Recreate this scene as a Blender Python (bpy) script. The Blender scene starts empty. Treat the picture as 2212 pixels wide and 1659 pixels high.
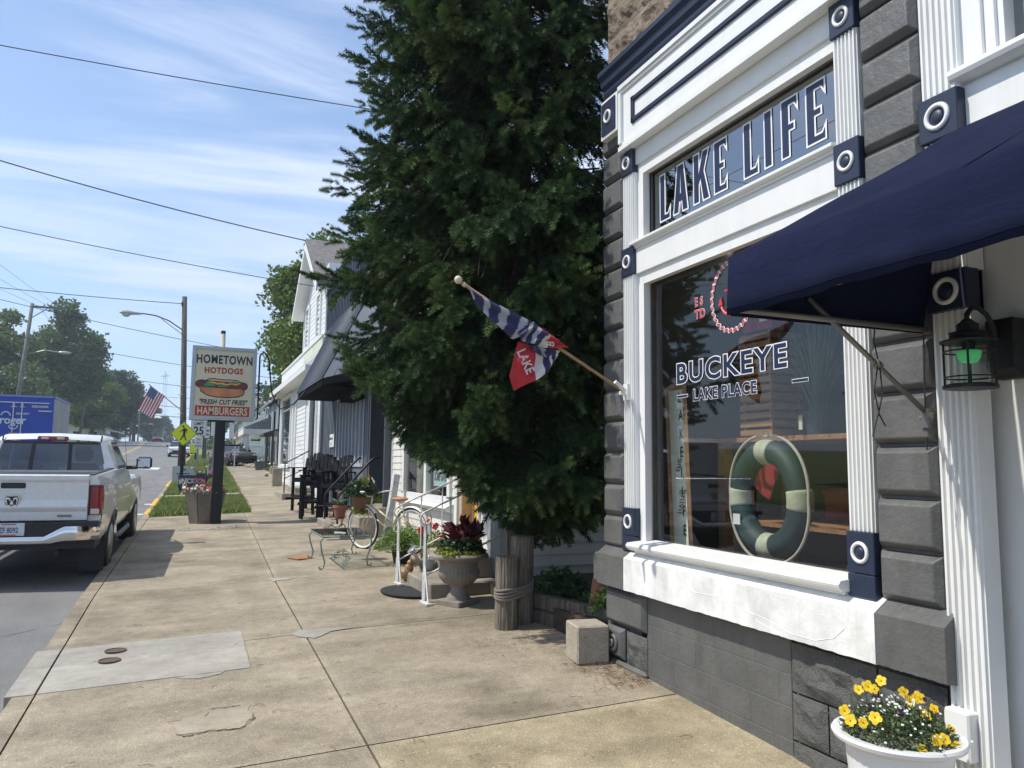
import bpy, bmesh, math, random
import numpy as np
from mathutils import Vector, Matrix
rnd = random.Random(7); nr = np.random.RandomState(11)
S = bpy.context.scene; COL = S.collection; PI = math.pi
# ---------------- camera ----------------
F = 1662.0; CXP, CYP = 1106.0, 829.5
def _n(v): return v/np.linalg.norm(v)
_Y = _n(np.array([410-CXP, 1000-CYP, F])); _Z = _n(np.cross(np.array([1, .011, 0.]), _Y))
if _Z[1] > 0: _Z = -_Z
_X = _n(np.cross(_Y, _Z))
cd = bpy.data.cameras.new('camera'); cam = bpy.data.objects.new('camera', cd); COL.objects.link(cam)
cd.sensor_width = 36; cd.lens = F/2212*36; cd.clip_start = .05; cd.clip_end = 3000
r_ = Vector((_X[0], _Y[0], _Z[0])); u_ = -Vector((_X[1], _Y[1], _Z[1])); b_ = -Vector((_X[2], _Y[2], _Z[2]))
M = Matrix.Identity(4)
for i in range(3): M[i][0] = r_[i]; M[i][1] = u_[i]; M[i][2] = b_[i]
cam.matrix_world = M; S.camera = cam
S.render.resolution_x = 1024; S.render.resolution_y = 768
# ---------------- sun, sky, exposure ----------------
SD = Vector((-1, .30, 1.5)).normalized()
sl = bpy.data.lights.new('sun', 'SUN'); so = bpy.data.objects.new('sun', sl); COL.objects.link(so)
sl.energy = 3.5; sl.angle = math.radians(.55); sl.color = (1, .955, .87)
so.rotation_euler = SD.to_track_quat('Z', 'Y').to_euler()
W = bpy.data.worlds.new("World"); S.world = W; W.use_nodes = True
nt = W.node_tree; nt.nodes.clear()
def wn(t, **k):
    n = nt.nodes.new(t)
    for a, b in k.items(): setattr(n, a, b)
    return n
sky = wn('ShaderNodeTexSky', sky_type='NISHITA', sun_disc=False)
sky.sun_elevation = math.asin(SD.z); sky.sun_rotation = math.atan2(SD.x, SD.y)
sky.air_density = 1.0; sky.dust_density = .7; sky.ozone_density = 1.6; sky.altitude = 200
bg = wn('ShaderNodeBackground'); bg.inputs[1].default_value = .15
tc = wn('ShaderNodeTexCoord'); sep = wn('ShaderNodeSeparateXYZ')
nt.links.new(tc.outputs['Generated'], sep.inputs[0])
def wm(op, a, b=None, c=None):
    n = wn('ShaderNodeMath', operation=op)
    for i, v in enumerate((a, b, c)):
        if v is None: continue
        if isinstance(v, (int, float)): n.inputs[i].default_value = v
        else: nt.links.new(v, n.inputs[i])
    return n.outputs[0]
zz = wm('MAXIMUM', sep.outputs[2], .0); den = wm('ADD', zz, .12)
cu = wm('DIVIDE', sep.outputs[0], den); cv = wm('DIVIDE', sep.outputs[1], den)
cmb = wn('ShaderNodeCombineXYZ'); nt.links.new(cu, cmb.inputs[0]); nt.links.new(cv, cmb.inputs[1])
mp = wn('ShaderNodeMapping'); mp.inputs['Rotation'].default_value = (0, 0, math.radians(-28)); mp.inputs['Scale'].default_value = (.42, 2.0, 1)
mp.inputs['Location'].default_value = (1.7, .6, 0)
nt.links.new(cmb.outputs[0], mp.inputs[0])
n1 = wn('ShaderNodeTexNoise'); n1.inputs['Scale'].default_value = 1.0; n1.inputs['Detail'].default_value = 10; n1.inputs['Roughness'].default_value = .60; n1.inputs['Distortion'].default_value = .7
nt.links.new(mp.outputs[0], n1.inputs[0])
mp2 = wn('ShaderNodeMapping'); mp2.inputs['Scale'].default_value = (.5, .5, 1); nt.links.new(cmb.outputs[0], mp2.inputs[0])
n2 = wn('ShaderNodeTexNoise'); n2.inputs['Scale'].default_value = 1.1; n2.inputs['Detail'].default_value = 3; nt.links.new(mp2.outputs[0], n2.inputs[0])
cr = wn('ShaderNodeMapRange', interpolation_type='SMOOTHSTEP'); nt.links.new(wm('ADD', n1.outputs[0], wm('MULTIPLY', wm('SUBTRACT', n2.outputs[0], .5), .7)), cr.inputs[0])
cr.inputs[1].default_value = .42; cr.inputs[2].default_value = .68; cr.inputs[3].default_value = 0; cr.inputs[4].default_value = .88
mx = wn('ShaderNodeMix', data_type='RGBA'); nt.links.new(cr.outputs[0], mx.inputs[0])
nt.links.new(sky.outputs[0], mx.inputs[6]); mx.inputs[7].default_value = (4.9, 5.3, 6.2, 1)
# thin milky veil low in the sky
hz = wn('ShaderNodeMapRange'); nt.links.new(sep.outputs[2], hz.inputs[0]); hz.inputs[1].default_value = 0; hz.inputs[2].default_value = .45; hz.inputs[3].default_value = .55; hz.inputs[4].default_value = .15
mx2 = wn('ShaderNodeMix', data_type='RGBA'); nt.links.new(hz.outputs[0], mx2.inputs[0]); nt.links.new(mx.outputs[2], mx2.inputs[6]); mx2.inputs[7].default_value = (2.6, 3.75, 5.9, 1)
nt.links.new(mx2.outputs[2], bg.inputs[0])
out = wn('ShaderNodeOutputWorld'); nt.links.new(bg.outputs[0], out.inputs[0])
S.view_settings.view_transform = 'Standard'; S.view_settings.look = 'None'; S.view_settings.exposure = 0.38; S.view_settings.gamma = 1
S.view_settings.use_curve_mapping = False
S.cycles.max_bounces = 8; S.cycles.transparent_max_bounces = 16; S.cycles.caustics_reflective = False; S.cycles.caustics_refractive = False

# ---------------- materials ----------------
class Mat:
    def __init__(s, name):
        s.m = bpy.data.materials.new(name); s.m.use_nodes = True; s.nt = s.m.node_tree
        s.p = s.nt.nodes['Principled BSDF']; s.tc = None
    def n(s, t, **k):
        n = s.nt.nodes.new(t)
        for a, b in k.items(): setattr(n, a, b)
        return n
    def l(s, a, b): s.nt.links.new(a, b)
    def coord(s, scale=(1, 1, 1), rot=(0, 0, 0), world=True):
        if world:
            g = s.n('ShaderNodeNewGeometry'); o = g.outputs['Position']
        else:
            g = s.n('ShaderNodeTexCoord'); o = g.outputs['Object']
        m = s.n('ShaderNodeMapping'); m.inputs['Scale'].default_value = scale; m.inputs['Rotation'].default_value = rot
        s.l(o, m.inputs[0]); return m.outputs[0]
    def noise(s, vec, scale, detail=4, rough=.6, dist=0):
        n = s.n('ShaderNodeTexNoise'); s.l(vec, n.inputs[0]); n.inputs['Scale'].default_value = scale; n.inputs['Detail'].default_value = detail
        n.inputs['Roughness'].default_value = rough; n.inputs['Distortion'].default_value = dist; return n.outputs[0]
    def ramp(s, f, stops):
        r = s.n('ShaderNodeValToRGB'); s.l(f, r.inputs[0]); e = r.color_ramp.elements
        while len(e) < len(stops): e.new(.5)
        for i, (p, c) in enumerate(stops):
            e[i].position = p; e[i].color = (c[0], c[1], c[2], 1) if hasattr(c, '__len__') else (c, c, c, 1)
        return r.outputs[0]
    def mix(s, f, a, b, mode='MIX'):
        m = s.n('ShaderNodeMix', data_type='RGBA', blend_type=mode)
        for i, v in ((0, f), (6, a), (7, b)):
            if hasattr(v, 'is_output'): s.l(v, m.inputs[i])
            elif i == 0: m.inputs[0].default_value = v
            else: m.inputs[i].default_value = (v[0], v[1], v[2], 1)
        return m.outputs[2]
    def math(s, op, a, b=None):
        m = s.n('ShaderNodeMath', operation=op)
        for i, v in enumerate((a, b)):
            if v is None: continue
            if hasattr(v, 'is_output'): s.l(v, m.inputs[i])
            else: m.inputs[i].default_value = v
        return m.outputs[0]
    def bump(s, h, strength=.3, dist=.01):
        b = s.n('ShaderNodeBump'); b.inputs['Strength'].default_value = strength; b.inputs['Distance'].default_value = dist
        s.l(h, b.inputs['Height']); s.l(b.outputs[0], s.p.inputs['Normal'])
    def col(s, c):
        if hasattr(c, 'is_output'): s.l(c, s.p.inputs['Base Color'])
        else: s.p.inputs['Base Color'].default_value = (c[0], c[1], c[2], 1)
    def set(s, **k):
        for a, b in k.items(): s.p.inputs[a.replace('_', ' ')].default_value = b
        return s
MATS = {}
def mat(name, c, rough=.6, metal=0, var=.12, vs=3.0, bump=0, bs=40, bd=.004, world=True, spec=.5, stretch=(1, 1, 1), coat=0):
    """plain paint-like material with soft procedural variation"""
    if name in MATS: return MATS[name]
    m = Mat(name); v = m.coord(scale=stretch, world=world)
    a = m.noise(v, vs, 5); d = [x*(1-var) for x in c]; l = [min(1, x*(1+var)) for x in c]
    m.col(m.ramp(a, [(.3, d), (.7, l)]))
    m.set(Roughness=rough, Metallic=metal); m.p.inputs['Specular IOR Level'].default_value = spec
    if coat: m.set(Coat_Weight=coat, Coat_Roughness=.05)
    if bump: m.bump(m.noise(v, bs, 4), bump, bd)
    MATS[name] = m.m; return m.m
# ---------------- mesh helpers ----------------
WORLD = set()   # things whose parts are modelled in scene coordinates
def origin(o):
    v = Vector((0, 0, 0)); w = False
    while o is not None:
        v += o.location
        if o in WORLD: w = True
        o = o.parent
    return v, w
def thing(name, label, cat, loc=(0, 0, 0), rz=0, group=None, world=True):
    o = bpy.data.objects.new(name, None); COL.objects.link(o); o.location = loc; o.rotation_euler = (0, 0, rz); o.empty_display_size = .1
    o['label'] = label; o['category'] = cat
    if group: o['group'] = group
    if world: WORLD.add(o)
    return o
def tag(o, label=None, cat=None, group=None, kind=None):
    if label: o['label'] = label
    if cat: o['category'] = cat
    if group: o['group'] = group
    if kind: o['kind'] = kind
    return o
class MB:
    def __init__(s): s.v = []; s.f = []; s.mi = []; s.cur = 0
    def add(s, vs, fs):
        b = len(s.v); s.v += [tuple(p) for p in vs]; s.f += [tuple(b+i for i in f) for f in fs]; s.mi += [s.cur]*len(fs); return s
    def box(s, x0, x1, y0, y1, z0, z1, M=None):
        vs = [(x, y, z) for x in (x0, x1) for y in (y0, y1) for z in (z0, z1)]
        if M is not None: vs = [M @ Vector(p) for p in vs]
        return s.add(vs, [(0, 1, 3, 2), (4, 6, 7, 5), (0, 4, 5, 1), (2, 3, 7, 6), (0, 2, 6, 4), (1, 5, 7, 3)])
    def bbox(s, x0, x1, y0, y1, z0, z1, b=.01, M=None):
        """box with chamfered edges"""
        cx, cy, cz = (x0+x1)/2, (y0+y1)/2, (z0+z1)/2; hx, hy, hz = abs(x1-x0)/2, abs(y1-y0)/2, abs(z1-z0)/2; b = min(b, hx*.9, hy*.9, hz*.9)
        bm = bmesh.new(); bmesh.ops.create_cube(bm, size=1)
        for v in bm.verts: v.co = Vector((v.co.x*2*hx, v.co.y*2*hy, v.co.z*2*hz))
        bmesh.ops.bevel(bm, geom=bm.edges[:], offset=b, segments=1, affect='EDGES')
        vs = [v.co+Vector((cx, cy, cz)) for v in bm.verts]
        if M is not None: vs = [M @ p for p in vs]
        s.add(vs, [[v.index for v in f.verts] for f in bm.faces]); bm.free(); return s
    def prism(s, poly, axis, a, b, M=None):
        """poly: 2D points in the plane normal to axis; extruded a..b"""
        def P(p, t):
            if axis == 'x': return (t, p[0], p[1])
            if axis == 'y': return (p[0], t, p[1])
            return (p[0], p[1], t)
        n = len(poly); vs = [P(p, a) for p in poly]+[P(p, b) for p in poly]
        if M is not None: vs = [M @ Vector(p) for p in vs]
        fs = [tuple(range(n))[::-1], tuple(range(n, 2*n))]+[(i, (i+1) % n, n+(i+1) % n, n+i) for i in range(n)]
        return s.add(vs, fs)
    def quad(s, *p): return s.add(p, [tuple(range(len(p)))])
    def tube(s, pts, r, n=8, cap=True, closed=False):
        pts = [Vector(p) for p in pts]; k = len(pts); rs = r if hasattr(r, '__len__') else [r]*k
        vs = []; up = Vector((.013, .03, 1)); last = None
        for i, p in enumerate(pts):
            if closed: t = pts[(i+1) % k]-pts[i-1]
            else: t = pts[min(i+1, k-1)]-pts[max(i-1, 0)]
            if t.length < 1e-9: t = Vector((0, 0, 1))
            t.normalize()
            if last is None:
                a = t.cross(up)
                if a.length < .1: a = t.cross(Vector((1, 0, 0)))
            else: a = last-t*last.dot(t)
            a.normalize(); last = a; bb = t.cross(a)
            for j in range(n):
                th = 2*PI*j/n; vs.append(p+(a*math.cos(th)+bb*math.sin(th))*rs[i])
        fs = []; m = k if closed else k-1
        for i in range(m):
            for j in range(n):
                i2 = (i+1) % k; fs.append((i*n+j, i*n+(j+1) % n, i2*n+(j+1) % n, i2*n+j))
        if cap and not closed: fs += [tuple(range(n))[::-1], tuple((k-1)*n+j for j in range(n))]
        return s.add(vs, fs)
    def lathe(s, prof, c, n=24, M=None, flute=0, fl=(0, 0), fn=0):
        vs = []
        for (r, z) in prof:
            for j in range(n):
                th = 2*PI*j/n; rr = r
                if flute and fl[0] <= z <= fl[1]: rr = r*(1+flute*abs(math.sin(fn*th/2)))
                p = Vector((rr*math.cos(th), rr*math.sin(th), z))
                if M is not None: p = M @ p
                vs.append(p+Vector(c))
        k = len(prof); fs = []
        for i in range(k-1):
            for j in range(n): fs.append((i*n+j, i*n+(j+1) % n, (i+1)*n+(j+1) % n, (i+1)*n+j))
        fs += [tuple(range(n))[::-1], tuple((k-1)*n+j for j in range(n))]
        return s.add(vs, fs)
    def ball(s, c, r, n=12, sc=(1, 1, 1)):
        pr = [(max(1e-4, math.sin(PI*i/8)), -math.cos(PI*i/8)) for i in range(9)]; vs = []
        for (a, z) in pr:
            for j in range(n):
                th = 2*PI*j/n; vs.append((c[0]+a*math.cos(th)*r*sc[0], c[1]+a*math.sin(th)*r*sc[1], c[2]+z*r*sc[2]))
        fs = [(i*n+j, i*n+(j+1) % n, (i+1)*n+(j+1) % n, (i+1)*n+j) for i in range(8) for j in range(n)]
        return s.add(vs, fs)
    def ico(s, c, r, sub=2, sc=(1, 1, 1), jit=.0, seed=0):
        bm = bmesh.new(); bmesh.ops.create_icosphere(bm, subdivisions=sub, radius=1); q = random.Random(seed)
        ph = [(q.uniform(1, 3), q.uniform(0, 6), q.uniform(1, 3), q.uniform(0, 6)) for _ in range(3)]
        vs = []
        for v in bm.verts:
            d = v.co.normalized(); k = 1+jit*(math.sin(d.x*ph[0][0]*2+ph[0][1])+math.sin(d.y*ph[1][0]*3+ph[1][1])+math.sin(d.z*ph[2][0]*3+ph[2][1]))+q.uniform(-.3, .3)*jit
            vs.append((c[0]+d.x*r*sc[0]*k, c[1]+d.y*r*sc[1]*k, c[2]+d.z*r*sc[2]*k))
        s.add(vs, [[v.index for v in f.verts] for f in bm.faces]); bm.free(); return s
    def build(s, name, mats, parent=None, smooth=False, bevel=0, label=None, auto=None):
        me = bpy.data.meshes.new(name); off, w = origin(parent)
        vs = s.v
        if w: vs = [(p[0]-off.x, p[1]-off.y, p[2]-off.z) for p in vs]
        me.from_pydata(vs, [], s.f); me.update()
        if not isinstance(mats, (list, tuple)): mats = [mats]
        for m in mats: me.materials.append(m)
        if len(mats) > 1: me.polygons.foreach_set('material_index', s.mi)
        bm = bmesh.new(); bm.from_mesh(me); bmesh.ops.recalc_face_normals(bm, faces=bm.faces); bm.to_mesh(me); bm.free()
        if smooth or auto:
            me.polygons.foreach_set('use_smooth', [True]*len(me.polygons))
            if auto: me.set_sharp_from_angle(angle=math.radians(auto))
        o = bpy.data.objects.new(name, me); COL.objects.link(o)
        if parent is not None: o.parent = parent
        if bevel:
            b = o.modifiers.new('bevel', 'BEVEL'); b.width = bevel; b.segments = 2; b.limit_method = 'ANGLE'
        if label: o['label'] = label
        return o
def npmesh(name, V, Fc, mats, parent=None, smooth=False, mi=None, col=None):
    V = np.asarray(V, dtype=np.float32).reshape(-1, 3); Fc = np.asarray(Fc, dtype=np.int32); k = Fc.shape[1]; n = Fc.shape[0]
    off, w = origin(parent)
    if w: V = V-np.array(off, dtype=np.float32)
    me = bpy.data.meshes.new(name); me.vertices.add(len(V)); me.vertices.foreach_set('co', V.ravel())
    me.loops.add(n*k); me.loops.foreach_set('vertex_index', Fc.ravel()); me.polygons.add(n)
    me.polygons.foreach_set('loop_start', np.arange(0, n*k, k, dtype=np.int32)); me.polygons.foreach_set('loop_total', np.full(n, k, dtype=np.int32))
    if not isinstance(mats, (list, tuple)): mats = [mats]
    for m in mats: me.materials.append(m)
    if mi is not None: me.polygons.foreach_set('material_index', np.asarray(mi, dtype=np.int32))
    if smooth: me.polygons.foreach_set('use_smooth', [True]*n)
    me.update(calc_edges=True)
    if col is not None:
        a = me.color_attributes.new('tint', 'FLOAT_COLOR', 'POINT'); c = np.ones((len(V), 4), dtype=np.float32); c[:, 0] = col; c[:, 1] = col; c[:, 2] = col
        a.data.foreach_set('color', c.ravel())
    o = bpy.data.objects.new(name, me); COL.objects.link(o)
    if parent is not None: o.parent = parent
    return o
def copy_tree(o, parent=None):
    c = o.copy(); COL.objects.link(c); c.parent = parent
    if o in WORLD: WORLD.add(c)
    for ch in [x for x in bpy.data.objects if x.parent == o]: copy_tree(ch, c)
    return c
def text(name, body, m, mtx, size=.1, off=0, ext=.001, sx=1, shear=0, parent=None, spacing=1, align='LEFT'):
    """lettering as its own mesh; mtx maps the text plane into the scene"""
    c = bpy.data.curves.new(name, 'FONT'); c.body = body; c.size = size; c.offset = off; c.extrude = ext; c.shear = shear; c.space_character = spacing; c.align_x = align; c.resolution_u = 3
    t = bpy.data.objects.new(name, c); COL.objects.link(t); dg = bpy.context.evaluated_depsgraph_get(); dg.update()
    me = bpy.data.meshes.new_from_object(t.evaluated_get(dg)); bpy.data.objects.remove(t); me.name = name
    me.transform(mtx @ Matrix.Diagonal((sx, 1, 1, 1)))
    o_, w = origin(parent)
    if w: me.transform(Matrix.Translation(-o_))
    me.materials.clear(); me.materials.append(m)
    o = bpy.data.objects.new(name, me); COL.objects.link(o)
    if parent is not None: o.parent = parent
    return o
def frame(o, x, y):
    """matrix from origin o, text direction x, up direction y"""
    x = Vector(x).normalized(); y = Vector(y); y = (y-x*y.dot(x)).normalized(); z = x.cross(y); m = Matrix.Identity(4)
    for i in range(3): m[i][0] = x[i]; m[i][1] = y[i]; m[i][2] = z[i]; m[i][3] = o[i]
    return m
def polycurve(name, polys, m, mtx, off=0, ext=.001, parent=None):
    c = bpy.data.curves.new(name, 'CURVE'); c.dimensions = '2D'; c.fill_mode = 'BOTH'; c.offset = off; c.extrude = ext
    for p in polys:
        s = c.splines.new('POLY'); s.points.add(len(p)-1)
        for i, q in enumerate(p): s.points[i].co = (q[0], q[1], 0, 1)
        s.use_cyclic_u = True
    t = bpy.data.objects.new(name, c); COL.objects.link(t); dg = bpy.context.evaluated_depsgraph_get(); dg.update()
    me = bpy.data.meshes.new_from_object(t.evaluated_get(dg)); bpy.data.objects.remove(t)
    me.transform(mtx); o_, w = origin(parent)
    if w: me.transform(Matrix.Translation(-o_))
    me.materials.clear(); me.materials.append(m); me.name = name
    o = bpy.data.objects.new(name, me); COL.objects.link(o)
    if parent is not None: o.parent = parent
    return o
# ---------------- terrain functions (eye height is z = 0) ----------------
def interp(x, pts):
    if x <= pts[0][0]: return pts[0][1]
    for (a, b), (c, d) in zip(pts, pts[1:]):
        if x <= c: return b+(d-b)*(x-a)/(c-a)
    return pts[-1][1]
GP = [(-40, -3.25), (0, -1.85), (32, -.698), (80, .79), (150, 3.59), (168, 4.15), (180, 4.36), (195, 4.3), (260, 2.5), (1200, 2.5)]
OFF = [(10, 0), (33, .40), (60, .87), (76, 1.06), (110, .6), (180, -2.2), (260, -6), (1200, -6)]
def gp(y): return interp(y, GP)
def off(y): return interp(y, OFF)
def gz(x, y):   # pavement level
    return gp(y)+.04*max(-1.04, min(x-off(y), 3.3))
def rz_(x, y):  # carriageway level
    d = max(0, min(-1.04-(x-off(y)), 11.4)); c = .018*(5.7-abs(d-5.7))
    return gp(y)-.0416-.10+c
# ================= ground, road, pavement =================
def m_asphalt():
    m = Mat('asphalt'); v = m.coord(); a = m.noise(v, 1.1, 5); b = m.noise(v, 190, 3, .8); c = m.noise(m.coord(scale=(1, .12, 1)), 1.6, 3)
    f = m.math('ADD', m.math('MULTIPLY', a, .5), m.math('MULTIPLY', c, .5))
    base = m.ramp(f, [(.35, (.14, .14, .14)), (.65, (.21, .205, .195))])
    sp = m.ramp(b, [(.36, .45), (.5, 1), (.66, 1.75)])
    v2 = m.n('ShaderNodeTexVoronoi', feature='DISTANCE_TO_EDGE'); m.l(m.coord(scale=(.35, .22, 1)), v2.inputs[0])
    v2.inputs['Scale'].default_value = 1; ck = m.math('ADD', v2.outputs['Distance'], m.math('MULTIPLY', m.noise(v, 3, 5), .03))
    ckr = m.ramp(ck, [(.016, .55), (.022, 1)])
    m.col(m.mix(1, m.mix(1, base, sp, 'MULTIPLY'), ckr, 'MULTIPLY')); m.set(Roughness=.85); m.bump(b, .5, .006); return m.m
def m_concrete(name, lo, hi, speck=.55, attr=False, stain=.25):
    m = Mat(name); v = m.coord(); a = m.noise(v, 1.6, 6, .62); b = m.noise(v, 95, 3, .85); c = m.noise(v, 11, 5, .6); e = m.noise(v, 260, 2, .8)
    base = m.ramp(a, [(.32, lo), (.68, hi)])
    base = m.mix(speck, base, m.ramp(b, [(.3, (.35, .33, .3)), (.5, (1, 1, 1)), (.64, (1.25, 1.22, 1.15)), (.72, (2.0, 1.95, 1.85))]), 'MULTIPLY')
    base = m.mix(speck*.8, base, m.ramp(e, [(.3, .55), (.5, 1), (.7, 1.4)]), 'MULTIPLY')
    base = m.mix(stain, base, m.ramp(c, [(.3, .52), (.55, 1), (.75, 1.2)]), 'MULTIPLY')
    st = m.noise(m.coord(scale=(.35, 1.6, 1)), 1.7, 4, .6)
    base = m.mix(.5, base, m.ramp(st, [(.36, .68), (.55, 1.05)]), 'MULTIPLY')
    if attr:
        vo = m.n('ShaderNodeTexVoronoi'); m.l(v, vo.inputs[0]); vo.inputs['Scale'].default_value = 42; pb = m.math('LESS_THAN', vo.outputs['Distance'], .20); sel = m.math('GREATER_THAN', m.noise(v, 33, 1), .56)
        base = m.mix(m.math('MULTIPLY', pb, m.math('MULTIPLY', sel, .75)), base, (.60, .55, .46)); sel2 = m.math('LESS_THAN', m.noise(v, 37, 1), .40); base = m.mix(m.math('MULTIPLY', pb, m.math('MULTIPLY', sel2, .55)), base, (.11, .085, .06))
        at = m.n('ShaderNodeAttribute', attribute_name='tint'); base = m.mix(1, base, at.outputs[0], 'MULTIPLY')
        v3 = m.n('ShaderNodeTexVoronoi'); m.l(v, v3.inputs[0]); v3.inputs['Scale'].default_value = 2.6; v3.inputs['Randomness'].default_value = 1; gs = m.math('LESS_THAN', m.math('ADD', v3.outputs['Distance'], m.math('MULTIPLY', m.noise(v, 25, 3), .03)), .062); base = m.mix(m.math('MULTIPLY', gs, .5), base, (.07, .055, .04))
        oil = m.noise(v, .8, 3, .5); base = m.mix(.55, base, m.ramp(oil, [(.30, .62), (.46, 1)]), 'MULTIPLY')
    m.col(base); m.set(Roughness=.88); m.bump(b, .35, .004); return m.m
def m_grass():
    m = Mat('lawn'); v = m.coord(); a = m.noise(v, .5, 5, .7); b = m.noise(v, 30, 4, .8)
    f = m.math('ADD', m.math('MULTIPLY', a, .6), m.math('MULTIPLY', b, .4))
    m.col(m.ramp(f, [(.32, (.10, .135, .035)), (.5, (.18, .22, .06)), (.66, (.26, .29, .10))])); m.set(Roughness=.9); m.bump(b, .8, .05); return m.m
ASPH = m_asphalt(); CONC = m_concrete('pavement_concrete', (.262, .218, .152), (.405, .345, .255), speck=.9, attr=True, stain=.4)
CONL = m_concrete('light_concrete', (.30, .28, .24), (.41, .385, .335), speck=.4, stain=.3)
STEPC = m_concrete('step_concrete', (.24, .205, .16), (.36, .32, .26), speck=.4)
DARKG = mat('joint_dirt', (.06, .042, .028), .95, var=.5, vs=20); LAWN = m_grass()
YPAINT = mat('kerb_yellow', (.66, .40, .06), .75, var=.35, vs=9); WPAINT = mat('road_white', (.62, .62, .6), .8, var=.3, vs=6)
YLINE = mat('line_yellow', (.5, .36, .12), .8, var=.3, vs=4)
ys = list(np.arange(-12, 40, 1.0))+list(np.arange(40, 160, 4.0))+list(np.arange(160, 200, 2.0))+[210, 230, 260, 330, 440]
def sheet(name, xs, ys, zf, m, xoff=True, **k):
    b = MB(); nx = len(xs)
    for y in ys:
        for x in xs:
            X = x+(off(y) if xoff else 0); b.v.append((X, y, zf(X, y)))
    for j in range(len(ys)-1):
        for i in range(nx-1):
            q = j*nx+i; b.f.append((q, q+1, q+nx+1, q+nx)); b.mi.append(0)
    o = b.build(name, m, smooth=True); tag(o, kind='structure', **k); return o
def zterr(x, y):
    u = x-off(y); z = gp(y)-.30
    if u > 3.5: z = gp(y)+.115+.0*(u-3.5)
    if u < -12.6: z = gp(y)-.02+min(1.2, .03*(-12.6-u))
    return z
sheet('ground', [-400, -200, -120, -60, -30, -20, -14, -12.7, -12.5, -6, 0, 3.2, 3.6, 8, 14, 30, 60, 120, 200, 400], ys, zterr, LAWN)
road = sheet('road', [-12.5, -9.6, -6.7, -4, -2.2, -1.05], ys, rz_, ASPH)
# cross street / drive on the right at y~41..47
def drv(x, y): return gp(y)+.127
sheet('driveway', [3.1, 7, 14, 30], list(np.arange(26.9, 29.6, .9)), drv, CONL)
# centre line and crosswalk
def strip(name, x0, x1, y0, y1, zf, m, dz=.004, n=12, **k):
    b = MB(); st = [y0+(y1-y0)*i/n for i in range(n+1)]
    for y in st: b.v += [(x0+off(y), y, zf(x0+off(y), y)+dz), (x1+off(y), y, zf(x1+off(y), y)+dz)]
    for i in range(n): b.f.append((2*i, 2*i+1, 2*i+3, 2*i+2)); b.mi.append(0)
    o = b.build(name, m); tag(o, kind='structure'); return o
for a, b_ in ((-6.95, -6.83), (-6.68, -6.56)): strip('centre_line', a, b_, 30, 176, rz_, YLINE, n=60)
strip('crosswalk_line', -12.4, -1.1, 20.6, 20.85, rz_, WPAINT, n=1); strip('crosswalk_line', -12.4, -1.1, 23.4, 23.65, rz_, WPAINT, n=1)
strip('stop_marking', -5.6, -2.2, 46, 49, rz_, WPAINT, .004, 2)
# pavement slabs
slabs = MB(); tint = []
def slab(x0, x1, y0, y1, t=1.0, b=.006, th=.10, dz=0):
    e = .055 if (y1-y0 > 1.2 and x1-x0 > .5 and y0 < 19) else 0
    ysl = [y0+b]+([y0+b+e] if e else [])+[y0+(y1-y0)*i/5 for i in range(1, 5)]+([y1-b-e] if e else [])+[y1-b]; xsl = [x0+b]+([x0+b+e, x1-b-e] if e else [])+[x1-b]
    for i in range(len(ysl)-1):
        for j in range(len(xsl)-1):
            ya, yb, xa, xb = ysl[i], ysl[i+1], xsl[j], xsl[j+1]; bd = e and (i in (0, len(ysl)-2) or j in (0, len(xsl)-2)); P = []
            for (x, y) in ((xa, ya), (xb, ya), (xb, yb), (xa, yb)): X = x+off(y); P.append((X, y, gz(X, y)+dz))
            slabs.add(P, [(0, 1, 2, 3)]); tint.extend([t*(1.09 if bd else 1)]*4)
    P = [(x+off(y), y, gz(x+off(y), y)+dz) for (x, y) in ((x0+b, y0+b), (x1-b, y0+b), (x1-b, y1-b), (x0+b, y1-b))]; Q = [(p[0], p[1], p[2]-th) for p in P]; slabs.add(P+Q, [(0, 4, 5, 1), (1, 5, 6, 2), (2, 6, 7, 3), (3, 7, 4, 0)]); tint.extend([t*.7]*8)
jy = [-9.2, -6.4, -3.6, -.8, 1.95, 4.68, 7.4, 10.2, 13.0, 15.9, 18.9]
patch = (6.52, 7.78)
for a, c in zip(jy, jy[1:]):
    t = rnd.uniform(.93, 1.05)
    slab(-.93, 1.05, a, c, t, b=.007 if a < 8 else .005)
    tt = 1.15 if a == 1.95 else (.93 if a in (4.68, 7.4) else rnd.uniform(.95, 1.05))
    slab(1.05, 3.6, a, c, tt, b=.007 if a < 8 else .005)
    slab(-1.08, -.93, a, c, t)
y = 18.9; k = 0
while y < 168:
    st = 1.55 if y < 60 else 6
    slab(1.22, 3.0, y, y+st, rnd.uniform(.9, 1.06), b=.006); k += 1
    y += st
yy = 18.9
while yy < 180:
    e = yy+(3 if yy < 60 else 9); slab(-1.08, -.93, yy, e, 1.05, b=.004); yy = e
for (a, c) in ((24.15, 25.35),): slab(-.9, 1.2, a, c, 1.1, b=.01)
slab(3.0, 3.5, 18.9, 22.6, 1.05); slab(3.0, 3.2, 22.6, 26.6, 1.0)
so_ = slabs.build('sidewalk', CONC)
ca = so_.data.color_attributes.new('tint', 'FLOAT_COLOR', 'POINT')
arr = np.ones((len(slabs.v), 4), dtype=np.float32); arr[:, :3] = np.array(tint, dtype=np.float32)[:, None]; arr[:, 2] *= np.where(np.array(tint) > 1.12, .90, 1)
ca.data.foreach_set('color', arr.ravel()); tag(so_, kind='structure')
def under(x, y): return gz(x, y)-.022
sheet('joint_filling', [-1.04, -.9, 1.05, 3.6], list(np.arange(-12, 19.2, 1.0)), under, DARKG)
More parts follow.
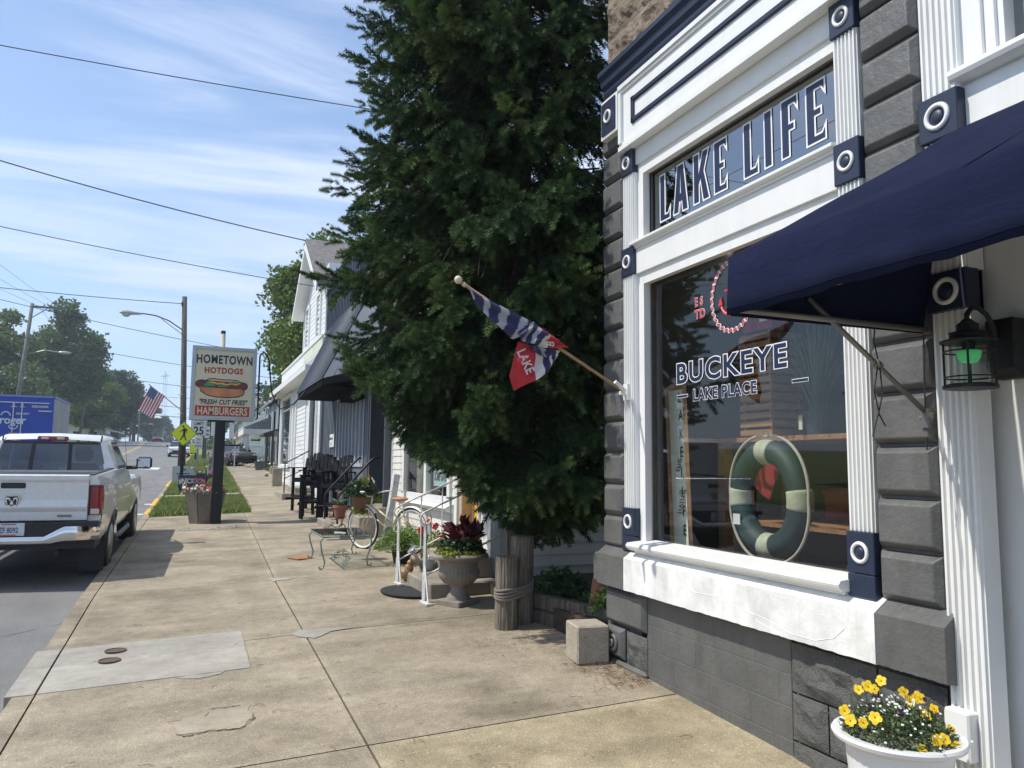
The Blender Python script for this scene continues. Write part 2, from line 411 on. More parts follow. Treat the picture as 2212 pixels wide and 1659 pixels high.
# pale replaced panel
b = MB()
for (x0, x1) in ((-1.12, -.938), (-.922, .52)):
    P = [(x, y, gz(x, y)+.005) for (x, y) in ((x0, 6.535), (x1, 6.535), (x1, 7.765), (x0, 7.765))]
    b.add(P+[(p[0], p[1], p[2]-.12) for p in P], [(0, 1, 2, 3), (0, 4, 5, 1), (1, 5, 6, 2), (2, 6, 7, 3), (3, 7, 4, 0)])
tag(b.build('concrete_patch', CONL), kind='structure')
def blob(name, pts, m, dz=.004, jit=.02, sd=1):
    q = random.Random(sd); P = []
    for i in range(len(pts)):
        a, c = pts[i], pts[(i+1) % len(pts)]
        for k in range(5):
            t = k/5; x = a[0]+(c[0]-a[0])*t+q.uniform(-jit, jit); y = a[1]+(c[1]-a[1])*t+q.uniform(-jit, jit); P.append((x, y, gz(x, y)+dz))
    m_ = MB(); m_.add(P, [tuple(range(len(P)))]); return tag(m_.build(name, m), kind='structure')
blob('mortar_patch', [(.93, 7.42), (1.0, 7.28), (1.1, 7.2), (1.2, 7.27), (1.28, 7.38), (1.5, 7.41), (1.4, 7.46), (1.15, 7.52), (1.02, 7.55)], CONL, .006, .012, 3)
blob('mortar_patch', [(1.02, 10.1), (1.22, 10.13), (1.3, 10.2), (1.1, 10.27), (1.0, 10.35)], CONL, .005, .01, 4)
blob('mortar_patch', [(-.02, 6.5), (.15, 6.42), (.3, 6.47), (.34, 6.53), (.05, 6.53)], CONL, .004, .008, 8)
blob('worn_patch', [(.02, 5.3), (.38, 5.26), (.46, 5.42), (.45, 5.66), (.2, 5.68), (-.02, 5.56)], m_concrete('worn_concrete', (.30, .25, .185), (.42, .36, .28), speck=.5), .003, .015, 5)
# raised crack line around the worn patch
cr_ = MB()
for pl in ([(.527, 6.5), (.528, 7.1), (.53, 7.4)], [(.0, 5.32), (.06, 5.27), (.2, 5.3), (.38, 5.26), (.47, 5.4), (.46, 5.5)], [(.2, 5.69), (.44, 5.68)], [(1.06, 7.4), (1.6, 7.43), (2.4, 7.46)], [(-.9, 16.4), (-.5, 16.1), (0, 16.3), (.6, 15.9), (1.1, 16.0)], [(-.8, 12.2), (0, 11.9), (.9, 12.1), (1.6, 12.0)]):
    P = []
    for a, c in zip(pl, pl[1:]):
        for k in range(8): t = k/8; P.append((a[0]+(c[0]-a[0])*t+rnd.uniform(-.012, .012), a[1]+(c[1]-a[1])*t+rnd.uniform(-.012, .012)))
    for p, q in zip(P, P[1:]):
        w = rnd.uniform(.003, .007); cr_.add([(p[0], p[1]-w, gz(*p)+.005), (q[0], q[1]-w, gz(*q)+.005), (q[0], q[1]+w, gz(*q)+.005), (p[0], p[1]+w, gz(*p)+.005)], [(0, 1, 2, 3)])
tag(cr_.build('pavement_crack', DARKG), kind='structure')
IRON = mat('rusty_iron', (.13, .09, .065), .8, .3, var=.4, vs=60, bump=.5, bs=200)
for i, (x, y, lb) in enumerate(((-.50, 7.5, 'farther of two small rusty valve covers in the pale concrete panel'), (-.52, 7.2, 'nearer of two small rusty valve covers in the pale concrete panel'))):
    t = thing('valve_cover', lb, 'valve cover', (x, y, gz(x, y)), group='valve covers set in the pavement')
    b = MB(); b.lathe([(.085, .004), (.085, .013), (.072, .014), (.07, .009), (.01, .009)], (x, y, gz(x, y)+.004), 20); b.build('cover', IRON, t)
# grass verges
def m_blade():
    m = Mat('grass_blades'); v = m.coord(); a = m.noise(v, 3, 3); at = m.n('ShaderNodeAttribute', attribute_name='tint')
    m.col(m.mix(1, m.ramp(a, [(.3, (.15, .20, .045)), (.7, (.28, .33, .09))]), at.outputs[0], 'MULTIPLY')); m.set(Roughness=.6); m.p.inputs['Subsurface Weight'].default_value = .0; return m.m
BLADE = m_blade()
def grass(x0, x1, y0, y1, n, h=.07, w=.012, name='grass', zf=gz, dz=0, edge=.04):
    x = nr.uniform(x0-edge, x1+edge, n); y = nr.uniform(y0-edge, y1+edge, n); x = x+np.array([off(t) for t in y]); z = np.array([zf(a, b) for a, b in zip(x, y)])+dz
    th = nr.uniform(0, 2*PI, n); hh = h*nr.uniform(.5, 1.4, n); ln = hh*nr.uniform(.1, .9, n); ph = nr.uniform(0, 2*PI, n)
    a = np.stack([x-np.cos(th)*w, y-np.sin(th)*w, z-.01], 1); c = np.stack([x+np.cos(th)*w, y+np.sin(th)*w, z-.01], 1); t = np.stack([x+np.cos(ph)*ln, y+np.sin(ph)*ln, z+hh], 1)
    V = np.stack([a, c, t], 1).reshape(-1, 3); o = npmesh(name, V, np.arange(3*n).reshape(-1, 3), BLADE, col=np.repeat(nr.uniform(.6, 1.5, n), 3)); tag(o, kind='stuff'); return o
def turf(x0, x1, y0, y1, z=.02, n=3):
    b = MB(); st = [y0+(y1-y0)*i/n for i in range(n+1)]
    for yv in st: b.v += [(x0+off(yv), yv, gz(x0+off(yv), yv)+z), (x1+off(yv), yv, gz(x1+off(yv), yv)+z)]
    for i in range(n): b.f.append((2*i, 2*i+1, 2*i+3, 2*i+2)); b.mi.append(0)
    tag(b.build('lawn_strip', LAWN), kind='structure')
turf(-.93, 1.22, 18.9, 168, -.03, 60)
for (a, c, n, h) in ((19.25, 24.1, 26000, .075), (25.4, 33.0, 26000, .085), (33.6, 44, 18000, .09), (46.5, 75, 18000, .13)):
    o = grass(-.9, 1.18, a, c, n, h, .010 if a < 30 else .02)
    o['label'] = {19.25: 'grass verge between kerb and pavement around the concrete planter', 25.4: 'grass verge behind the yard signs', 33.6: 'grass verge around the speed limit sign post', 46.5: 'far grass verge beside the parked cars'}[a]; o['category'] = 'grass'
o = grass(3.15, 9, 27.3, 44, 30000, .08, .02, zf=lambda x, y: gp(y)+.115); o['label'] = 'mown lawn beside the pavement beyond the gabled shop'; o['category'] = 'lawn'
# yellow kerb paint
b = MB()
def kerbseg(y0, y1):
    n = 6
    for i in range(n):
        a, c = y0+(y1-y0)*i/n, y0+(y1-y0)*(i+1)/n
        for (u0, v0, u1, v1) in ((-1.09, .006, -.93, .006), (-1.09, -.09, -1.09, .006)):
            b.quad(*[(u+off(yv), yv, gz(u+off(yv), yv)+v) for (u, v, yv) in ((u0, v0, a), (u1, v1, a), (u1, v1, c), (u0, v0, c))])
kerbseg(19.6, 21.0); kerbseg(21.8, 24.2); kerbseg(29.5, 32.5); kerbseg(41.5, 46.5); kerbseg(60, 84)
b.box(-.93+off(45), 1.2+off(45), 44.6, 44.9, gp(45)-.1, gp(45)+.1)
tag(b.build('kerb_paint', YPAINT), kind='structure')
sheet('side_walkway', [-1.0, 1.22], [44.9, 45.6, 46.4], lambda x, y: gz(x, y)+.02, CONL)
# conifer litter and pebbles on the pavement
b = MB()
for i in range(420):
    if i < 240: x, y = rnd.gauss(3.0, .12), rnd.uniform(4.9, 5.6); x = min(x, 3.15)
    elif i < 330: x, y = rnd.gauss(2.85, .25), rnd.gauss(6.25, .25)
    else: x, y = rnd.uniform(-.8, 3.1), rnd.uniform(3, 9)
    l = rnd.uniform(.01, .035)*(1.4 if i >= 330 else 1); th = rnd.uniform(0, PI); z = gz(x, y)+.004
    b.tube([(x-l*math.cos(th), y-l*math.sin(th), z), (x, y, z+rnd.uniform(.002, .012)), (x+l*math.cos(th+.3), y+l*math.sin(th+.3), z)], .0016, 3)
tag(b.build('needle_litter', mat('dry_needles', (.22, .11, .05), .9, var=.4)), 'brown fallen spruce needles and twigs scattered on the concrete', 'needle litter', kind='stuff')
b = MB()
for i in range(260):
    x, y = rnd.uniform(-.1, 1.0), rnd.gauss(16.15, .14); b.ico((x, y, gz(x, y)+.004), rnd.uniform(.012, .035), 1, (1, 1, .4), .1, i)
tag(b.build('gravel', CONL), 'loose gravel in front of the concrete planter', 'gravel', kind='stuff')
# ================= shop building with LAKE LIFE window =================
def m_wpaint(name='white_trim', c=(.80, .80, .775), grime=.18):
    m = Mat(name); v = m.coord(); a = m.noise(v, 2.2, 5); g = m.noise(m.coord(scale=(1, 1, .25)), 5, 4, .7)
    base = m.ramp(a, [(.3, [x*.95 for x in c]), (.7, c)]); base = m.mix(grime, base, m.ramp(g, [(.3, (.6, .57, .5)), (.52, (1, 1, 1))]), 'MULTIPLY')
    m.col(base); m.set(Roughness=.45); m.bump(m.noise(v, 45, 3), .06, .002); return m.m
WHITE = m_wpaint(); NAVY = mat('navy_paint', (.017, .026, .055), .45, var=.12, bump=.05)
def m_mason(name, c, bs=22, st=.6, d=.012, sheen=.45):
    m = Mat(name); v = m.coord(); a = m.noise(v, 4, 5); b = m.noise(v, bs, 6, .62); e = m.noise(v, 150, 2, .6)
    dn = m.noise(m.coord(scale=(1, 1, .3)), 6, 5, .7); m.col(m.mix(.45, m.ramp(a, [(.3, [x*.82 for x in c]), (.7, [x*1.15 for x in c])]), m.ramp(dn, [(.32, (.66, .64, .6)), (.5, (1, 1, 1)), (.72, (1.12, 1.12, 1.1))]), 'MULTIPLY')); m.set(Roughness=sheen)
    m.bump(m.math('ADD', b, m.math('MULTIPLY', e, .25)), st, d); return m.m
GREY = m_mason('grey_masonry_paint', (.122, .122, .116)); GREYR = m_mason('grey_rock_face', (.125, .125, .118), 7, 1.0, .05)
STONEW = m_mason('white_stone_paint', (.80, .80, .77), 9, .35, .02, .5)
def m_sand():
    m = Mat('sandstone'); v = m.coord(); a = m.noise(v, 2.5, 5); b = m.noise(v, 8, 6, .7)
    m.col(m.ramp(m.math('ADD', m.math('MULTIPLY', a, .6), m.math('MULTIPLY', b, .4)), [(.3, (.10, .075, .055)), (.5, (.24, .185, .135)), (.72, (.40, .31, .22))])); m.set(Roughness=.9); m.bump(b, 1, .06); return m.m
SAND = m_sand()
def m_glass(name='window_glass', tint=(.75, .80, .80), refl=1.45):
    m = Mat(name); nt_ = m.nt; nt_.nodes.remove(m.p); o = nt_.nodes['Material Output']
    t = m.n('ShaderNodeBsdfTransparent'); t.inputs[0].default_value = (*tint, 1); g = m.n('ShaderNodeBsdfGlossy'); g.inputs['Roughness'].default_value = 0.0
    g.inputs[0].default_value = (1, 1, 1, 1); lw = m.n('ShaderNodeLayerWeight'); r0 = ((refl-1)/(refl+1))**2*2; lw.inputs[0].default_value = .5
    k = m.math('ADD', m.math('MULTIPLY', m.math('POWER', lw.outputs['Facing'], 5), 1-r0), r0); x = m.n('ShaderNodeMixShader'); m.l(k, x.inputs[0]); m.l(t.outputs[0], x.inputs[1]); m.l(g.outputs[0], x.inputs[2]); m.l(x.outputs[0], o.inputs[0]); return m.m
GLASS = m_glass('window_glass', (.88, .91, .90)); TINTG = m_glass('transom_glass', (.16, .18, .20), 2.3); TINTG2 = m_glass('tinted_glass', (.25, .28, .30), 1.6)
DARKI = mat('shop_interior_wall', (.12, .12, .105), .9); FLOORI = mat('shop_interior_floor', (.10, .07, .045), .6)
B0 = thing('shop_building', 'grey and white painted masonry shop with LAKE LIFE display window and navy trim', 'building', (3.2, 4, -1.6))
X0 = 3.2
def part(n, mb, m, p=None, **k): return mb.build(n, m, p or B0, **k)
gb = lambda y: gz(3.2, y)
# solid shell behind the facade
b = MB()
b.box(3.22, 9, 5.56, 5.655, -1.70, 3.4); b.box(3.24, 3.42, 5.17, 5.56, -1.7, 3.3)
b.box(3.24, 3.40, 2.40, 5.10, -1.75, -.66); b.box(3.24, 3.40, 2.55, 2.93, -.66, 3.3); b.box(3.24, 3.4, 2.93, 5.30, 2.43, 3.38); b.box(3.34, 3.4, 2.93, 5.2, 1.50, 1.80)
b.box(8.9, 9.05, -4, 5.56, -1.7, 3.3); b.box(3.42, 8.9, -4, 5.56, 3.3, 3.35); b.box(3.42, 3.5, 2.2, 5.2, 2.1, 3.3)
part('wall', b, GREY)
# room behind the window
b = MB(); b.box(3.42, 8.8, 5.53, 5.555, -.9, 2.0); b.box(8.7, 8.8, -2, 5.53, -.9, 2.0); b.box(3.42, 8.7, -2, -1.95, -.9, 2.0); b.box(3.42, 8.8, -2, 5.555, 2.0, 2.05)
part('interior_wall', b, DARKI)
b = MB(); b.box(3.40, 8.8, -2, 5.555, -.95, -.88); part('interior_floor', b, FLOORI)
# quoin columns of bevelled blocks
def block(b, y0, y1, z0, z1, x=X0, d=.045, bev=.03, back=.06):
    g = .008; y0 += g; y1 -= g; z0 += g; z1 -= g
    F_ = [(x-d, y0+bev, z0+bev), (x-d, y1-bev, z0+bev), (x-d, y1-bev, z1-bev), (x-d, y0+bev, z1-bev)]; K = [(x, y0, z0), (x, y1, z0), (x, y1, z1), (x, y0, z1)]; L = [(x+back, p[1], p[2]) for p in K]
    b.add(F_+K+L, [(0, 1, 2, 3)]+[(i, (i+1) % 4, 4+(i+1) % 4, 4+i) for i in range(4)]+[(4+i, 4+(i+1) % 4, 8+(i+1) % 4, 8+i) for i in range(4)])
for (ya, yb, nm) in ((5.318, 5.655, 'quoin_column'), (2.535, 2.898, 'quoin_column')):
    z = -.635; c = MB(); c.box(X0+.012, X0+.05, ya, yb, -.64, 3.26)
    while z < 3.2:
        q = MB(); block(q, ya, yb, z, z+.2533, d=.036+rnd.uniform(-.005, .005), bev=.028+rnd.uniform(-.004, .006))
        c.add(q.v, q.f); z += .2533
    if ya > 5:
        z = -.635
        while z < 3.2: c.bbox(X0+.03, X0+.43, yb-.10, yb+.022, z+.01, z+.245, .02); c.bbox(X0+.45, X0+.85, yb-.10, yb+.022, z+.01, z+.245, .02); z += .2533
    o = part(nm, c, GREY, bevel=.006)
# water table: grey ends, white stone middle
def wtable(ya, yb, xo, m, nm, end=False):
    P = [(X0+.05, -.61), (X0-.0, -.625), (X0-xo, -.69), (X0-xo, -.93), (X0-.0, -.945), (X0+.05, -.945)]
    n = 60; b = MB(); k = len(P); rr = random.Random(3)
    for i in range(n+1):
        y = ya+(yb-ya)*i/n
        for j, p in enumerate(P): b.v.append((p[0], y, p[1]+(rr.uniform(-.0025, .0025) if j in (3,) else 0)))
    for i in range(n):
        for j in range(k-1): a = i*k+j; b.f.append((a, a+1, a+k+1, a+k)); b.mi.append(0)
    b.f += [tuple(range(k)), tuple(n*k+j for j in range(k))]; b.mi += [0, 0]
    return part(nm, b, m)
wtable(2.862, 5.215, .095, STONEW, 'sill_stone'); wtable(5.217, 5.64, .09, GREY, 'water_table'); wtable(2.485, 2.860, .09, GREY, 'water_table')
b = MB(); b.bbox(X0-.088, 6.5, 5.60, 5.72, -.93, -.69, .02); part('water_table', b, GREY)
# settlement cracks in the white stone
b = MB()
for pl in ([(4.45, -.78), (4.3, -.81), (4.05, -.80), (3.85, -.84), (3.65, -.855), (3.5, -.885), (3.42, -.90), (3.25, -.90), (3.12, -.86), (3.05, -.80)], [(3.72, -.88), (3.6, -.905), (3.5, -.93)]):
    b.tube([(X0-.0945, p[0], p[1]) for p in pl], .0028, 4)
part('plaster_seam', b, STONEW)
# base course
b = MB()
block(b, 5.03, 5.62, -1.235, -.95, d=.035); part('base_block', b, GREY, bevel=.004)
b = MB(); block(b, 5.34, 5.62, -1.50, -1.245, d=.03); part('base_block', b, GREY, bevel=.004)
b = MB(); b.bbox(X0-.03, X0+.05, 5.03, 5.64, -1.62, -1.505, .02); part('plinth', b, GREY)
Mx = Matrix.Rotation(-PI/2, 4, 'Y')
def ring(b, c, R, r, n=24, d=Mx): 
    P = [Vector(c)+Vector((0, R*math.cos(2*PI*i/n), R*math.sin(2*PI*i/n))) for i in range(n)]; b.tube(P, r, 8, closed=True)
b = MB(); ring(b, (X0-.035, 5.48, -1.375), .055, .016); ring(b, (X0-.05, 5.48, -1.375), .022, .012); part('boss', b, GREY, smooth=True)
def rocky(ya, yb, za, zb, sd, d=.05):
    q = random.Random(sd); n = max(4, int((yb-ya)/.035)); m = max(3, int((zb-za)/.035)); b = MB(); ph = [q.uniform(0, 6) for _ in range(6)]
    for i in range(n+1):
        for j in range(m+1):
            y = ya+(yb-ya)*i/n; z = za+(zb-za)*j/m; e = min(i, n-i, j, m-j); k = 0 if e == 0 else min(1, e/2)
            h = .5+.25*math.sin(y*19+ph[0]+z*9)+.25*math.sin(z*31+ph[1]-y*11)+.2*math.sin(y*43+ph[2])*math.sin(z*37+ph[3])+q.uniform(-.12, .12)
            b.v.append((X0+.004-k*d*max(.1, h), y, z))
    for i in range(n):
        for j in range(m): a = i*(m+1)+j; b.f.append((a, a+m+1, a+m+2, a+1)); b.mi.append(0)
    return b
part('rock_faced_block', rocky(5.04, 5.33, -1.50, -1.26, 1), GREYR)
for (ya, yb, za, zb, sd) in ((2.95, 3.54, -1.24, -.975, 2), (3.28, 3.54, -1.50, -1.25, 3), (2.95, 3.27, -1.50, -1.25, 4), (2.56, 2.94, -1.24, -.975, 6), (2.56, 2.94, -1.50, -1.25, 7), (2.56, 3.54, -1.68, -1.51, 5)):
    part('rock_faced_block', rocky(ya, yb, za, zb, sd), GREYR)
# CMU infill with flush joints
b = MB(); rows = [(-1.0, 0), (-1.20, .2), (-1.40, .05), (-1.60, .25)]
for k, (z, o_) in enumerate(rows):
    zt = -.97 if k == 0 else z+.197; zb = z-.0 if k else -.998
    y = 5.05; zb, zt = ([(-1.155, -.97), (-1.335, -1.16), (-1.515, -1.34), (-1.70, -1.52)])[k]
    y = 5.05+o_
    while y > 3.55:
        y1 = y-.397; a, c = max(y1, 3.55), min(y, 5.05)
        if c-a > .02: b.bbox(X0+.008, X0+.05, a+.001, c-.001, zb+.001, zt-.001, .002)
        y -= .40
part('block_wall', b, GREY)
b = MB(); b.box(X0+.0095, X0+.05, 3.55, 5.05, -1.7, -.96); part('mortar', b, GREY)
# fluted pilasters
def pil(ya, yb, za, zb, x=X0, parent=None):
    b = MB(); b.box(x-.012, x+.09, ya, yb, za, zb); n = 6; w = (yb-ya)/n
    for i in range(n): b.prism([(x-.012, ya+w*i+w*.18), (x-.026, ya+w*i+w*.32), (x-.026, ya+w*i+w*.68), (x-.012, ya+w*i+w*.82)], 'z', za+.001, zb-.001)
    return part('fluted_pilaster', b, WHITE, parent)
def rosette(ya, yb, za, zb, x=X0, blob_=True, plain=False):
    b = MB(); b.bbox(x-.04, x+.05, ya-.006, yb+.006, za, zb, .004); o = part('rosette_block', b, NAVY)
    if plain: return
    yc, zc = (ya+yb)/2, (za+zb)/2; R = min(yb-ya, zb-za)*.29; r = MB(); ring(r, (x-.042, yc, zc), R, R*.22); part('ring', r, WHITE, o, smooth=True)
    r = MB(); r.ball((x-.040, yc, zc), R*.62, 12, (.35, 1, 1)); part('knob', r, NAVY, o, smooth=True)
for (ya, yb) in ((5.155, 5.315), (2.905, 3.065)):
    pil(ya, yb, -.31, 1.53); pil(ya, yb, 1.76, 2.37); rosette(ya, yb, 1.53, 1.76); rosette(ya, yb, 2.37, 2.565); rosette(ya, yb, -.52, -.31); rosette(ya, yb, -.64, -.524, plain=True)
pil(2.34, 2.53, -1.75, .73); pil(2.34, 2.53, .915, 1.545); pil(2.34, 2.53, 1.77, 3.3); rosette(2.34, 2.53, .73, .915); rosette(2.34, 2.53, 1.55, 1.765)
# window rails and mouldings
b = MB(); b.box(X0-.005, X0+.10, 3.085, 5.175, 1.53, 1.735); b.box(X0-.02, X0+.08, 3.08, 5.18, 1.735, 1.752); b.prism([(X0-.05, 1.765), (X0-.05, 1.785), (X0+.10, 1.80), (X0+.10, 1.752), (X0-.02, 1.752)], 'y', 3.07, 5.19)
b.box(X0-.005, X0+.1, 3.06, 5.16, 2.43, 2.60); part('transom_rail', b, WHITE, bevel=.003)
def moulding(ya, yb, za, zb, nm):  # stepped frame around an opening
    b = MB()
    for k, (w, x) in enumerate(((.10, .03), (.075, .055), (.045, .08))):
        b.box(X0+x-.012, X0+x+.04, yb-w, yb, za, zb); b.box(X0+x-.012, X0+x+.04, ya, ya+w, za, zb); b.box(X0+x-.011, X0+x+.041, ya, yb, zb-w*.9, zb)
    return part(nm, b, WHITE)
moulding(3.0, 5.174, 1.80, 2.43, 'window_frame'); moulding(3.0, 5.174, -.56, 1.53, 'window_frame')
b = MB(); b.prism([(X0-.11, -.60), (X0-.115, -.585), (X0-.10, -.565), (X0+.10, -.545), (X0+.10, -.62), (X0-.08, -.62)], 'y', 3.06, 5.15); b.box(X0-.05, X0+.1, 3.085, 5.13, -.64, -.615); part('window_sill', b, WHITE)
b = MB(); b.quad((3.30, 3.02, -.57), (3.30, 5.172, -.57), (3.30, 5.172, 1.525), (3.30, 3.02, 1.525)); PANE = part('display_window', b, GLASS)
b = MB(); b.quad((3.30, 3.02, 1.78), (3.30, 5.172, 1.78), (3.30, 5.172, 2.425), (3.30, 3.02, 2.425)); TRN = part('transom_window', b, TINTG)
# frieze board with navy inlay
b = MB(); b.box(3.13, 3.22, 2.2, 5.255, 2.60, 3.12)
for (z0, z1, x) in ((3.085, 3.12, 3.10), (3.06, 3.085, 3.115), (2.565, 2.60, 3.105), (2.60, 2.63, 3.118)): b.box(x, 3.19, 2.2, 5.27, z0, z1)
b.box(3.105, 3.19, 5.23, 5.27, 2.63, 3.06); part('frieze_board', b, WHITE)
b = MB()
for (z0, z1) in ((2.74, 2.78), (2.915, 2.955)): b.bbox(3.112, 3.14, 2.3, 5.09, z0, z1, .006)
b.bbox(3.112, 3.14, 5.05, 5.09, 2.735, 2.96, .006); part('frieze_inlay', b, NAVY)
b = MB(); b.box(3.10, 3.24, 5.275, 5.545, 2.76, 3.10); ro = part('frieze_bracket', b, WHITE, bevel=.006)
b = MB(); b.box(3.09, 3.11, 5.30, 5.52, 2.79, 3.07); part('panel', b, NAVY, ro); b = MB(); ring(b, (3.085, 5.41, 2.93), .048, .011); part('ring', b, WHITE, ro, smooth=True)
# navy cornice
b = MB(); b.prism([(3.24, 3.12), (3.11, 3.12), (3.10, 3.15), (3.10, 3.18), (3.075, 3.21), (3.07, 3.26), (3.04, 3.29), (3.04, 3.33), (3.22, 3.40)], 'y', 2.0, 5.50); part('cornice', b, NAVY)
# sandstone upper storey
b = MB(); b.box(3.24, 9, -4, 5.655, 3.36, 9.0); part('upper_wall', b, SAND)
z = 3.36
for r in range(9):
    y = 5.67+(0 if r % 2 else .0); w0 = .55 if r % 2 else .85
    k = 0
    while y > 2.2:
        w = w0 if k == 0 else .9; b = rocky(max(2.0, y-w+.012), y-.012, z+.01, z+.37, r*10+k, .05); b.v = [(p[0]+.035, p[1], p[2]) for p in b.v]; part('sandstone_block', b, SAND); y -= w; k += 1
    z += .38
# right bay: recessed door, panels, upper window
b = MB(); b.box(3.36, 3.42, -3, 2.40, -1.75, .60); b.box(3.30, 3.42, -3, 2.36, .60, 1.50)
b.box(3.335, 3.37, 1.0, 2.16, .30, .52); part('door_surround', b, WHITE, bevel=.004)
b = MB(); b.box(3.345, 3.36, -.2, 2.20, -1.55, .28); part('door_panel', b, mat('white_door', (.72, .74, .76), .4))
b = MB(); b.box(3.22, 3.42, -3, 2.36, 1.5, 1.80); b.prism([(3.16, 1.80), (3.15, 1.82), (3.16, 1.845), (3.34, 1.86), (3.34, 1.78), (3.19, 1.78)], 'y', -3, 2.37); b.box(3.22, 3.4, 2.24, 2.36, 1.80, 3.3); b.box(3.24, 3.4, 2.19, 2.24, 1.85, 3.3); b.box(3.26, 3.4, 2.16, 2.19, 1.85, 3.3)
b.box(3.25, 3.4, 1.85, 1.875, 1.85, 3.3); part('upper_window_frame', b, WHITE, bevel=.003)
b = MB(); b.quad((3.33, -3, 1.85), (3.33, 2.2, 1.85), (3.33, 2.2, 3.3), (3.33, -3, 3.3)); part('upper_window', b, TINTG)
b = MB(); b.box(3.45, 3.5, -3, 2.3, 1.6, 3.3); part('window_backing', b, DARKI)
b = MB(); b.bbox(3.12, 3.19, 2.40, 2.52, -1.24, -1.03, .008); part('outlet_cover', b, WHITE)
# --- lettering on the glass ---
RED = mat('red_vinyl', (.62, .045, .06), .5, var=.03); VW = mat('white_vinyl', (.80, .80, .80), .5, var=.02); VN = mat('navy_vinyl', (.012, .022, .065), .45, var=.05)
XG = 3.295
def fr(y, z, x=XG): return frame((x, y, z), (0, -1, 0), (0, 0, 1))
def glyph(ch, w, h, t):
    t2 = t*.62
    if ch == 'L': return [[(0, 0), (w, 0), (w, t2*1.9), (w-t*.35, t2*1.0), (t, t2*1.0), (t, h), (0, h)]]
    if ch == 'I': return [[(0, 0), (t, 0), (t, h), (0, h)]]
    if ch == 'E': return [[(0, 0), (w, 0), (w, t2*1.9), (w-t*.35, t2), (t, t2), (t, h/2-t2*.5), (w*.78, h/2-t2*.5), (w*.78, h/2+t2*.5), (t, h/2+t2*.5), (t, h-t2), (w-t*.35, h-t2), (w, h-t2*1.9), (w, h), (0, h)]]
    if ch == 'F': return [[(0, 0), (t, 0), (t, h/2-t2*.5), (w*.78, h/2-t2*.5), (w*.78, h/2+t2*.5), (t, h/2+t2*.5), (t, h-t2), (w-t*.35, h-t2), (w, h-t2*1.9), (w, h), (0, h)]]
    if ch == 'K': return [[(0, 0), (t, 0), (t, h*.36), (t*1.35, h*.46), (w-t*1.0, 0), (w+t*.1, 0), (t*2.0, h*.60), (w, h), (w-t*1.05, h), (t, h*.58), (t, h), (0, h)]]
    if ch == 'A': return [[(0, 0), (t, 0), (t*1.18, h*.22), (w-t*1.18, h*.22), (w-t, 0), (w, 0), (w*.5+t*.62, h), (w*.5-t*.62, h)], [(t*1.42, h*.36), (w*.5, h*.80), (w-t*1.42, h*.36)]]
h = .36; lz = 1.912
for (ch, y, w) in (('L', 4.945, .125), ('A', 4.765, .175), ('K', 4.51, .17), ('E', 4.27, .13), ('L', 3.955, .13), ('I', 3.755, .062), ('F', 3.60, .13), ('E', 3.39, .14)):
    g = glyph(ch, w, h, .058)
    q = fr(y, lz, XG-.0); wo = polycurve('letter', g, VW, q, .011, .0008, TRN); polycurve('letter_fill', g, VN, fr(y, lz, XG-.0025), -.002, .0008, wo)
def outlined(nm, s, y, z, size, sx, o1, o2, m=VN, sp=1.08, parent=PANE):
    w = text(nm, s, VW, fr(y, z), size, o1, .0006, sx, 0, parent, sp); text(nm+'_fill', s, m, fr(y, z, XG-.002), size, o2, .0006, sx, 0, w, sp)
outlined('lettering', 'BUCKEYE', 4.765, .622, .205, 1.20, .0115, .0040, sp=1.15)
outlined('lettering', 'LAKE PLACE', 4.56, .482, .112, 1.0, .007, .0025, sp=1.12)
for y in (4.755, 3.575):
    b = MB(); b.box(XG-.001, XG, y-.135, y, .512, .536); w = b.build('dash', VW, PANE); b = MB(); b.box(XG-.0025, XG-.0015, y-.131, y-.004, .516, .532); b.build('dash_fill', VN, w)
outlined('lettering', 'E S', 4.525, 1.155, .088, .85, .004, .001, RED); outlined('lettering', 'TD', 4.525, 1.065, .088, 1.0, .004, .001, RED)
# rope ring with anchor
b1 = MB(); b2 = MB(); cy, cz, R = 4.11, 1.155, .235
for i in range(30):
    a = 2*PI*i/30; c = Vector((0, cy+R*math.cos(a)*.92, cz+R*math.sin(a))); tv = Vector((0, -math.sin(a), math.cos(a))); nv = Vector((0, math.cos(a), math.sin(a))); d1 = (tv+nv*.9).normalized(); d2 = (tv-nv*.55).normalized()
    for b, s, x in ((b1, 1.0, XG-.0005), (b2, .68, XG-.0025)):
        P = [c+d1*.026*s+d2*.010*s, c+d1*.010*s+d2*.018*s, c-d1*.026*s+d2*.004*s, c-d1*.026*s-d2*.010*s, c-d1*.010*s-d2*.018*s, c+d1*.026*s-d2*.004*s]
        b.quad(*[(x, p.y, p.z) for p in P])
w = b1.build('rope_emblem', VW, PANE); b2.build('rope_emblem_fill', RED, w)
sh = MB()
def ap(pts, x): sh.quad(*[(x, cy-p[0], cz+p[1]) for p in pts])
sh.tube([(XG-.003, cy, cz+.075), (XG-.003, cy, cz-.13)], .008, 6); P = [(XG-.003, cy-.115*math.sin(a), cz-.02-.11*math.cos(a)) for a in np.linspace(-1.25, 1.25, 13)]; sh.tube(P, [.004]+[.010]*11+[.004], 6)
ring(sh, (XG-.003, cy, cz+.10), .024, .006); sh.box(XG-.008, XG, cy-.07, cy+.07, cz+.038, cz+.050)
for s in (1, -1): sh.prism([(cy+s*.095, cz-.045), (cy+s*.14, cz-.05), (cy+s*.115, cz+.01)], 'x', XG-.006, XG)
sh.build('anchor_emblem', RED, PANE)
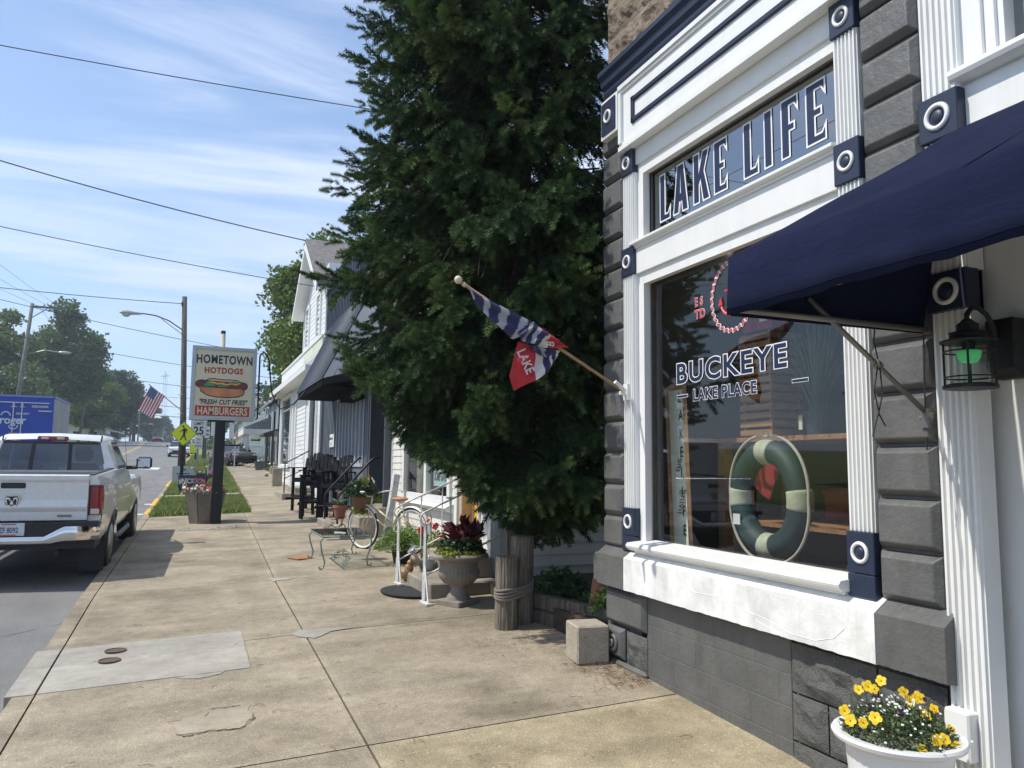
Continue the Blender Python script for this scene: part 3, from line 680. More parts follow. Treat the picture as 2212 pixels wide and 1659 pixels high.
# ================= awning =================
A = thing('awning', 'navy canvas awning on a metal frame over the shop door', 'awning', (3.2, 2.5, 1.5))
def m_canvas():
    m = Mat('navy_canvas'); v = m.coord(); a = m.noise(v, 2.2, 4); c = m.noise(v, 500, 2); st = m.noise(m.coord(scale=(1, .3, 1)), 14, 5, .7)
    base = m.ramp(a, [(.3, (.013, .018, .055)), (.7, (.021, .028, .078))]); base = m.mix(.35, base, m.ramp(st, [(.45, (1, 1, 1)), (.8, (1.5, 1.45, 1.3))]), 'MULTIPLY')
    m.col(base); m.set(Roughness=.9); m.p.inputs['Specular IOR Level'].default_value = .12; m.bump(m.math('ADD', m.math('MULTIPLY', m.noise(m.coord(scale=(1, .5, 1.6)), 5, 4), 3), c), .7, .04); return m.m
CANV = m_canvas(); STEEL = mat('galvanised_tube', (.22, .215, .20), .45, .7)
b = MB(); n = 46; ys_ = [2.575-i*.1 for i in range(n)]
xw = lambda t, y: 3.185-.02
for i, y in enumerate(ys_):
    for j in range(9):
        t = j/8; yy_ = y-(.18*t if i == 0 else 0.0)-(.10*t if i == 1 else 0); z = .885+(1.56-.885)*t+.07*(t*t-t)+.016*math.sin(y*5.3+t*4)*math.sin(PI*t)+.008*math.sin(y*13+t*9+math.sin(y*3))*math.sin(PI*t); b.v.append((2.05+(3.17-2.05)*t, yy_, z))
    for j in range(4): t = j/3; b.v.append((2.05+(.010*math.sin(y*9)+.006*math.sin(y*21+1))*t, y, .885-.25*t+(.004*math.sin(y*23) if j == 3 else 0)))
K = 13
for i in range(n-1):
    for j in range(8): a = i*K+j; b.f.append((a, a+1, a+K+1, a+K)); b.mi.append(0)
    for j in range(9, 12): a = i*K+j; b.f.append((a, a+1, a+K+1, a+K)); b.mi.append(0)
SM = mat('seam_thread', (.009, .012, .035), 1.0, spec=.02); s2 = MB(); s2.tube([(2.046+.010*math.sin(y*9)*.9+.006*math.sin(y*21+1)*.9, y, .662) for y in ys_], .0022, 4)
for y in (1.50, .35): s2.tube([(2.05+1.12*t, y, .889+.675*t+.07*(t*t-t)+.016*math.sin(y*5.3+t*4)*math.sin(PI*t)) for t in np.linspace(0, 1, 12)], .0018, 4)
s2.build('seams', SM, A)
o = b.build('canopy', CANV, A, smooth=True); o.modifiers.new('solid', 'SOLIDIFY').thickness = .004
b = MB(); b.quad((2.052, 2.572, .635), (2.052, 2.572, .88), (2.6, 2.50, 1.13), (3.17, 2.40, 1.53), (3.17, 2.572, 1.0), (3.165, 2.572, .645)); b.build('end_panel', CANV, A).modifiers.new('s', 'SOLIDIFY').thickness = .004
b = MB(); b.tube([(2.085, 2.55, .865), (2.085, -2, .865)], .012, 8); b.tube([(2.07, 2.55, .66), (3.16, 2.55, .66)], .014, 8); b.tube([(2.095, -2, .665), (2.095, 2.55, .665)], .011, 8); b.tube([(3.16, 2.38, 1.50), (3.16, -2, 1.50)], .012, 8); b.build('frame', STEEL, A, smooth=True)
b = MB(); b.tube([(2.46, 2.555, .745), (3.19, 2.572, .255)], .012, 8); b.tube([(2.85, 2.562, .485), (2.875, 2.563, .468)], .02, 8); b.build('strut', STEEL, A, smooth=True)
b = MB(); b.box(3.15, 3.2, 2.55, 2.59, .20, .29); b.tube([(3.165, 2.54, .25), (3.165, 2.60, .25)], .011, 6); b.tube([(3.165, 2.57, .22), (3.16, 2.54, .27)], .012, 6); b.build('bracket', STEEL, A)
CORD = mat('dark_cord', (.03, .03, .035), .8)
b = MB(); b.tube([(2.84, 2.55, .66), (2.83, 2.55, .58), (2.85, 2.55, .50)], .0035, 5); b.tube([(2.85, 2.55, .48), (2.82, 2.55, .36), (2.845, 2.55, .25), (2.88, 2.55, .20)], .0035, 5); b.tube([(2.86, 2.55, .48), (2.87, 2.55, .34), (2.835, 2.55, .24), (2.80, 2.55, .15)], .0035, 5); b.tube([(3.16, 2.56, .64), (3.15, 2.56, .45), (3.17, 2.58, .10)], .004, 5); b.build('cord', CORD, A)
# ================= lantern =================
L = thing('wall_lantern', 'black wall lantern with glass cylinder and green bulb by the white door', 'lantern', (3.3, 2.24, .5)); BLK = mat('black_metal', (.012, .012, .014), .45, .3, var=.2)
cx, cy_ = 3.02, 2.235
b = MB(); b.prism([(3.20, .34+.10), (3.20, .66), (3.31, .66), (3.31, .40), (3.26, .40)], 'y', cy_-.075, cy_+.055); b.build('back_plate', BLK, L, bevel=.01)
b = MB(); b.lathe([(.108, .542), (.110, .550), (.072, .562), (.070, .582), (.075, .586), (.044, .590), (.042, .622), (.03, .630), (.015, .645)], (cx, cy_, 0), 24); b.build('cap', BLK, L, smooth=True, auto=35)
b = MB(); b.lathe([(.086, .345), (.105, .347), (.105, .360), (.090, .366), (.06, .368)], (cx, cy_, 0), 24); b.build('base', BLK, L, auto=35)
b = MB()
for a in np.linspace(0, 2*PI, 5)[:-1]+.6: b.tube([(cx+.094*math.cos(a), cy_+.094*math.sin(a), .36), (cx+.094*math.cos(a), cy_+.094*math.sin(a), .545)], .005, 6)
for z in (.395, .505): b.tube([(cx+.094*math.cos(a), cy_+.094*math.sin(a), z) for a in np.linspace(0, 2*PI, 25)[:-1]], .0035, 6, closed=True)
b.build('cage', BLK, L)
b = MB(); b.tube([(cx, cy_, .63), (cx, cy_, .665), (cx+.03, cy_, .695), (cx+.07, cy_, .70), (cx+.12, cy_, .675), (cx+.16, cy_, .63), (cx+.185, cy_, .57)], .011, 8); b.build('arm', BLK, L, smooth=True)
b = MB(); b.lathe([(.074, .365), (.074, .545)], (cx, cy_, 0), 24); b.build('glass_cylinder', m_glass('lantern_glass', (.82, .86, .84), 1.35), L, smooth=True)
gm = Mat('green_bulb'); gm.col((.12, .6, .22)); gm.p.inputs['Emission Color'].default_value = (.12, .75, .25, 1); gm.p.inputs['Emission Strength'].default_value = .2
b = MB(); b.lathe([(.012, .455), (.03, .46), (.042, .475), (.050, .505), (.03, .51)], (cx, cy_, 0), 16); b.build('bulb', gm.m, L, smooth=True); b = MB(); b.lathe([(.022, .508), (.03, .545)], (cx, cy_, 0), 12); b.build('socket', BLK, L)
# ================= things in the display window =================
OAK = mat('oak_wood', (.33, .17, .07), .55, var=.3, vs=6, stretch=(.4, 4, 4)); CRATE = mat('crate_wood', (.36, .19, .08), .7, var=.35, vs=5, stretch=(3, .5, 6)); CREAM = mat('cream_paint', (.62, .60, .46), .7, var=.08); CHAR = mat('charcoal_ink', (.03, .03, .03), .6)
t = thing('wooden_sign', 'tall narrow cream sign reading LAKE LIFE in an oak frame, leaning inside the display window', 'sign', (3.55, 5.1, -.6))
def lean(u, v, d=0): # u across 0..1, v up 0..1
    return (3.52+.02*v-d, 5.16-.24*u+.09*v, -.60+1.24*v)
b = MB(); b.quad(lean(0, 0), lean(1, 0), lean(1, 1), lean(0, 1)); b.build('panel', mat('sign_board_cream', (.82, .80, .64), .7, var=.05), t)
b = MB()
for (p, q) in ((lean(0, 0), lean(0, 1)), (lean(1, 0), lean(1, 1)), (lean(0, 1), lean(1, 1)), (lean(0, 0), lean(1, 0))): b.tube([p, q], .022, 4)
b.build('frame', OAK, t)
for i, ch in enumerate('LAKELIFE'):
    v = .90-.115*i-(.0 if i < 4 else .02); p = lean(.62, v, .004); text('letter', ch, CHAR, frame(p, (0, -1, 0), (0, .07, 1)), .115, .001, .0005, .75, 0, t)
text('script', 'the', CHAR, frame(lean(.34, .46, .004), (0, -.35, 1), (0, -1, -.35)), .10, -.001, .0005, .9, .4, t); text('script', 'living', CHAR, frame(lean(.34, .20, .004), (0, -.35, 1), (0, -1, -.35)), .11, -.001, .0005, .9, .4, t)
# display table
t = thing('display_table', 'oak display table behind the life ring in the shop window', 'table', (4.0, 4.4, -.85))
b = MB(); b.box(3.92, 4.7, 3.1, 5.18, .205, .24); b.build('table_top', OAK, t)
for (x, y) in ((3.95, 5.05), (3.95, 3.2), (4.6, 5.05), (4.6, 3.2)): b = MB(); b.box(x, x+.07, y, y+.10, -.88, .205); b.build('leg', OAK, t)
b = MB(); b.box(3.96, 4.66, 3.2, 5.1, -.42, -.39); b.build('shelf', OAK, t)
t = thing('slatted_crate', 'tall slatted wooden crate stack standing on the oak display table', 'crate', (4.0, 4.8, .25))
for k in range(3):
    b = MB(); z0 = .245+k*.27
    for j in range(4): b.box(3.95, 3.965, 4.50, 4.86, z0+.01+j*.064, z0+.052+j*.064); b.box(3.965, 4.25, 4.50, 4.515, z0+.01+j*.064, z0+.052+j*.064); b.box(3.965, 4.25, 4.845, 4.86, z0+.01+j*.064, z0+.052+j*.064)
    for (x, y) in ((3.967, 4.53), (3.967, 4.83), (4.22, 4.53), (4.22, 4.83)): b.box(x, x+.02, y-.01, y+.01, z0, z0+.262)
    b.box(3.97, 4.24, 4.52, 4.84, z0+.0, z0+.012); b.build('crate_tier', CRATE, t)
t = thing('paper_bag', 'magenta paper bag with a white label on top of the slatted crate', 'bag', (4.0, 4.65, 1.06)); b = MB(); b.prism([(4.50, 1.06), (4.84, 1.06), (4.80, 1.28), (4.56, 1.30)], 'x', 3.98, 4.14); b.build('bag', mat('magenta_paper', (.30, .04, .09), .6), t)
b = MB(); b.box(3.973, 3.979, 4.56, 4.64, 1.12, 1.19); b.build('label', CREAM, t)
t = thing('potted_grass', 'tall ornamental grass in a dark pot on the display table in the window', 'plant', (4.1, 4.1, .24)); b = MB(); b.lathe([(.075, .24), (.095, .41), (.088, .41), (.08, .38)], (4.05, 4.15, 0), 18); b.build('pot', mat('slate_pot', (.04, .05, .06), .5), t)
def blades(c, n, h, spread, w, sd, droop=.3):
    q = np.random.RandomState(sd); V = []; Fc = []; k = 6
    for i in range(n):
        a = q.uniform(0, 2*PI); s = q.uniform(.1, 1)*spread; H = h*q.uniform(.6, 1.1); r0 = q.uniform(0, .05); ta = a+PI/2+q.uniform(-.8, .8); wx, wy = w*math.cos(ta), w*math.sin(ta)
        for j in range(k):
            u = j/(k-1); rr = r0+s*u**1.6; z = H*(u-droop*u**3*s/spread); ww = (1-u)**.6
            x, y = c[0]+math.cos(a)*rr, c[1]+math.sin(a)*rr; V += [(x-wx*ww, y-wy*ww, c[2]+z), (x+wx*ww, y+wy*ww, c[2]+z)]
        m = i*2*k
        for j in range(k-1): Fc.append((m+2*j, m+2*j+1, m+2*j+3, m+2*j+2))
    return np.array(V), np.array(Fc)
def m_leaf(name, a, b_, rough=.55, trans=.0):
    m = Mat(name); n = m.noise(m.coord(), 6, 3); g = m.n('ShaderNodeNewGeometry'); 
    c = m.ramp(m.math('ADD', m.math('MULTIPLY', n, .5), m.math('MULTIPLY', g.outputs['Random Per Island'], .5)), [(.25, a), (.75, b_)]); m.col(c); m.set(Roughness=rough)
    if trans:
        tr = m.n('ShaderNodeBsdfTranslucent'); m.l(c, tr.inputs[0]); mxs = m.n('ShaderNodeMixShader'); mxs.inputs[0].default_value = trans
        m.l(m.p.outputs[0], mxs.inputs[1]); m.l(tr.outputs[0], mxs.inputs[2]); m.l(mxs.outputs[0], m.nt.nodes['Material Output'].inputs[0])
    return m.m
GRN = m_leaf('green_leaf', (.035, .075, .02), (.09, .16, .045), trans=.2); YGRN = m_leaf('lime_leaf', (.20, .27, .03), (.38, .42, .07), trans=.25); DGRN = m_leaf('dark_leaf', (.015, .04, .012), (.04, .085, .025))
V, Fc = blades((4.05, 4.15, .36), 130, .85, .42, .006, 5); npmesh('foliage', V, Fc, m_leaf('dry_grass_leaf', (.07, .13, .06), (.17, .24, .13)), t)
b = MB(); b.box(3.952, 3.955, 4.20, 4.235, .28, .38); tag(b.build('price_tag', CREAM), 'white price tag hanging at the dark pot on the display table', 'price tag')
# life ring
t = thing('life_ring', 'dark green life ring with cream bands and rope hanging in the display window', 'life ring', (3.55, 4.04, -.2)); LG = mat('dark_green_paint', (.012, .036, .034), .6, var=.4, bump=.2, bs=60); LC = mat('ring_band', (.40, .40, .28), .8, var=.25, vs=12)
Rv, Rh, r = .305, .275, .078; cc = Vector((3.50, 4.03, -.19))
def rp(a, k=1): return cc+Vector((0, Rh*k*math.cos(a), Rv*k*math.sin(a)))
b = MB(); b.tube([rp(2*PI*i/48) for i in range(48)], r, 14, closed=True); b.build('ring', LG, t, smooth=True)
for a0 in (PI/2, PI, 3*PI/2, 0):
    b = MB(); b.tube([rp(a0+d) for d in np.linspace(-.19, .19, 8)], r*1.05, 14); b.build('band', LC, t, smooth=True)
ROPE = mat('pale_rope', (.42, .38, .30), .9, bump=.6, bs=120); b = MB(); P = [rp(2*PI*i/72, 1.33+.08*abs(math.sin(2*2*PI*i/72))) + Vector((-.02, 0, 0)) for i in range(72)]; b.tube(P, .011, 6, closed=True); b.build('rope', ROPE, t, smooth=True)
b = MB(); b.box(3.42, 3.424, 4.23, 4.30, -.37, -.30); b.build('label', mat('paper_tag', (.6, .6, .58), .8), t)
t = thing('pennant', 'red cloth pennant hanging behind the upper left of the life ring', 'pennant', (3.8, 4.4, 0)); b = MB(); b.add([(3.80, 4.72, .05), (3.78, 4.46, .18), (3.82, 4.28, .02), (3.80, 4.38, -.22), (3.84, 4.6, -.12)], [(0, 1, 2, 3, 4)]); b.build('cloth', mat('red_cloth', (.30, .02, .025), .8), t)
t = thing('picture_frame', 'dark framed picture on the left end wall inside the shop', 'picture', (4.4, 5.2, .9)); b = MB()
b.box(3.75, 4.6, 5.60, 5.64, 1.0, 1.9); b.build('frame', mat('dark_frame', (.03, .025, .03), .5), t); b = MB(); b.box(3.83, 4.52, 5.59, 5.6, 1.08, 1.82); b.build('mat_board', mat('grey_board', (.12, .12, .12), .8), t)
# ceiling lamps seen through the glass
lm = Mat('lamp_glow'); lm.p.inputs['Emission Color'].default_value = (1, .97, .9, 1); lm.p.inputs['Emission Strength'].default_value = 14
for i, (x, y) in enumerate(((4.4, 4.45), (4.4, 5.05), (4.4, 5.55))):
    t = thing('ceiling_lamp', ('round ceiling lamp nearest the door inside the shop', 'round ceiling lamp in the middle of the shop window view', 'round ceiling lamp deepest in the shop at the left')[i], 'lamp', (x, y, 1.99), group='ceiling lamps inside the shop'); b = MB(); b.ball((x, y, 1.97), .05, 12, (1, 1, .45)); b.build('globe', lm.m, t, smooth=True)
for (x0, y0, z0, m_, lb, ca_, nm) in ((4.3, 3.3, .25, CREAM, 'small cream box on the right end of the display table', 'box', 'gift_box'), (4.5, 4.3, -.38, mat('tin_red', (.25, .03, .03), .5), 'red tin on the lower shelf of the display table', 'tin', 'tin_box'), (4.15, 3.75, -.88, CRATE, 'brown wooden box under the display table', 'box', 'wooden_box')):
    b = MB(); b.bbox(x0, x0+.25, y0, y0+.28, z0, z0+.22, .01); b.bbox(x0-.01, x0+.26, y0-.01, y0+.29, z0+.19, z0+.24, .008); tag(b.build(nm, m_), lb, ca_)
# ================= flag on the pilaster =================
t = thing('hanging_flag', 'navy, grey and red flag reading LAKE on a wooden pole from the white pilaster', 'flag', (3.17, 5.26, .6))
def fz(u, v, d=0): return (FA[0]*u+FA[1]*v+FA[2], 5.2+d, FB[0]*u+FB[1]*v+FB[2])
FA = (0.00088902, -1.401e-05, 1.43421054); FB = (5.068e-05, -0.00078265, 1.50593642)
PW = mat('pole_wood', (.36, .24, .13), .5, var=.2, vs=8); p0, p1 = Vector(fz(350, 250)), Vector(fz(1905, 1290))
b = MB(); b.tube([p0, p1], .0125, 8); b.build('pole', PW, t, smooth=True)
b = MB(); b.ball(fz(335, 232), .030, 12); b.tube([fz(375, 265), fz(400, 285)], .017, 8); b.build('finial', mat('pale_wood', (.62, .53, .38), .5), t, smooth=True)
b = MB(); b.tube([fz(1810, 1195), fz(1915, 1290)], .020, 10); b.box(3.150, 3.175, 5.22, 5.28, .53, .66); b.bbox(3.10, 3.16, 5.235, 5.265, .57, .60, .004); b.build('bracket', WHITE, t)
FN = mat('flag_navy', (.030, .030, .095), .85, var=.1); FG = mat('flag_grey', (.36, .37, .40), .85, var=.08); FR = mat('flag_red', (.47, .03, .04), .85, var=.08); FW = mat('flag_white', (.62, .60, .58), .85); FM = [FN, FG, FR, FW]
def cloth(name, top, bot, bands, skew=0, n=48, m=14, fold=.012, dd=0, ph=0, split=None):
    """ruled cloth between two poly-lines; bands: list of (s_end, material index)"""
    def at(pl, s):
        L_ = [0]
        for a, c in zip(pl, pl[1:]): L_.append(L_[-1]+math.hypot(c[0]-a[0], c[1]-a[1]))
        x = s*L_[-1]
        for i in range(len(pl)-1):
            if x <= L_[i+1]+1e-6: u = (x-L_[i])/(L_[i+1]-L_[i]+1e-9); return (pl[i][0]+(pl[i+1][0]-pl[i][0])*u, pl[i][1]+(pl[i+1][1]-pl[i][1])*u)
        return pl[-1]
    b = MB()
    for i in range(n+1):
        for j in range(m+1):
            s, u = i/n, j/m; a, c = at(top, s), at(bot, s); x = a[0]+(c[0]-a[0])*u; y = a[1]+(c[1]-a[1])*u; b.v.append(fz(x, y, dd+fold*math.sin(s*9+u*5+ph)*(.3+u)+fold*.8*math.sin(u*11+s*3)))
    for i in range(n):
        for j in range(m):
            s = (i+.5)/n+skew*((j+.5)/m-.5); k = bands[-1][1]
            for (e, mi) in bands:
                if s <= e: k = mi; break
            a = i*(m+1)+j; b.f.append((a, a+1, a+m+2, a+m+1)); b.mi.append(k)
    return b
b = cloth('a', [(405, 285), (640, 430), (980, 600), (1080, 680)], [(405, 300), (470, 430), (620, 610), (830, 780)], [(.10, 1), (.26, 0), (.30, 0), (.40, 1), (.56, 0), (.68, 1), (.84, 0), (.93, 1), (1.1, 0)], -.25, dd=-.02); b.build('banner', FM, t, smooth=True)
b = cloth('b', [(880, 800), (1000, 840), (1140, 880), (1262, 880)], [(850, 1270), (960, 1215), (1060, 1168), (1170, 1080), (1250, 950)], [(.42, 2), (.60, 3), (.74, 0), (.82, 3), (.92, 0), (1.1, 3)], .0, dd=.0, ph=1); b.v = b.v; b.build('lower_panel', FM, t, smooth=True)
b = MB(); b.quad(fz(880, 805, .004), fz(808, 1130, .0), fz(850, 1270, .0), fz(1000, 1190, -.004), fz(985, 900, .0)); b.build('red_panel', FR, t)
b = cloth('c', [(1080, 660), (1330, 855)], [(1140, 870), (1330, 858)], [(.25, 2), (1.1, 2)], 0, 12, 8, dd=-.03); b.build('hoist_panel', FM, t, smooth=True)
b = cloth('d', [(850, 720), (960, 640), (1000, 610), (1085, 690), (1140, 740)], [(880, 795), (960, 830), (1040, 850), (1100, 862), (1130, 865)], [(.2, 0), (.35, 1), (.5, 0), (.62, 1), (.82, 0), (1.1, 3)], .35, dd=-.05, ph=2, fold=.02); b.build('knot_fold', FM, t, smooth=True)
b = cloth('e', [(950, 850), (1200, 880)], [(1100, 960), (1180, 935)], [(.3, 0), (.55, 1), (1.1, 0)], .3, 16, 8, dd=-.03); b.build('knot_fold', FM, t, smooth=True)
P = fz(905, 1010, -.02); Q = fz(985, 1190, -.02); d_ = Vector(Q)-Vector(P); text('lettering', 'LAKE', FW, frame(fz(862, 900, -.016), d_, (.9, 0, .35)), .105, .002, .0005, .78, 0, t, 1.0)
text('lettering', 'B', FW, frame(fz(1185, 860, -.045), (0.15, 0, 1), (-1, 0, .1)), .09, .001, .0005, .8, 0, t)
# ================= white urn pot with pansies (front right) =================
t = thing('flower_pot', 'white plastic urn pot of yellow pansies and white alyssum by the door pilaster', 'flower pot', (2.66, 2.36, -1.7)); PC = Vector((2.70, 2.39, 0)); ZR = -1.06
PLW = mat('white_plastic', (.74, .74, .75), .35, var=.05)
b = MB(); b.lathe([(.13, -1.70), (.15, -1.66), (.14, -1.60), (.155, -1.50), (.19, ZR-.10), (.20, ZR-.04), (.215, ZR-.03), (.215, ZR-.025)], PC, 72, flute=.03, fl=(-1.6, ZR-.09), fn=36); b.lathe([(.215, ZR-.03), (.246, ZR-.015), (.252, ZR), (.246, ZR+.009), (.21, ZR+.006), (.195, ZR-.014), (.185, ZR-.045)], PC, 64); b.build('urn', PLW, t, smooth=True, auto=40)
b = MB(); b.lathe([(.01, ZR-.04), (.195, ZR-.03)], PC, 24); b.build('soil', DARKG, t)
def leafcloud(pts, size, sd, asp=.45, up=.3, curl=.15):
    """one pointed leaf (2 tris folded) per point"""
    q = np.random.RandomState(sd); n = len(pts); pts = np.asarray(pts); d = q.normal(size=(n, 3)); d[:, 2] = np.abs(d[:, 2])*up+q.uniform(-.2, .5, n); d /= np.linalg.norm(d, axis=1)[:, None]
    s = q.normal(size=(n, 3)); s -= d*(s*d).sum(1)[:, None]; s /= np.linalg.norm(s, axis=1)[:, None]; nn = np.cross(d, s); L_ = (size*q.uniform(.6, 1.3, n))[:, None]
    a = pts; b_ = pts+d*L_*.5+s*L_*asp*.5+nn*L_*curl; c = pts+d*L_; e = pts+d*L_*.5-s*L_*asp*.5+nn*L_*curl
    V = np.stack([a, b_, c, e], 1).reshape(-1, 3); i = np.arange(n)*4; Fc = np.stack([i, i+1, i+2, i+3], 1); return V, Fc
def dome(c, rx, ry, h, n, sd, fill=.5):
    q = np.random.RandomState(sd); a = q.uniform(0, 2*PI, n); r = np.sqrt(q.uniform(0, 1, n)); z = h*np.sqrt(np.maximum(0, 1-r*r))*q.uniform(fill, 1, n); return np.stack([c[0]+r*rx*np.cos(a), c[1]+r*ry*np.sin(a), c[2]+z], 1)
P = dome((PC.x, PC.y, ZR-.02), .215, .215, .13, 3000, 3, .1); V, Fc = leafcloud(P, .024, 4, .35); npmesh('foliage', V, Fc, m_leaf('pansy_leaf', (.05, .09, .035), (.15, .19, .07), trans=.2), t)
b = MB()
for i in range(90):
    a = rnd.uniform(0, 2*PI); r0 = rnd.uniform(0, .17); r1 = r0+rnd.uniform(0, .07); b.tube([(PC.x+r0*math.cos(a), PC.y+r0*math.sin(a), ZR-.02), (PC.x+r1*math.cos(a), PC.y+r1*math.sin(a), ZR+rnd.uniform(.03, .16))], .0012, 3)
b.build('stems', GRN, t)
YP = m_leaf('yellow_petal', (.75, .45, .01), (.85, .62, .02)); WPT = mat('white_petal', (.72, .72, .70), .6); PPT = mat('purple_petal', (.05, .015, .09), .6); OR = mat('orange_centre', (.4, .12, .01), .6)
def flower(b, c, nrm, s, k=5):
    nrm = Vector(nrm).normalized(); u = nrm.orthogonal().normalized(); v = nrm.cross(u); c = Vector(c); ph = rnd.uniform(0, 6)
    for i in range(k):
        a = ph+2*PI*i/k; d = u*math.cos(a)+v*math.sin(a); w = nrm.cross(d); R_ = s*rnd.uniform(.85, 1.1)
        b.add([c, c+d*R_*.55+w*R_*.48+nrm*R_*.12, c+d*R_*.95+w*R_*.22+nrm*R_*.10, c+d*R_*.95-w*R_*.22+nrm*R_*.16, c+d*R_*.55-w*R_*.48+nrm*R_*.12], [(0, 1, 2, 3, 4)])
fl = [(-.30, -.12, .16), (-.28, -.02, .10), (-.20, .08, .24), (-.16, .05, .26), (-.04, .12, .22), (.04, .14, .25), (-.29, .1, .13), (.10, -.1, .12), (.16, -.02, .18), (.20, .03, .17), (.24, .12, .12), (.31, .02, .10), (.24, -.14, .04), (-.02, -.26, .05), (.03, -.27, .055), (-.12, -.25, .02), (.12, -.27, .0), (-.32, .03, .10), (.28, .2, .15), (-.08, .2, .2)]
for (x, y, z) in fl:
    x *= .72; y *= .72; z *= .72; b = MB(); c = (PC.x+x, PC.y+y, ZR+z); nn = (-.45+x*.6+rnd.uniform(-.3, .3), -.8+rnd.uniform(-.3, .3), .55); flower(b, c, nn, rnd.uniform(.020, .027)); o = b.build('pansy', YP, t); b = MB(); b.ball(Vector(c)+Vector(nn).normalized()*.003, .003, 6); b.build('flower_centre', OR, o)
b = MB()
for i in range(120):
    x, y = rnd.gauss(-.04, .085), rnd.gauss(-.02, .09); flower(b, (PC.x+x, PC.y+y, ZR+.04+.09*max(0, 1-(x*x+y*y)*20)+rnd.uniform(-.015, .02)), (rnd.uniform(-1, 1), -.6, 1), .0055, 4)
tag(b.build('alyssum', WPT, t), kind='stuff')
for i in range(6):
    b = MB(); flower(b, (PC.x+rnd.uniform(-.06, .22), PC.y+rnd.uniform(-.06, .15), ZR+rnd.uniform(.05, .16)), (rnd.uniform(-1, 1), -1, .5), .013); b.build('viola', PPT, t)
# ================= concrete block, pilings, timber bed =================
BLKC = m_concrete('cast_block', (.34, .30, .24), (.46, .41, .34), speck=.9)
b = MB(); R = Matrix.Translation((3.02, 5.62, 0)) @ Matrix.Rotation(math.radians(-8), 4, 'Z'); z = gz(3, 5.6); b.bbox(-.135, .135, -.12, .17, z-.01, z+.285, .012, R); tag(b.build('concrete_block', BLKC), 'square weathered concrete block on the pavement at the grey building corner', 'concrete block')
def m_wood(name, c, c2, gr=60):
    m = Mat(name); a = m.noise(m.coord(scale=(1, 1, .06)), gr, 5, .7); f = m.noise(m.coord(scale=(1, 1, .3)), 6, 4)
    base = m.mix(.6, m.ramp(a, [(.33, [x*.35 for x in c]), (.48, c), (.7, c2)]), m.ramp(f, [(.3, .5), (.7, 1.15)]), 'MULTIPLY'); m.col(base); m.set(Roughness=.9); m.bump(a, 1, .02); return m.m
PILE = m_wood('weathered_piling', (.20, .165, .125), (.34, .30, .24)); TIMB = m_wood('weathered_timber', (.13, .105, .08), (.22, .19, .15), 30)
def piling(x, y, r, h, lb):
    t = thing('wooden_piling', lb, 'piling', (x, y, gz(x, y)), group='weathered wooden pilings'); z = gz(x, y)-.02; b = MB(); n = 40; vs = []
    for k, (zz_, rr) in enumerate([(z, r*1.03), (z+h*.5, r), (z+h-.02, r*.98), (z+h, r*.93)]):
        for j in range(n):
            th = 2*PI*j/n; q = 1-.05*(1 if (j*7) % 5 == 0 else 0)-.02*math.sin(j*3.1); vs.append((x+rr*q*math.cos(th), y+rr*q*math.sin(th), zz_))
    b.add(vs, [(k*n+j, k*n+(j+1) % n, (k+1)*n+(j+1) % n, (k+1)*n+j) for k in range(3) for j in range(n)]+[tuple(3*n+j for j in range(n))]); b.build('post', PILE, t)
    return z
piling(2.80, 6.83, .103, .67, 'shorter of two roped weathered pilings, in front of the taller one'); piling(3.02, 6.97, .112, .83, 'taller of two roped weathered pilings, tight against the hanging spruce branches')
b = MB()
for k in range(4):
    P = []; zc = gz(2.9, 6.9)+.29+k*.026
    for i in range(40):
        a = 2*PI*i/40; cx_, cy2 = 2.91, 6.90; L_ = .245; W_ = .135; th = math.atan2(.14, .22); u = L_*math.cos(a); v = W_*math.sin(a); P.append((cx_+u*math.cos(th)-v*math.sin(th), cy2+u*math.sin(th)+v*math.cos(th), zc+.03*math.cos(a)+.006*math.sin(a*3+k)))
    b.tube(P, .0135, 6, closed=True)
tag(b.build('mooring_rope', mat('grey_rope', (.22, .19, .16), .95, bump=.8, bs=130), smooth=True), 'grey rope wound around the pair of wooden pilings', 'rope')
t = thing('timber_planter', 'low raised bed of weathered timbers between pilings and grey building', 'raised bed', (3.3, 6.6, -1.5)); zt = -1.52
for k in range(2):
    b = MB(); Rm = Matrix.Translation((3.16, 6.95, 0)) @ Matrix.Rotation(math.atan2(-.32, 1.25)-PI/2+PI, 4, 'Z'); b.bbox(-.05, .05, -1.15, .12, zt+.02+k*.145, zt+.158+k*.145, .012, Matrix.Translation((3.16, 7.0, 0)) @ Matrix.Rotation(math.radians(14), 4, 'Z')); b.build('timber', TIMB, t)
b = MB(); b.box(3.2, 6, 5.85, 8.6, -1.56, -1.30); b.build('soil', DARKG, t)
def weed(x, y, z, n, h, sd, lb, size=.06, r=.2, m_=None):
    P = dome((x, y, z), r, r, h, n, sd, .2); V, Fc = leafcloud(P, size, sd, .4); o = npmesh('leafy_plant', V, Fc, m_ or GRN); return tag(o, lb, 'plant')
weed(3.55, 7.2, -1.32, 700, .30, 11, 'leafy green plant in the raised bed behind the pilings', .07, .28); weed(3.75, 6.5, -1.32, 900, .18, 12, 'low green ground plant in the middle of the raised bed', .05, .35, m_leaf('weed', (.05, .11, .02), (.13, .24, .05)))
weed(3.45, 6.1, -1.30, 420, .26, 13, 'bright pale green plant at the grey building corner', .06, .13, m_leaf('bright_weed', (.14, .24, .05), (.30, .40, .10))); weed(3.07, 7.22, -1.5, 200, .28, 14, 'strip of green weeds between piling and timber bed', .05, .07)
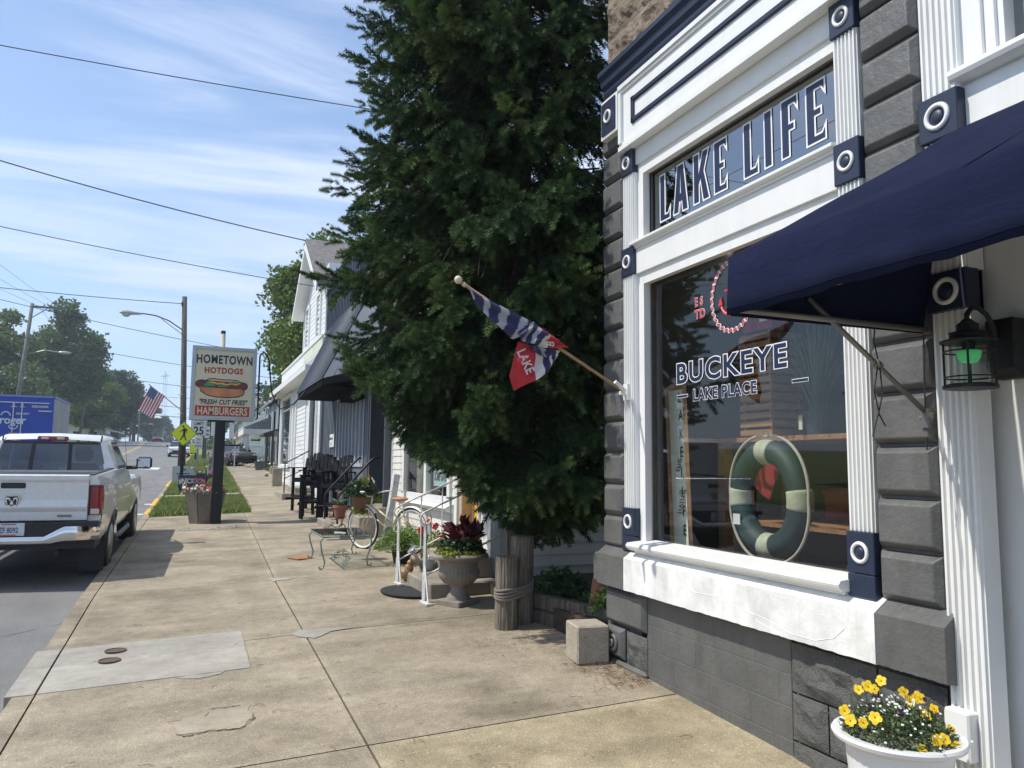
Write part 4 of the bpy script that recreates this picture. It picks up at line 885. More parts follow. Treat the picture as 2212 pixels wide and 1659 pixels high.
b = MB(); b.tube([(3.42, 6.18, -1.30), (3.50, 6.25, -1.02)], .09, 16); tag(b.build('clay_pot', mat('terracotta', (.30, .12, .07), .85, var=.25), smooth=True, auto=40), 'tilted terracotta pot behind the pale green plant at the building corner', 'flower pot')
# ================= white clapboard house with yellow door =================
SIDE = m_wpaint('cream_siding', (.78, .765, .70), .25); SIDE2 = m_wpaint('white_siding', (.80, .81, .80), .12); TRIMW = m_wpaint('house_trim', (.80, .80, .78), .1)
def siding(b, face, p, a0, a1, z0, z1, lap=.115, t=.014, top=None):
    """lap siding: face 'x' = wall facing -X at x=p running in y; 'y' = wall facing -Y at y=p running in x; top(z) can trim the run"""
    z = z0
    while z < z1-.005:
        e = min(z+lap, z1); A0, A1 = (a0, a1) if top is None else top((z+e)/2)
        if A1-A0 > .02:
            poly = [(p-t, z), (p-.002, e), (p+.02, e), (p+.02, z)]
            if face == 'x': b.prism(poly, 'y', A0, A1)
            else: b.add([(A0, q[0], q[1]) for q in poly]+[(A1, q[0], q[1]) for q in poly], [(0, 1, 2, 3), (7, 6, 5, 4), (0, 4, 5, 1), (1, 5, 6, 2), (2, 6, 7, 3), (3, 7, 4, 0)])
        z += lap
def window(parent, x, y0, y1, z0, z1, mull=(), tm=.09, rec=.05, frame_m=None, glass=None, rails=()):
    frame_m = frame_m or TRIMW; glass = glass or TINTG2
    b = MB(); b.box(x-.045, x+.03, y0-tm, y0, z0-tm, z1+tm); b.box(x-.045, x+.03, y1, y1+tm, z0-tm, z1+tm); b.box(x-.045, x+.03, y0, y1, z1, z1+tm); b.box(x-.075, x+.03, y0-tm-.02, y1+tm+.02, z0-tm, z0-.03); b.box(x-.03, x+.03, y0, y1, z0-.03, z0)
    for m in mull: b.box(x-.03, x+.03, m-.03, m+.03, z0, z1)
    for r_2 in rails: b.box(x-.028, x+.03, y0, y1, r_2-.025, r_2+.025)
    w = b.build('window', frame_m, parent); b = MB(); b.quad((x+.005, y0, z0), (x+.005, y1, z0), (x+.005, y1, z1), (x+.005, y0, z1)); b.build('pane', glass, w); return w
H = thing('clapboard_house', 'cream clapboard house with yellow door half hidden by the spruce', 'house', (3.35, 11, -1.4)); HX = 3.35
b = MB(); siding(b, 'x', HX, 10.15-.02, 13.6, -1.30, -.53); siding(b, 'x', HX, 12.75, 13.56, -.53, 2.4); siding(b, 'x', HX, 9.98, 10.18, -.53, 2.4); siding(b, 'x', HX, 8.72, 9.02, -1.38, 2.4); siding(b, 'x', HX, 9.02, 13.5, 1.3, 2.4)
siding(b, 'y', 8.65, HX+.10, 9.5, -1.20, 2.4, .14, .014); b.box(HX+.015, 3.6, 13.4, 13.6, -1.4, 2.4); b.box(HX+.02, 3.6, 9.0, 10.15, -1.4, -.6) if False else b.box(HX+.015, 3.6, 10.0, 13.6, -1.4, -.6); b.box(HX+.015, 3.6, 10.0, 13.6, 1.3, 2.4); b.box(HX+.06, 9.5, 8.66, 8.8, -1.5, 2.4); b.box(HX+.015, 3.6, 8.66, 9.0, -1.4, 2.4); b.box(HX+.02, 3.6, 9.0, 10, 1.1, 2.4); b.box(HX+.02, 3.6, 9.88, 10.1, -1.4, 1.2)
b.build('wall', SIDE, H)
for bx in ((HX-.025, HX+.10, 8.62, 8.70, -1.25, 2.4), (HX-.03, HX+.02, 13.54, 13.60, -1.3, 2.4)): b = MB(); b.box(*bx); b.build('corner_board', TRIMW, H)
b = MB(); b.box(HX+.02, 9.5, 8.68, 13.6, -1.6, -1.22); b.build('foundation', DARKG, H)
b = MB(); ov = .2; zr = 3.5; ym = 11.1
b.prism([(8.65-ov, 2.3), (ym, zr), (13.6+ov, 2.3), (13.6+ov, 2.42), (ym, zr+.13), (8.65-ov, 2.42)], 'x', HX-.22, 9.6); b.build('roof', mat('brown_shingle', (.10, .085, .07), .9, var=.3, vs=14, bump=.5), H)
b = MB(); b.prism([(8.66, 2.4), (ym, zr), (13.6, 2.4)], 'x', HX+.02, 3.5); b.build('gable_wall', SIDE, H)
b = MB(); b.prism([(HX-.10, -.62), (HX-.13, -.58), (HX+.02, -.50), (HX+.02, -.66)], 'y', 10.12, 12.78); b.box(HX-.05, HX+.02, 10.15, 12.75, -.53, -.43)
for y in (10.15, 11.30, 12.62): b.box(HX-.05, HX+.02, y, y+.12, -.45, 1.3)
b.box(HX-.05, HX+.02, 10.15, 12.75, 1.18, 1.3); b.build('window_frame', TRIMW, H)
b = MB(); b.quad((HX, 10.2, -.43), (HX, 12.7, -.43), (HX, 12.7, 1.2), (HX, 10.2, 1.2)); b.build('window_pane', GLASS, H)
b = MB(); b.box(HX+.9, HX+.95, 10.0, 13.0, -.9, 1.4); b.build('room_backing', mat('dim_room', (.10, .10, .09), .9), H)
b = MB(); n = 60
for i in range(n+1):
    y = 12.45-.75*i/n; x = HX+.14+.03*math.sin(i*1.3); b.v += [(x, y, -.43), (x, y, 1.2)]
for i in range(n): b.f.append((2*i, 2*i+1, 2*i+3, 2*i+2)); b.mi.append(0)
b.build('curtain', mat('curtain', (.42, .40, .30), .9), H)
t = thing('window_sign', 'pale blue sign reading SOME GAVE ALL hanging inside the clapboard house window', 'sign', (HX+.06, 10.8, 0)); b = MB(); b.box(HX+.05, HX+.06, 10.33, 11.22, -.30, .02); b.build('board', mat('pale_blue_card', (.42, .60, .60), .7), t); text('lettering', 'SOME GAVE ALL', CHAR, frame((HX+.047, 11.17, -.22), (0, -1, 0), (0, 0, 1)), .185, .003, .001, .60, 0, t)
# door
YD = mat('yellow_door_paint', (.78, .40, .035), .35, var=.05); TAN = mat('tan_jamb', (.50, .40, .27), .7)
b = MB(); b.box(HX-.03, HX+.22, 9.88, 10.0, -1.05, 1.15); b.box(HX-.03, HX+.22, 9.0, 9.07, -1.05, 1.15); b.box(HX-.03, HX+.22, 9.0, 10.0, 1.12, 1.25); b.build('door_frame', TRIMW, H)
b = MB(); b.box(HX+.0, HX+.19, 9.74, 9.88, -1.05, 1.12); b.build('jamb', TAN, H)
b = MB(); b.box(HX+.15, HX+.19, 9.07, 9.86, -1.04, 1.1); dr = b.build('door', YD, H); b = MB()
for (y0, y1) in ((9.15, 9.43), (9.5, 9.78)):
    for (z0, z1) in ((-.92, -.25), (-.1, .55), (.65, 1.0)): b.bbox(HX+.135, HX+.16, y0, y1, z0, z1, .012)
b.build('panel', YD, dr); b = MB(); b.ball((HX+.08, 9.80, -.12), .035, 10); b.tube([(HX+.08, 9.80, -.12), (HX+.16, 9.80, -.12)], .014, 8); b.build('knob', mat('brass', (.5, .33, .16), .3, .9), dr, smooth=True)
# entrance steps, rails
t = thing('front_steps', 'concrete front steps between the two white iron rails', 'steps', (2.9, 9, -1.4))
for (x0, x1, y0, y1, z1) in ((2.50, 3.34, 8.30, 9.28, -1.29), (2.92, 3.34, 8.55, 10.1, -1.06)):
    b = MB(); b.bbox(x0, x1, y0, y1, -1.55, z1, .015); b.build('step', STEPC, t)
IRW = mat('white_iron', (.70, .69, .66), .5, var=.12, vs=20)
def rail(y, lb, g0):
    t = thing('step_rail', lb, 'handrail', (2.4, y, g0), group='white iron step rails'); A_, Wl = 2.40, 3.30; zt = -.64; sl_ = (.40)/.60; zr_ = lambda x: -.57+(x-2.40)*.53
    b = MB(); b.tube([(A_, y, g0), (A_, y, zt)], .020, 4); b.tube([(A_, y, g0+.02), (A_-.0, y, g0+.30)], .026, 4); b.build('post', IRW, t)
    b = MB(); b.tube([(A_, y-.16, g0+.01), (A_, y-.01, g0+.38)], .012, 4); b.box(A_-.03, A_+.03, y-.20, y+.05, g0-.005, g0+.012); b.build('brace', IRW, t)
    b = MB(); P = [(A_+.040, y, zt+.110), (A_+.060, y, zt+.075), (A_+.056, y, zt+.035), (A_+.030, y, zt+.008), (A_, y, zt), (A_-.030, y, zt+.008), (A_-.056, y, zt+.035), (A_-.062, y, zt+.070), (A_-.048, y, zt+.105), (A_-.015, y, zt+.135), (A_+.05, y, zt+.165)]
    zr_ = lambda x: zt+.165+(x-A_-.05)*.45
    b.tube(P+[(Wl, y, zr_(Wl))], .010, 6); b.build('top_rail', IRW, t, smooth=True)
    b = MB(); b.tube([(A_, y, g0+.27), (Wl, y, g0+.27+(Wl-A_)*.48)], .010, 4); b.build('bottom_rail', IRW, t)
    for x in (2.68, 2.95, 3.20): b = MB(); b.tube([(x, y, g0+.27+(x-A_)*.48), (x, y, zr_(x))], .0085, 4); b.build('baluster', IRW, t)
rail(8.18, 'nearer white iron step rail with scroll end beside the stone urn', gz(2.4, 8.18)); rail(9.34, 'farther white iron step rail with scroll end beside the tan figurine', gz(2.4, 9.34))
b = MB(); RUB = mat('black_rubber', (.02, .02, .02), .8, var=.4, vs=50, bump=1, bs=60)
P = [(2.50-.42*math.sin(a), 8.80+.47*math.cos(a)) for a in np.linspace(0, PI, 22)]; b.prism(P, 'z', gz(2.3, 8.8)+.002, gz(2.3, 8.8)+.014); tag(b.build('door_mat', RUB), 'half round black rubber mat in front of the concrete steps', 'mat')
# stone urn
UR = thing('stone_urn', 'large fluted grey stone urn planted with dark red coleus beside the step rail', 'urn', (2.72, 7.98, -1.46)); UC = (2.72, 7.98, 0)
URN = m_concrete('urn_stone', (.21, .18, .15), (.33, .29, .24), speck=.5)
b = MB(); b.lathe([(.13, -1.41), (.12, -1.38), (.085, -1.33), (.08, -1.29), (.10, -1.275), (.10, -1.26), (.15, -1.24), (.20, -1.18), (.215, -1.12), (.20, -1.07), (.205, -1.02), (.25, -.985), (.29, -.97)], UC, 96, flute=.07, fl=(-1.25, -1.12), fn=30); b.lathe([(.28, -.985), (.318, -.972), (.322, -.95), (.305, -.93), (.27, -.925), (.25, -.95)], UC, 64); b.build('bowl', URN, UR, smooth=True, auto=45)
b = MB(); b.bbox(2.72-.165, 2.72+.165, 7.98-.165, 7.98+.165, gz(2.7, 7.98)-.02, -1.41, .01, Matrix.Translation((2.72, 7.98, 0)) @ Matrix.Rotation(.5, 4, 'Z') @ Matrix.Translation((-2.72, -7.98, 0))); b.build('plinth', URN, UR)
b = MB(); b.lathe([(.01, -.945), (.27, -.945)], UC, 24); b.build('soil', DARKG, UR)
P = dome((2.74, 7.98, -.94), .24, .24, .22, 1500, 21, .1); V, Fc = leafcloud(P, .05, 21, .7); npmesh('green_foliage', V, Fc, DGRN, UR)
P = dome((2.56, 7.9, -.95), .12, .16, .10, 600, 22, .1); P2 = dome((2.7, 7.74, -.94), .22, .05, .05, 350, 23, .1); V, Fc = leafcloud(np.vstack([P, P2]), .028, 22, .8); npmesh('lime_foliage', V, Fc, YGRN, UR)
P = dome((2.77, 7.96, -.82), .17, .16, .20, 90, 24, .5); V, Fc = leafcloud(P, .15, 24, .42, up=.6); npmesh('coleus_leaves', V, Fc, m_leaf('coleus_leaf', (.06, .008, .015), (.15, .018, .03), trans=.1), UR)
# figurine
FT = mat('tan_glaze', (.33, .20, .09), .3, var=.35, vs=14); t = thing('animal_figurine', 'small tan seated animal figurine with upright ears by the concrete step', 'figurine', (2.52, 9.42, -1.41)); g0 = gz(2.52, 9.42)
b = MB(); b.ico((2.53, 9.42, g0+.075), .075, 3, (1, .9, 1.05), .03, 1); b.ico((2.565, 9.42, g0+.145), .055, 3, (1, .85, 1.1), .03, 2); b.tube([(2.57, 9.42, g0+.12), (2.60, 9.42, g0+.08), (2.605, 9.42, g0+.01)], [.03, .018, .02], 8); b.ico((2.585, 9.42, g0+.215), .042, 3, (1.1, .9, .95), .02, 3); b.ico((2.625, 9.42, g0+.205), .022, 2, (1.3, 1, .8)); b.build('body', FT, t, smooth=True)
for dy in (-.024, .024): b = MB(); b.add([(2.57, 9.42+dy-.016, g0+.235), (2.595, 9.42+dy+.016, g0+.235), (2.575, 9.42+dy*1.9, g0+.305), (2.59, 9.42+dy, g0+.24)], [(0, 1, 2), (1, 3, 2), (0, 2, 3)]); b.build('ear', FT, t)
# watering can
GAL = mat('galvanised_tin', (.42, .44, .46), .35, .75, var=.15); t = thing('watering_can', 'galvanised watering can standing behind the front step rail', 'watering can', (2.78, 9.45, -1.4)); g0 = gz(2.8, 9.5)
b = MB(); b.lathe([(.085, g0), (.09, g0+.02), (.10, g0+.22), (.095, g0+.235)], (2.80, 9.45, 0), 24); b.build('can', GAL, t, smooth=True, auto=40); b = MB(); b.tube([(2.74, 9.42, g0+.12), (2.66, 9.40, g0+.25), (2.60, 9.38, g0+.34)], [.03, .022, .02], 10); b.lathe([(.02, 0), (.065, .035), (.06, .04), (.01, .03)], (2.60, 9.38, g0+.34), 18, Matrix.Rotation(-.7, 4, 'Y')); b.build('spout', GAL, t, smooth=True)
b = MB(); b.tube([(2.80, 9.45+.10*math.cos(a), g0+.20+.10*math.sin(a)) for a in np.linspace(0, PI, 12)], .007, 6); b.build('handle', GAL, t, smooth=True)
# fern
t = thing('potted_fern', 'bushy green fern in a black pot beside the bicycle', 'plant', (2.80, 10.7, -1.35)); g0 = gz(2.8, 10.7); b = MB(); b.lathe([(.11, g0), (.15, g0+.2), (.155, g0+.22), (.13, g0+.21)], (2.80, 10.7, 0), 20); b.build('pot', BLK, t, smooth=True, auto=40)
V, Fc = blades((2.80, 10.7, g0+.2), 420, .34, .44, .011, 9, .9); npmesh('fronds', V, Fc, m_leaf('fern_leaf', (.10, .18, .03), (.24, .36, .07), trans=.3), t)
P = dome((2.80, 10.7, g0+.16), .36, .36, .36, 1600, 31, .3); V, Fc = leafcloud(P, .06, 31, .28); npmesh('leaflets', V, Fc, m_leaf('fern_leaf2', (.09, .17, .03), (.22, .34, .07), trans=.3), t)
t = thing('potted_plant', 'white pot of yellow green foliage between watering can and wall', 'plant', (3.05, 9.8, -1.4)); b = MB(); b.lathe([(.08, -1.4), (.11, -1.18), (.12, -1.17), (.10, -1.19)], (3.05, 9.9, 0), 20); b.build('pot', PLW, t); P = dome((3.05, 9.9, -1.2), .17, .17, .36, 700, 33, .1); V, Fc = leafcloud(P, .05, 33, .6); npmesh('foliage', V, Fc, m_leaf('yel_leaf', (.12, .17, .03), (.33, .36, .08), trans=.2), t)
b = MB(); flower(b, (3.02, 9.85, -.80), (-.3, -1, .3), .045); flower(b, (3.05, 9.9, -.78), (.3, -1, .3), .04); b.tube([(3.04, 9.9, -1.1), (3.03, 9.88, -.8)], .004, 4); b.build('red_flower', mat('red_petal', (.35, .01, .015), .6), t)
t = thing('reflector_stake', 'round red reflector on a thin curved stake beside the fern', 'reflector', (2.88, 10.1, -1.4)); b = MB(); b.tube([(2.90, 10.1, -1.4), (2.93, 10.1, -1.0), (2.88, 10.1, -.66)], .012, 6); b.build('stake', mat('dark_stake', (.05, .05, .045), .6), t); b = MB(); b.tube([(2.90, 10.08, -.86), (2.90, 10.095, -.86)], .05, 18); b.build('reflector', mat('red_lens', (.75, .03, .02), .3), t)
b = MB(); b.ico((3.0, 9.1, -1.22), .12, 2, (1.2, .8, .6), .1, 7); tag(b.build('white_stone', mat('pale_rock', (.6, .58, .52), .8, bump=.5)), 'pale rounded rock on the step behind the stone urn', 'rock')
# leaning plank between the buildings
Mp = Matrix.Translation((2.98, 12.45, gz(3, 12.4))) @ Matrix.Rotation(math.radians(9), 4, 'Y') @ Matrix.Rotation(math.radians(-5), 4, 'X'); b = MB(); b.bbox(-.05, .05, -.07, .07, 0, 1.15, .004, Mp); tag(b.build('leaning_plank', mat('old_white_board', (.55, .56, .56), .7, var=.3, vs=20)), 'old white board leaning upright behind the bicycle', 'board')
# ================= bicycle =================
t = thing('bicycle', 'cream and white vintage bicycle with a brown saddle and flower basket', 'bicycle', (2.85, 11.8, -1.33), world=False)
rear, front = Vector((3.12, 11.38)), Vector((2.58, 12.28)); dv = (front-rear); WB = dv.length; t.rotation_euler = (0, 0, math.atan2(dv.y, dv.x)); t.location = (rear.x, rear.y, gz(2.85, 11.8))
CRM = mat('cream_enamel', (.66, .55, .33), .35, var=.15, vs=12); WEN = mat('white_enamel', (.75, .74, .70), .3, var=.08); TYRE = mat('tyre_rubber', (.02, .02, .02), .8); CHR = mat('chrome', (.75, .75, .75), .15, 1.0, var=.03); LEA = mat('tan_leather', (.42, .19, .09), .55, var=.2, vs=14)
R_ = .33
for cx_ in (0, WB):
    b = MB(); b.tube([(cx_+R_*math.cos(a), 0, R_+R_*math.sin(a)) for a in np.linspace(0, 2*PI, 41)[:-1]], .017, 8, closed=True); w = b.build('wheel', TYRE, t, smooth=True)
    b = MB(); b.tube([(cx_+(R_-.020)*math.cos(a), 0, R_+(R_-.020)*math.sin(a)) for a in np.linspace(0, 2*PI, 41)[:-1]], .019, 6, closed=True); b.build('rim', WEN, w, smooth=True)
    b = MB()
    for k in range(18): a = 2*PI*k/18; b.tube([(cx_+.02*math.cos(a+1.2), .02*(1 if k % 2 else -1), R_+.02*math.sin(a+1.2)), (cx_+(R_-.02)*math.cos(a), 0, R_+(R_-.02)*math.sin(a))], .0018, 3)
    b.tube([(cx_, -.04, R_), (cx_, .04, R_)], .018, 8); b.build('spokes', CHR, w)
for (cx_, a0, a1) in ((0, .15*PI, 1.02*PI), (WB, .12*PI, .78*PI)):
    b = MB(); n = 22; P = []
    for i in range(n+1):
        a = a0+(a1-a0)*i/n; 
        for (dy, rr) in ((-.035, .355), (-.025, .372), (.025, .372), (.035, .355)): b.v.append((cx_+rr*math.cos(a), dy, R_+rr*math.sin(a)))
    for i in range(n):
        for j in range(3): q = i*4+j; b.f.append((q, q+1, q+5, q+4)); b.mi.append(0)
    b.build('mudguard', WEN, t, smooth=True)
bbk = (.42, 0, .29); hd = (WB-.17, 0, .70); hb_ = (WB-.12, 0, .57); st = (.27, 0, .66)
for P in ([st, bbk], [hd, (.36, 0, .42)], [hb_, bbk], [(0, .05, R_), st], [(0, -.05, R_), st], [(0, .05, R_), bbk], [(0, -.05, R_), bbk]): b = MB(); b.tube(P, .014, 8); b.build('frame_tube', CRM, t, smooth=True)
b = MB(); b.tube([hd, hb_], .019, 8)
for s in (-.045, .045): b.tube([hb_, (WB-.07, s, .50), (WB, s, R_)], .010, 6)
b.build('fork', CRM, t, smooth=True)
b = MB(); b.tube([hd, (WB-.19, 0, .82)], .012, 8); b.tube([(WB-.33, .30, .90), (WB-.22, .28, .90), (WB-.14, .20, .88), (WB-.13, .08, .83), (WB-.19, 0, .82), (WB-.13, -.08, .83), (WB-.14, -.20, .88), (WB-.22, -.28, .90), (WB-.33, -.30, .90)], .0115, 8); b.build('handlebar', WEN, t, smooth=True)
b = MB(); b.ico((.24, 0, .80), .13, 3, (1.05, .75, .28)); b.ico((.36, 0, .80), .06, 2, (1.2, .6, .4)); b.build('saddle', LEA, t, smooth=True); b = MB(); b.tube([st, (.25, 0, .78)], .012, 8); b.build('seat_post', CHR, t)
b = MB(); b.tube([bbk, (.42, .06, .29)], .012, 6); b.tube([(.42, .06, .29), (.50, .07, .15)], .009, 6); b.box(.46, .54, .07, .15, .14, .16); b.tube([(.42, -.06, .29), (.34, -.07, .43)], .009, 6); b.box(.30, .38, -.15, -.07, .42, .44); b.lathe([(.09, -.003), (.09, .003)], (.42, .05, .29), 20, Matrix.Rotation(PI/2, 4, 'X')); b.build('crank', CHR, t)
b = MB(); b.tube([(-.33, 0, .50), (-.345, 0, .50)], .035, 14); b.build('reflector', mat('red_lens', (.75, .03, .02), .3), t)
WICK = mat('wicker', (.17, .10, .055), .8, var=.5, vs=60, bump=1, bs=90); b = MB(); b.lathe([(.12, .62), (.15, .80), (.155, .82), (.13, .81)], (WB+.06, 0, 0), 20); b.build('basket', WICK, t, smooth=True)
bp = (WB+.06, 0, .80)
V, Fc = leafcloud(dome(bp, .27, .27, .30, 1300, 41, .1), .06, 41, .5); npmesh('foliage', V, Fc, DGRN, t)
V, Fc = leafcloud(np.vstack([dome((bp[0]+.06, -.10, .55), .17, .15, .32, 900, 42, .0), dome((bp[0]+.02, -.2, .74), .2, .12, .14, 350, 45, .2)]), .06, 42, .6, up=-.5); npmesh('trailing_foliage', V, Fc, YGRN, t)
V, Fc = leafcloud(dome((bp[0]-.02, -.14, .52), .16, .12, .20, 260, 44, .0), .045, 44, .25, up=-.8); npmesh('trailing_stems', V, Fc, YGRN, t)
b = MB()
for i in range(9): flower(b, (bp[0]+rnd.uniform(-.05, .18), rnd.uniform(-.22, .05), .80+rnd.uniform(.12, .30)), (-.5, -1, .4), .04)
b.build('purple_flowers', mat('violet_petal', (.10, .03, .30), .6), t)
b = MB()
for i in range(9): flower(b, (bp[0]-rnd.uniform(.02, .22), rnd.uniform(-.22, .1), .80+rnd.uniform(.08, .30)), (-.5, -1, .4), .042)
b.build('white_flowers', WPT, t); V, Fc = blades((bp[0]-.12, .05, .95), 40, .28, .12, .008, 46); npmesh('spiky_leaves', V, Fc, YGRN, t)
b = MB(); flower(b, (bp[0]-.14, 0, 1.14), (-.5, -1, .4), .04); b.build('orange_flower', mat('orange_petal', (.65, .12, .02), .6), t)
# ================= glass garden table and what stands on it =================
t = thing('glass_table', 'low glass topped garden table with pale green scrolled iron legs', 'table', (2.02, 11.1, -1.39)); VER = mat('verdigris_iron', (.18, .26, .24), .5, .4, var=.3, vs=30)
x0, x1, y0, y1 = 1.70, 2.32, 10.62, 11.68; zt = gz(2, 11.1)+.42
tg = Mat('table_glass'); tg.nt.nodes.remove(tg.p); t1 = tg.n('ShaderNodeBsdfTransparent'); t1.inputs[0].default_value = (.86, .90, .88, 1); g1 = tg.n('ShaderNodeBsdfGlossy'); g1.inputs['Roughness'].default_value = .03; lw = tg.n('ShaderNodeLayerWeight'); lw.inputs[0].default_value = .5
kk = tg.math('ADD', tg.math('MULTIPLY', tg.math('POWER', lw.outputs['Facing'], 4), .8), .06); ms = tg.n('ShaderNodeMixShader'); tg.l(kk, ms.inputs[0]); tg.l(t1.outputs[0], ms.inputs[1]); tg.l(g1.outputs[0], ms.inputs[2]); tg.l(ms.outputs[0], tg.nt.nodes['Material Output'].inputs[0])
b = MB(); b.bbox(x0-.03, x1+.03, y0-.03, y1+.03, zt, zt+.012, .003); b.build('table_top', tg.m, t)
b = MB(); b.tube([(x0, y0, zt-.02), (x1, y0, zt-.02), (x1, y1, zt-.02), (x0, y1, zt-.02)], .011, 6, closed=True); b.tube([(x0+.05, y0, zt-.055), (x1-.05, y0, zt-.055)], .007, 5); b.tube([(x0+.05, y1, zt-.055), (x1-.05, y1, zt-.055)], .007, 5); b.build('frame', VER, t)
for (x, y, sx_) in ((x0, y0, -1), (x1, y0, 1), (x0, y1, -1), (x1, y1, 1)):
    z = gz(x, y); b = MB(); P = [(x+sx_*.00, y, zt-.02), (x+sx_*.035, y, zt-.08), (x+sx_*.01, y, z+.22), (x-sx_*.03, y, z+.10), (x-sx_*.01, y, z+.02), (x+sx_*.03, y, z+.012), (x+sx_*.045, y, z+.035), (x+sx_*.03, y, z+.05)]; b.tube(P, [.011]*6+[.010, .008], 7); b.build('leg', VER, t, smooth=True)
def scroll(b, c, r, s=1, ax='xz', th=.004, turns=1.4, rot=0):
    P = []
    for i in range(18):
        u = i/17; a = rot+s*turns*2*PI*u; rr = r*(1-.8*u); P.append((c[0]+rr*math.cos(a), c[1], c[2]+rr*math.sin(a)))
    b.tube(P, th, 4)
b = MB(); zc = gz(2, 11.1)+.12
for s in (-1, 1): scroll(b, (2.02+s*.06, 11.05, zc), .05, s, th=.005); scroll(b, (2.02+s*.10, 11.05, zc-.05), .04, -s, th=.005); scroll(b, (2.02+s*.03, 11.05, zc+.05), .03, s, th=.005)
b.tube([(x0+.02, 11.05, zc), (x1-.02, 11.05, zc)], .006, 5); b.build('scroll_work', VER, t)
b = MB(); b.ball((2.02, 10.75, gz(2, 10.75)+.045), .045, 14); tag(b.build('glass_globe', m_glass('clear_globe', (.8, .85, .85), 1.6), smooth=True), 'small clear glass globe on the pavement under the garden table', 'globe')
t = thing('potted_succulent', 'terracotta pot of broad grey green leaves on a scrolled wire stand on the glass table', 'flower pot', (2.03, 11.35, zt)); px, py = 2.04, 11.35; TC = mat('terracotta', (.30, .12, .07), .85)
b = MB(); b.lathe([(.065, zt+.17), (.098, zt+.33), (.108, zt+.33), (.108, zt+.365), (.09, zt+.365)], (px, py, 0), 24); b.build('pot', TC, t, smooth=True, auto=40)
WIRE = mat('rusty_wire', (.09, .045, .035), .7, .4); b = MB(); b.tube([(px+.085*math.cos(a), py+.085*math.sin(a), zt+.20) for a in np.linspace(0, 2*PI, 17)[:-1]], .005, 5, closed=True)
b.tube([(px-.02, py, zt+.16), (px-.12, py, zt+.17), (px-.16, py, zt+.24), (px-.13, py, zt+.28)], .005, 5); b.tube([(px+.02, py, zt+.16), (px+.03, py, zt+.08), (px-.06, py, zt+.05), (px-.13, py, zt+.09), (px-.16, py, zt+.05)], .006, 5); b.tube([(px+.06, py+.06, zt+.18), (px+.03, py, zt+.06)], .006, 5)
b.tube([(px+.04+.045*math.cos(a), py-.0, zt+.047+.045*math.sin(a)) for a in np.linspace(0, 2*PI, 17)[:-1]], .007, 5, closed=True); scroll(b, (px-.10, py, zt+.10), .03, 1); scroll(b, (px-.20, py, zt+.04), .035, -1); b.build('wire_stand', WIRE, t)
b = MB()
for i in range(14):
    a = 2*PI*i/14; l = rnd.uniform(.10, .16); zz0 = zt+.38; c = Vector((px, py, zz0)); d = Vector((math.cos(a), math.sin(a), 0)); w = Vector((-math.sin(a), math.cos(a), 0)); up_ = rnd.uniform(.2, 1.1)
    b.add([c, c+d*l*.6+w*.035+Vector((0, 0, l*.5*up_)), c+d*l+Vector((0, 0, l*.6*up_)), c+d*l*.6-w*.035+Vector((0, 0, l*.5*up_))], [(0, 1, 2, 3)])
b.build('leaves', m_leaf('succulent_leaf', (.07, .13, .06), (.18, .27, .14), trans=.2), t); b = MB(); b.tube([(px-.02, py, zt+.4), (px-.05, py, zt+.56)], .004, 4); b.ico((px-.05, py, zt+.57), .028, 1, (1, 1, .7), .2); b.ico((px-.03, py, zt+.53), .018, 1, (1, 1, .7), .2); b.build('dried_flower', mat('dried_flower', (.20, .08, .05), .9), t)
b = MB(); b.tube([(1.9, 10.95, zt+.016), (1.98, 10.9, zt+.018), (2.03, 10.8, zt+.016), (1.98, 10.7, zt+.016)], .006, 5); tag(b.build('power_cord', PLW), 'white cord lying on the glass table top', 'cord')
b = MB(); b.bbox(-.13, .13, -.16, .16, 0, .012, .003, Matrix.Translation((1.56, 11.75, gz(1.6, 11.7)+.001)) @ Matrix.Rotation(.4, 4, 'Z')); tag(b.build('wooden_board', mat('orange_wood', (.38, .17, .06), .7)), 'small orange brown board lying on the pavement behind the glass table', 'board')
# ================= grey building with black metal canopy =================
G = thing('grey_shop', 'blue grey board clad shop with black seamed metal canopy', 'building', (3.2, 17, -1.2)); GX = 3.22
BG = mat('blue_grey_boards', (.155, .18, .215), .6, var=.1); SL = mat('slate_boards', (.060, .070, .085), .6, var=.12); MET = mat('dark_seam_metal', (.09, .105, .13), .42, .35, var=.08)
b = MB(); b.box(GX, 9.5, 15.2, 21.0, -1.35, 4.0); b.box(GX+.45, 9.5, 13.64, 15.2, -1.35, 4.0); b.build('wall', BG, G)
b = MB(); k = 0; y = 15.25
while y < 20.9:
    if not (15.5 < y < 18.7): b.box(GX-.018, GX, y, y+.03, -1.2, 2.4)
    y += .2
b.box(GX-.02, GX, 15.4, 18.9, -1.2, .02); b.build('battens', BG, G)
b = MB()
for i in range(8): b.box(GX+.30, GX+.46, 13.66+i*.19, 13.66+i*.19+.17, -1.0, 3.4)
b.box(GX-.02, GX+.46, 13.60, 13.68, -1.2, 3.4); b.box(GX-.02, GX+.46, 15.10, 15.22, -1.2, 3.4); b.build('slate_panel', SL, G)
b = MB(); b.box(GX+.05, GX+.12, 15.5, 18.7, -.05, 1.5); b.build('window_recess', mat('pale_blind', (.46, .45, .38), .7), G)
b = MB()
for i in range(9): y = 15.5+i*.385; b.box(GX-.03, GX+.06, y-.035, y+.035, .0, 1.55)
b.box(GX-.05, GX+.1, 15.42, 18.8, -.04, .03); b.box(GX-.05, GX+.1, 15.42, 18.8, 1.5, 1.62); b.build('window_slats', mat('slat_paint', (.42, .45, .48), .6), G)
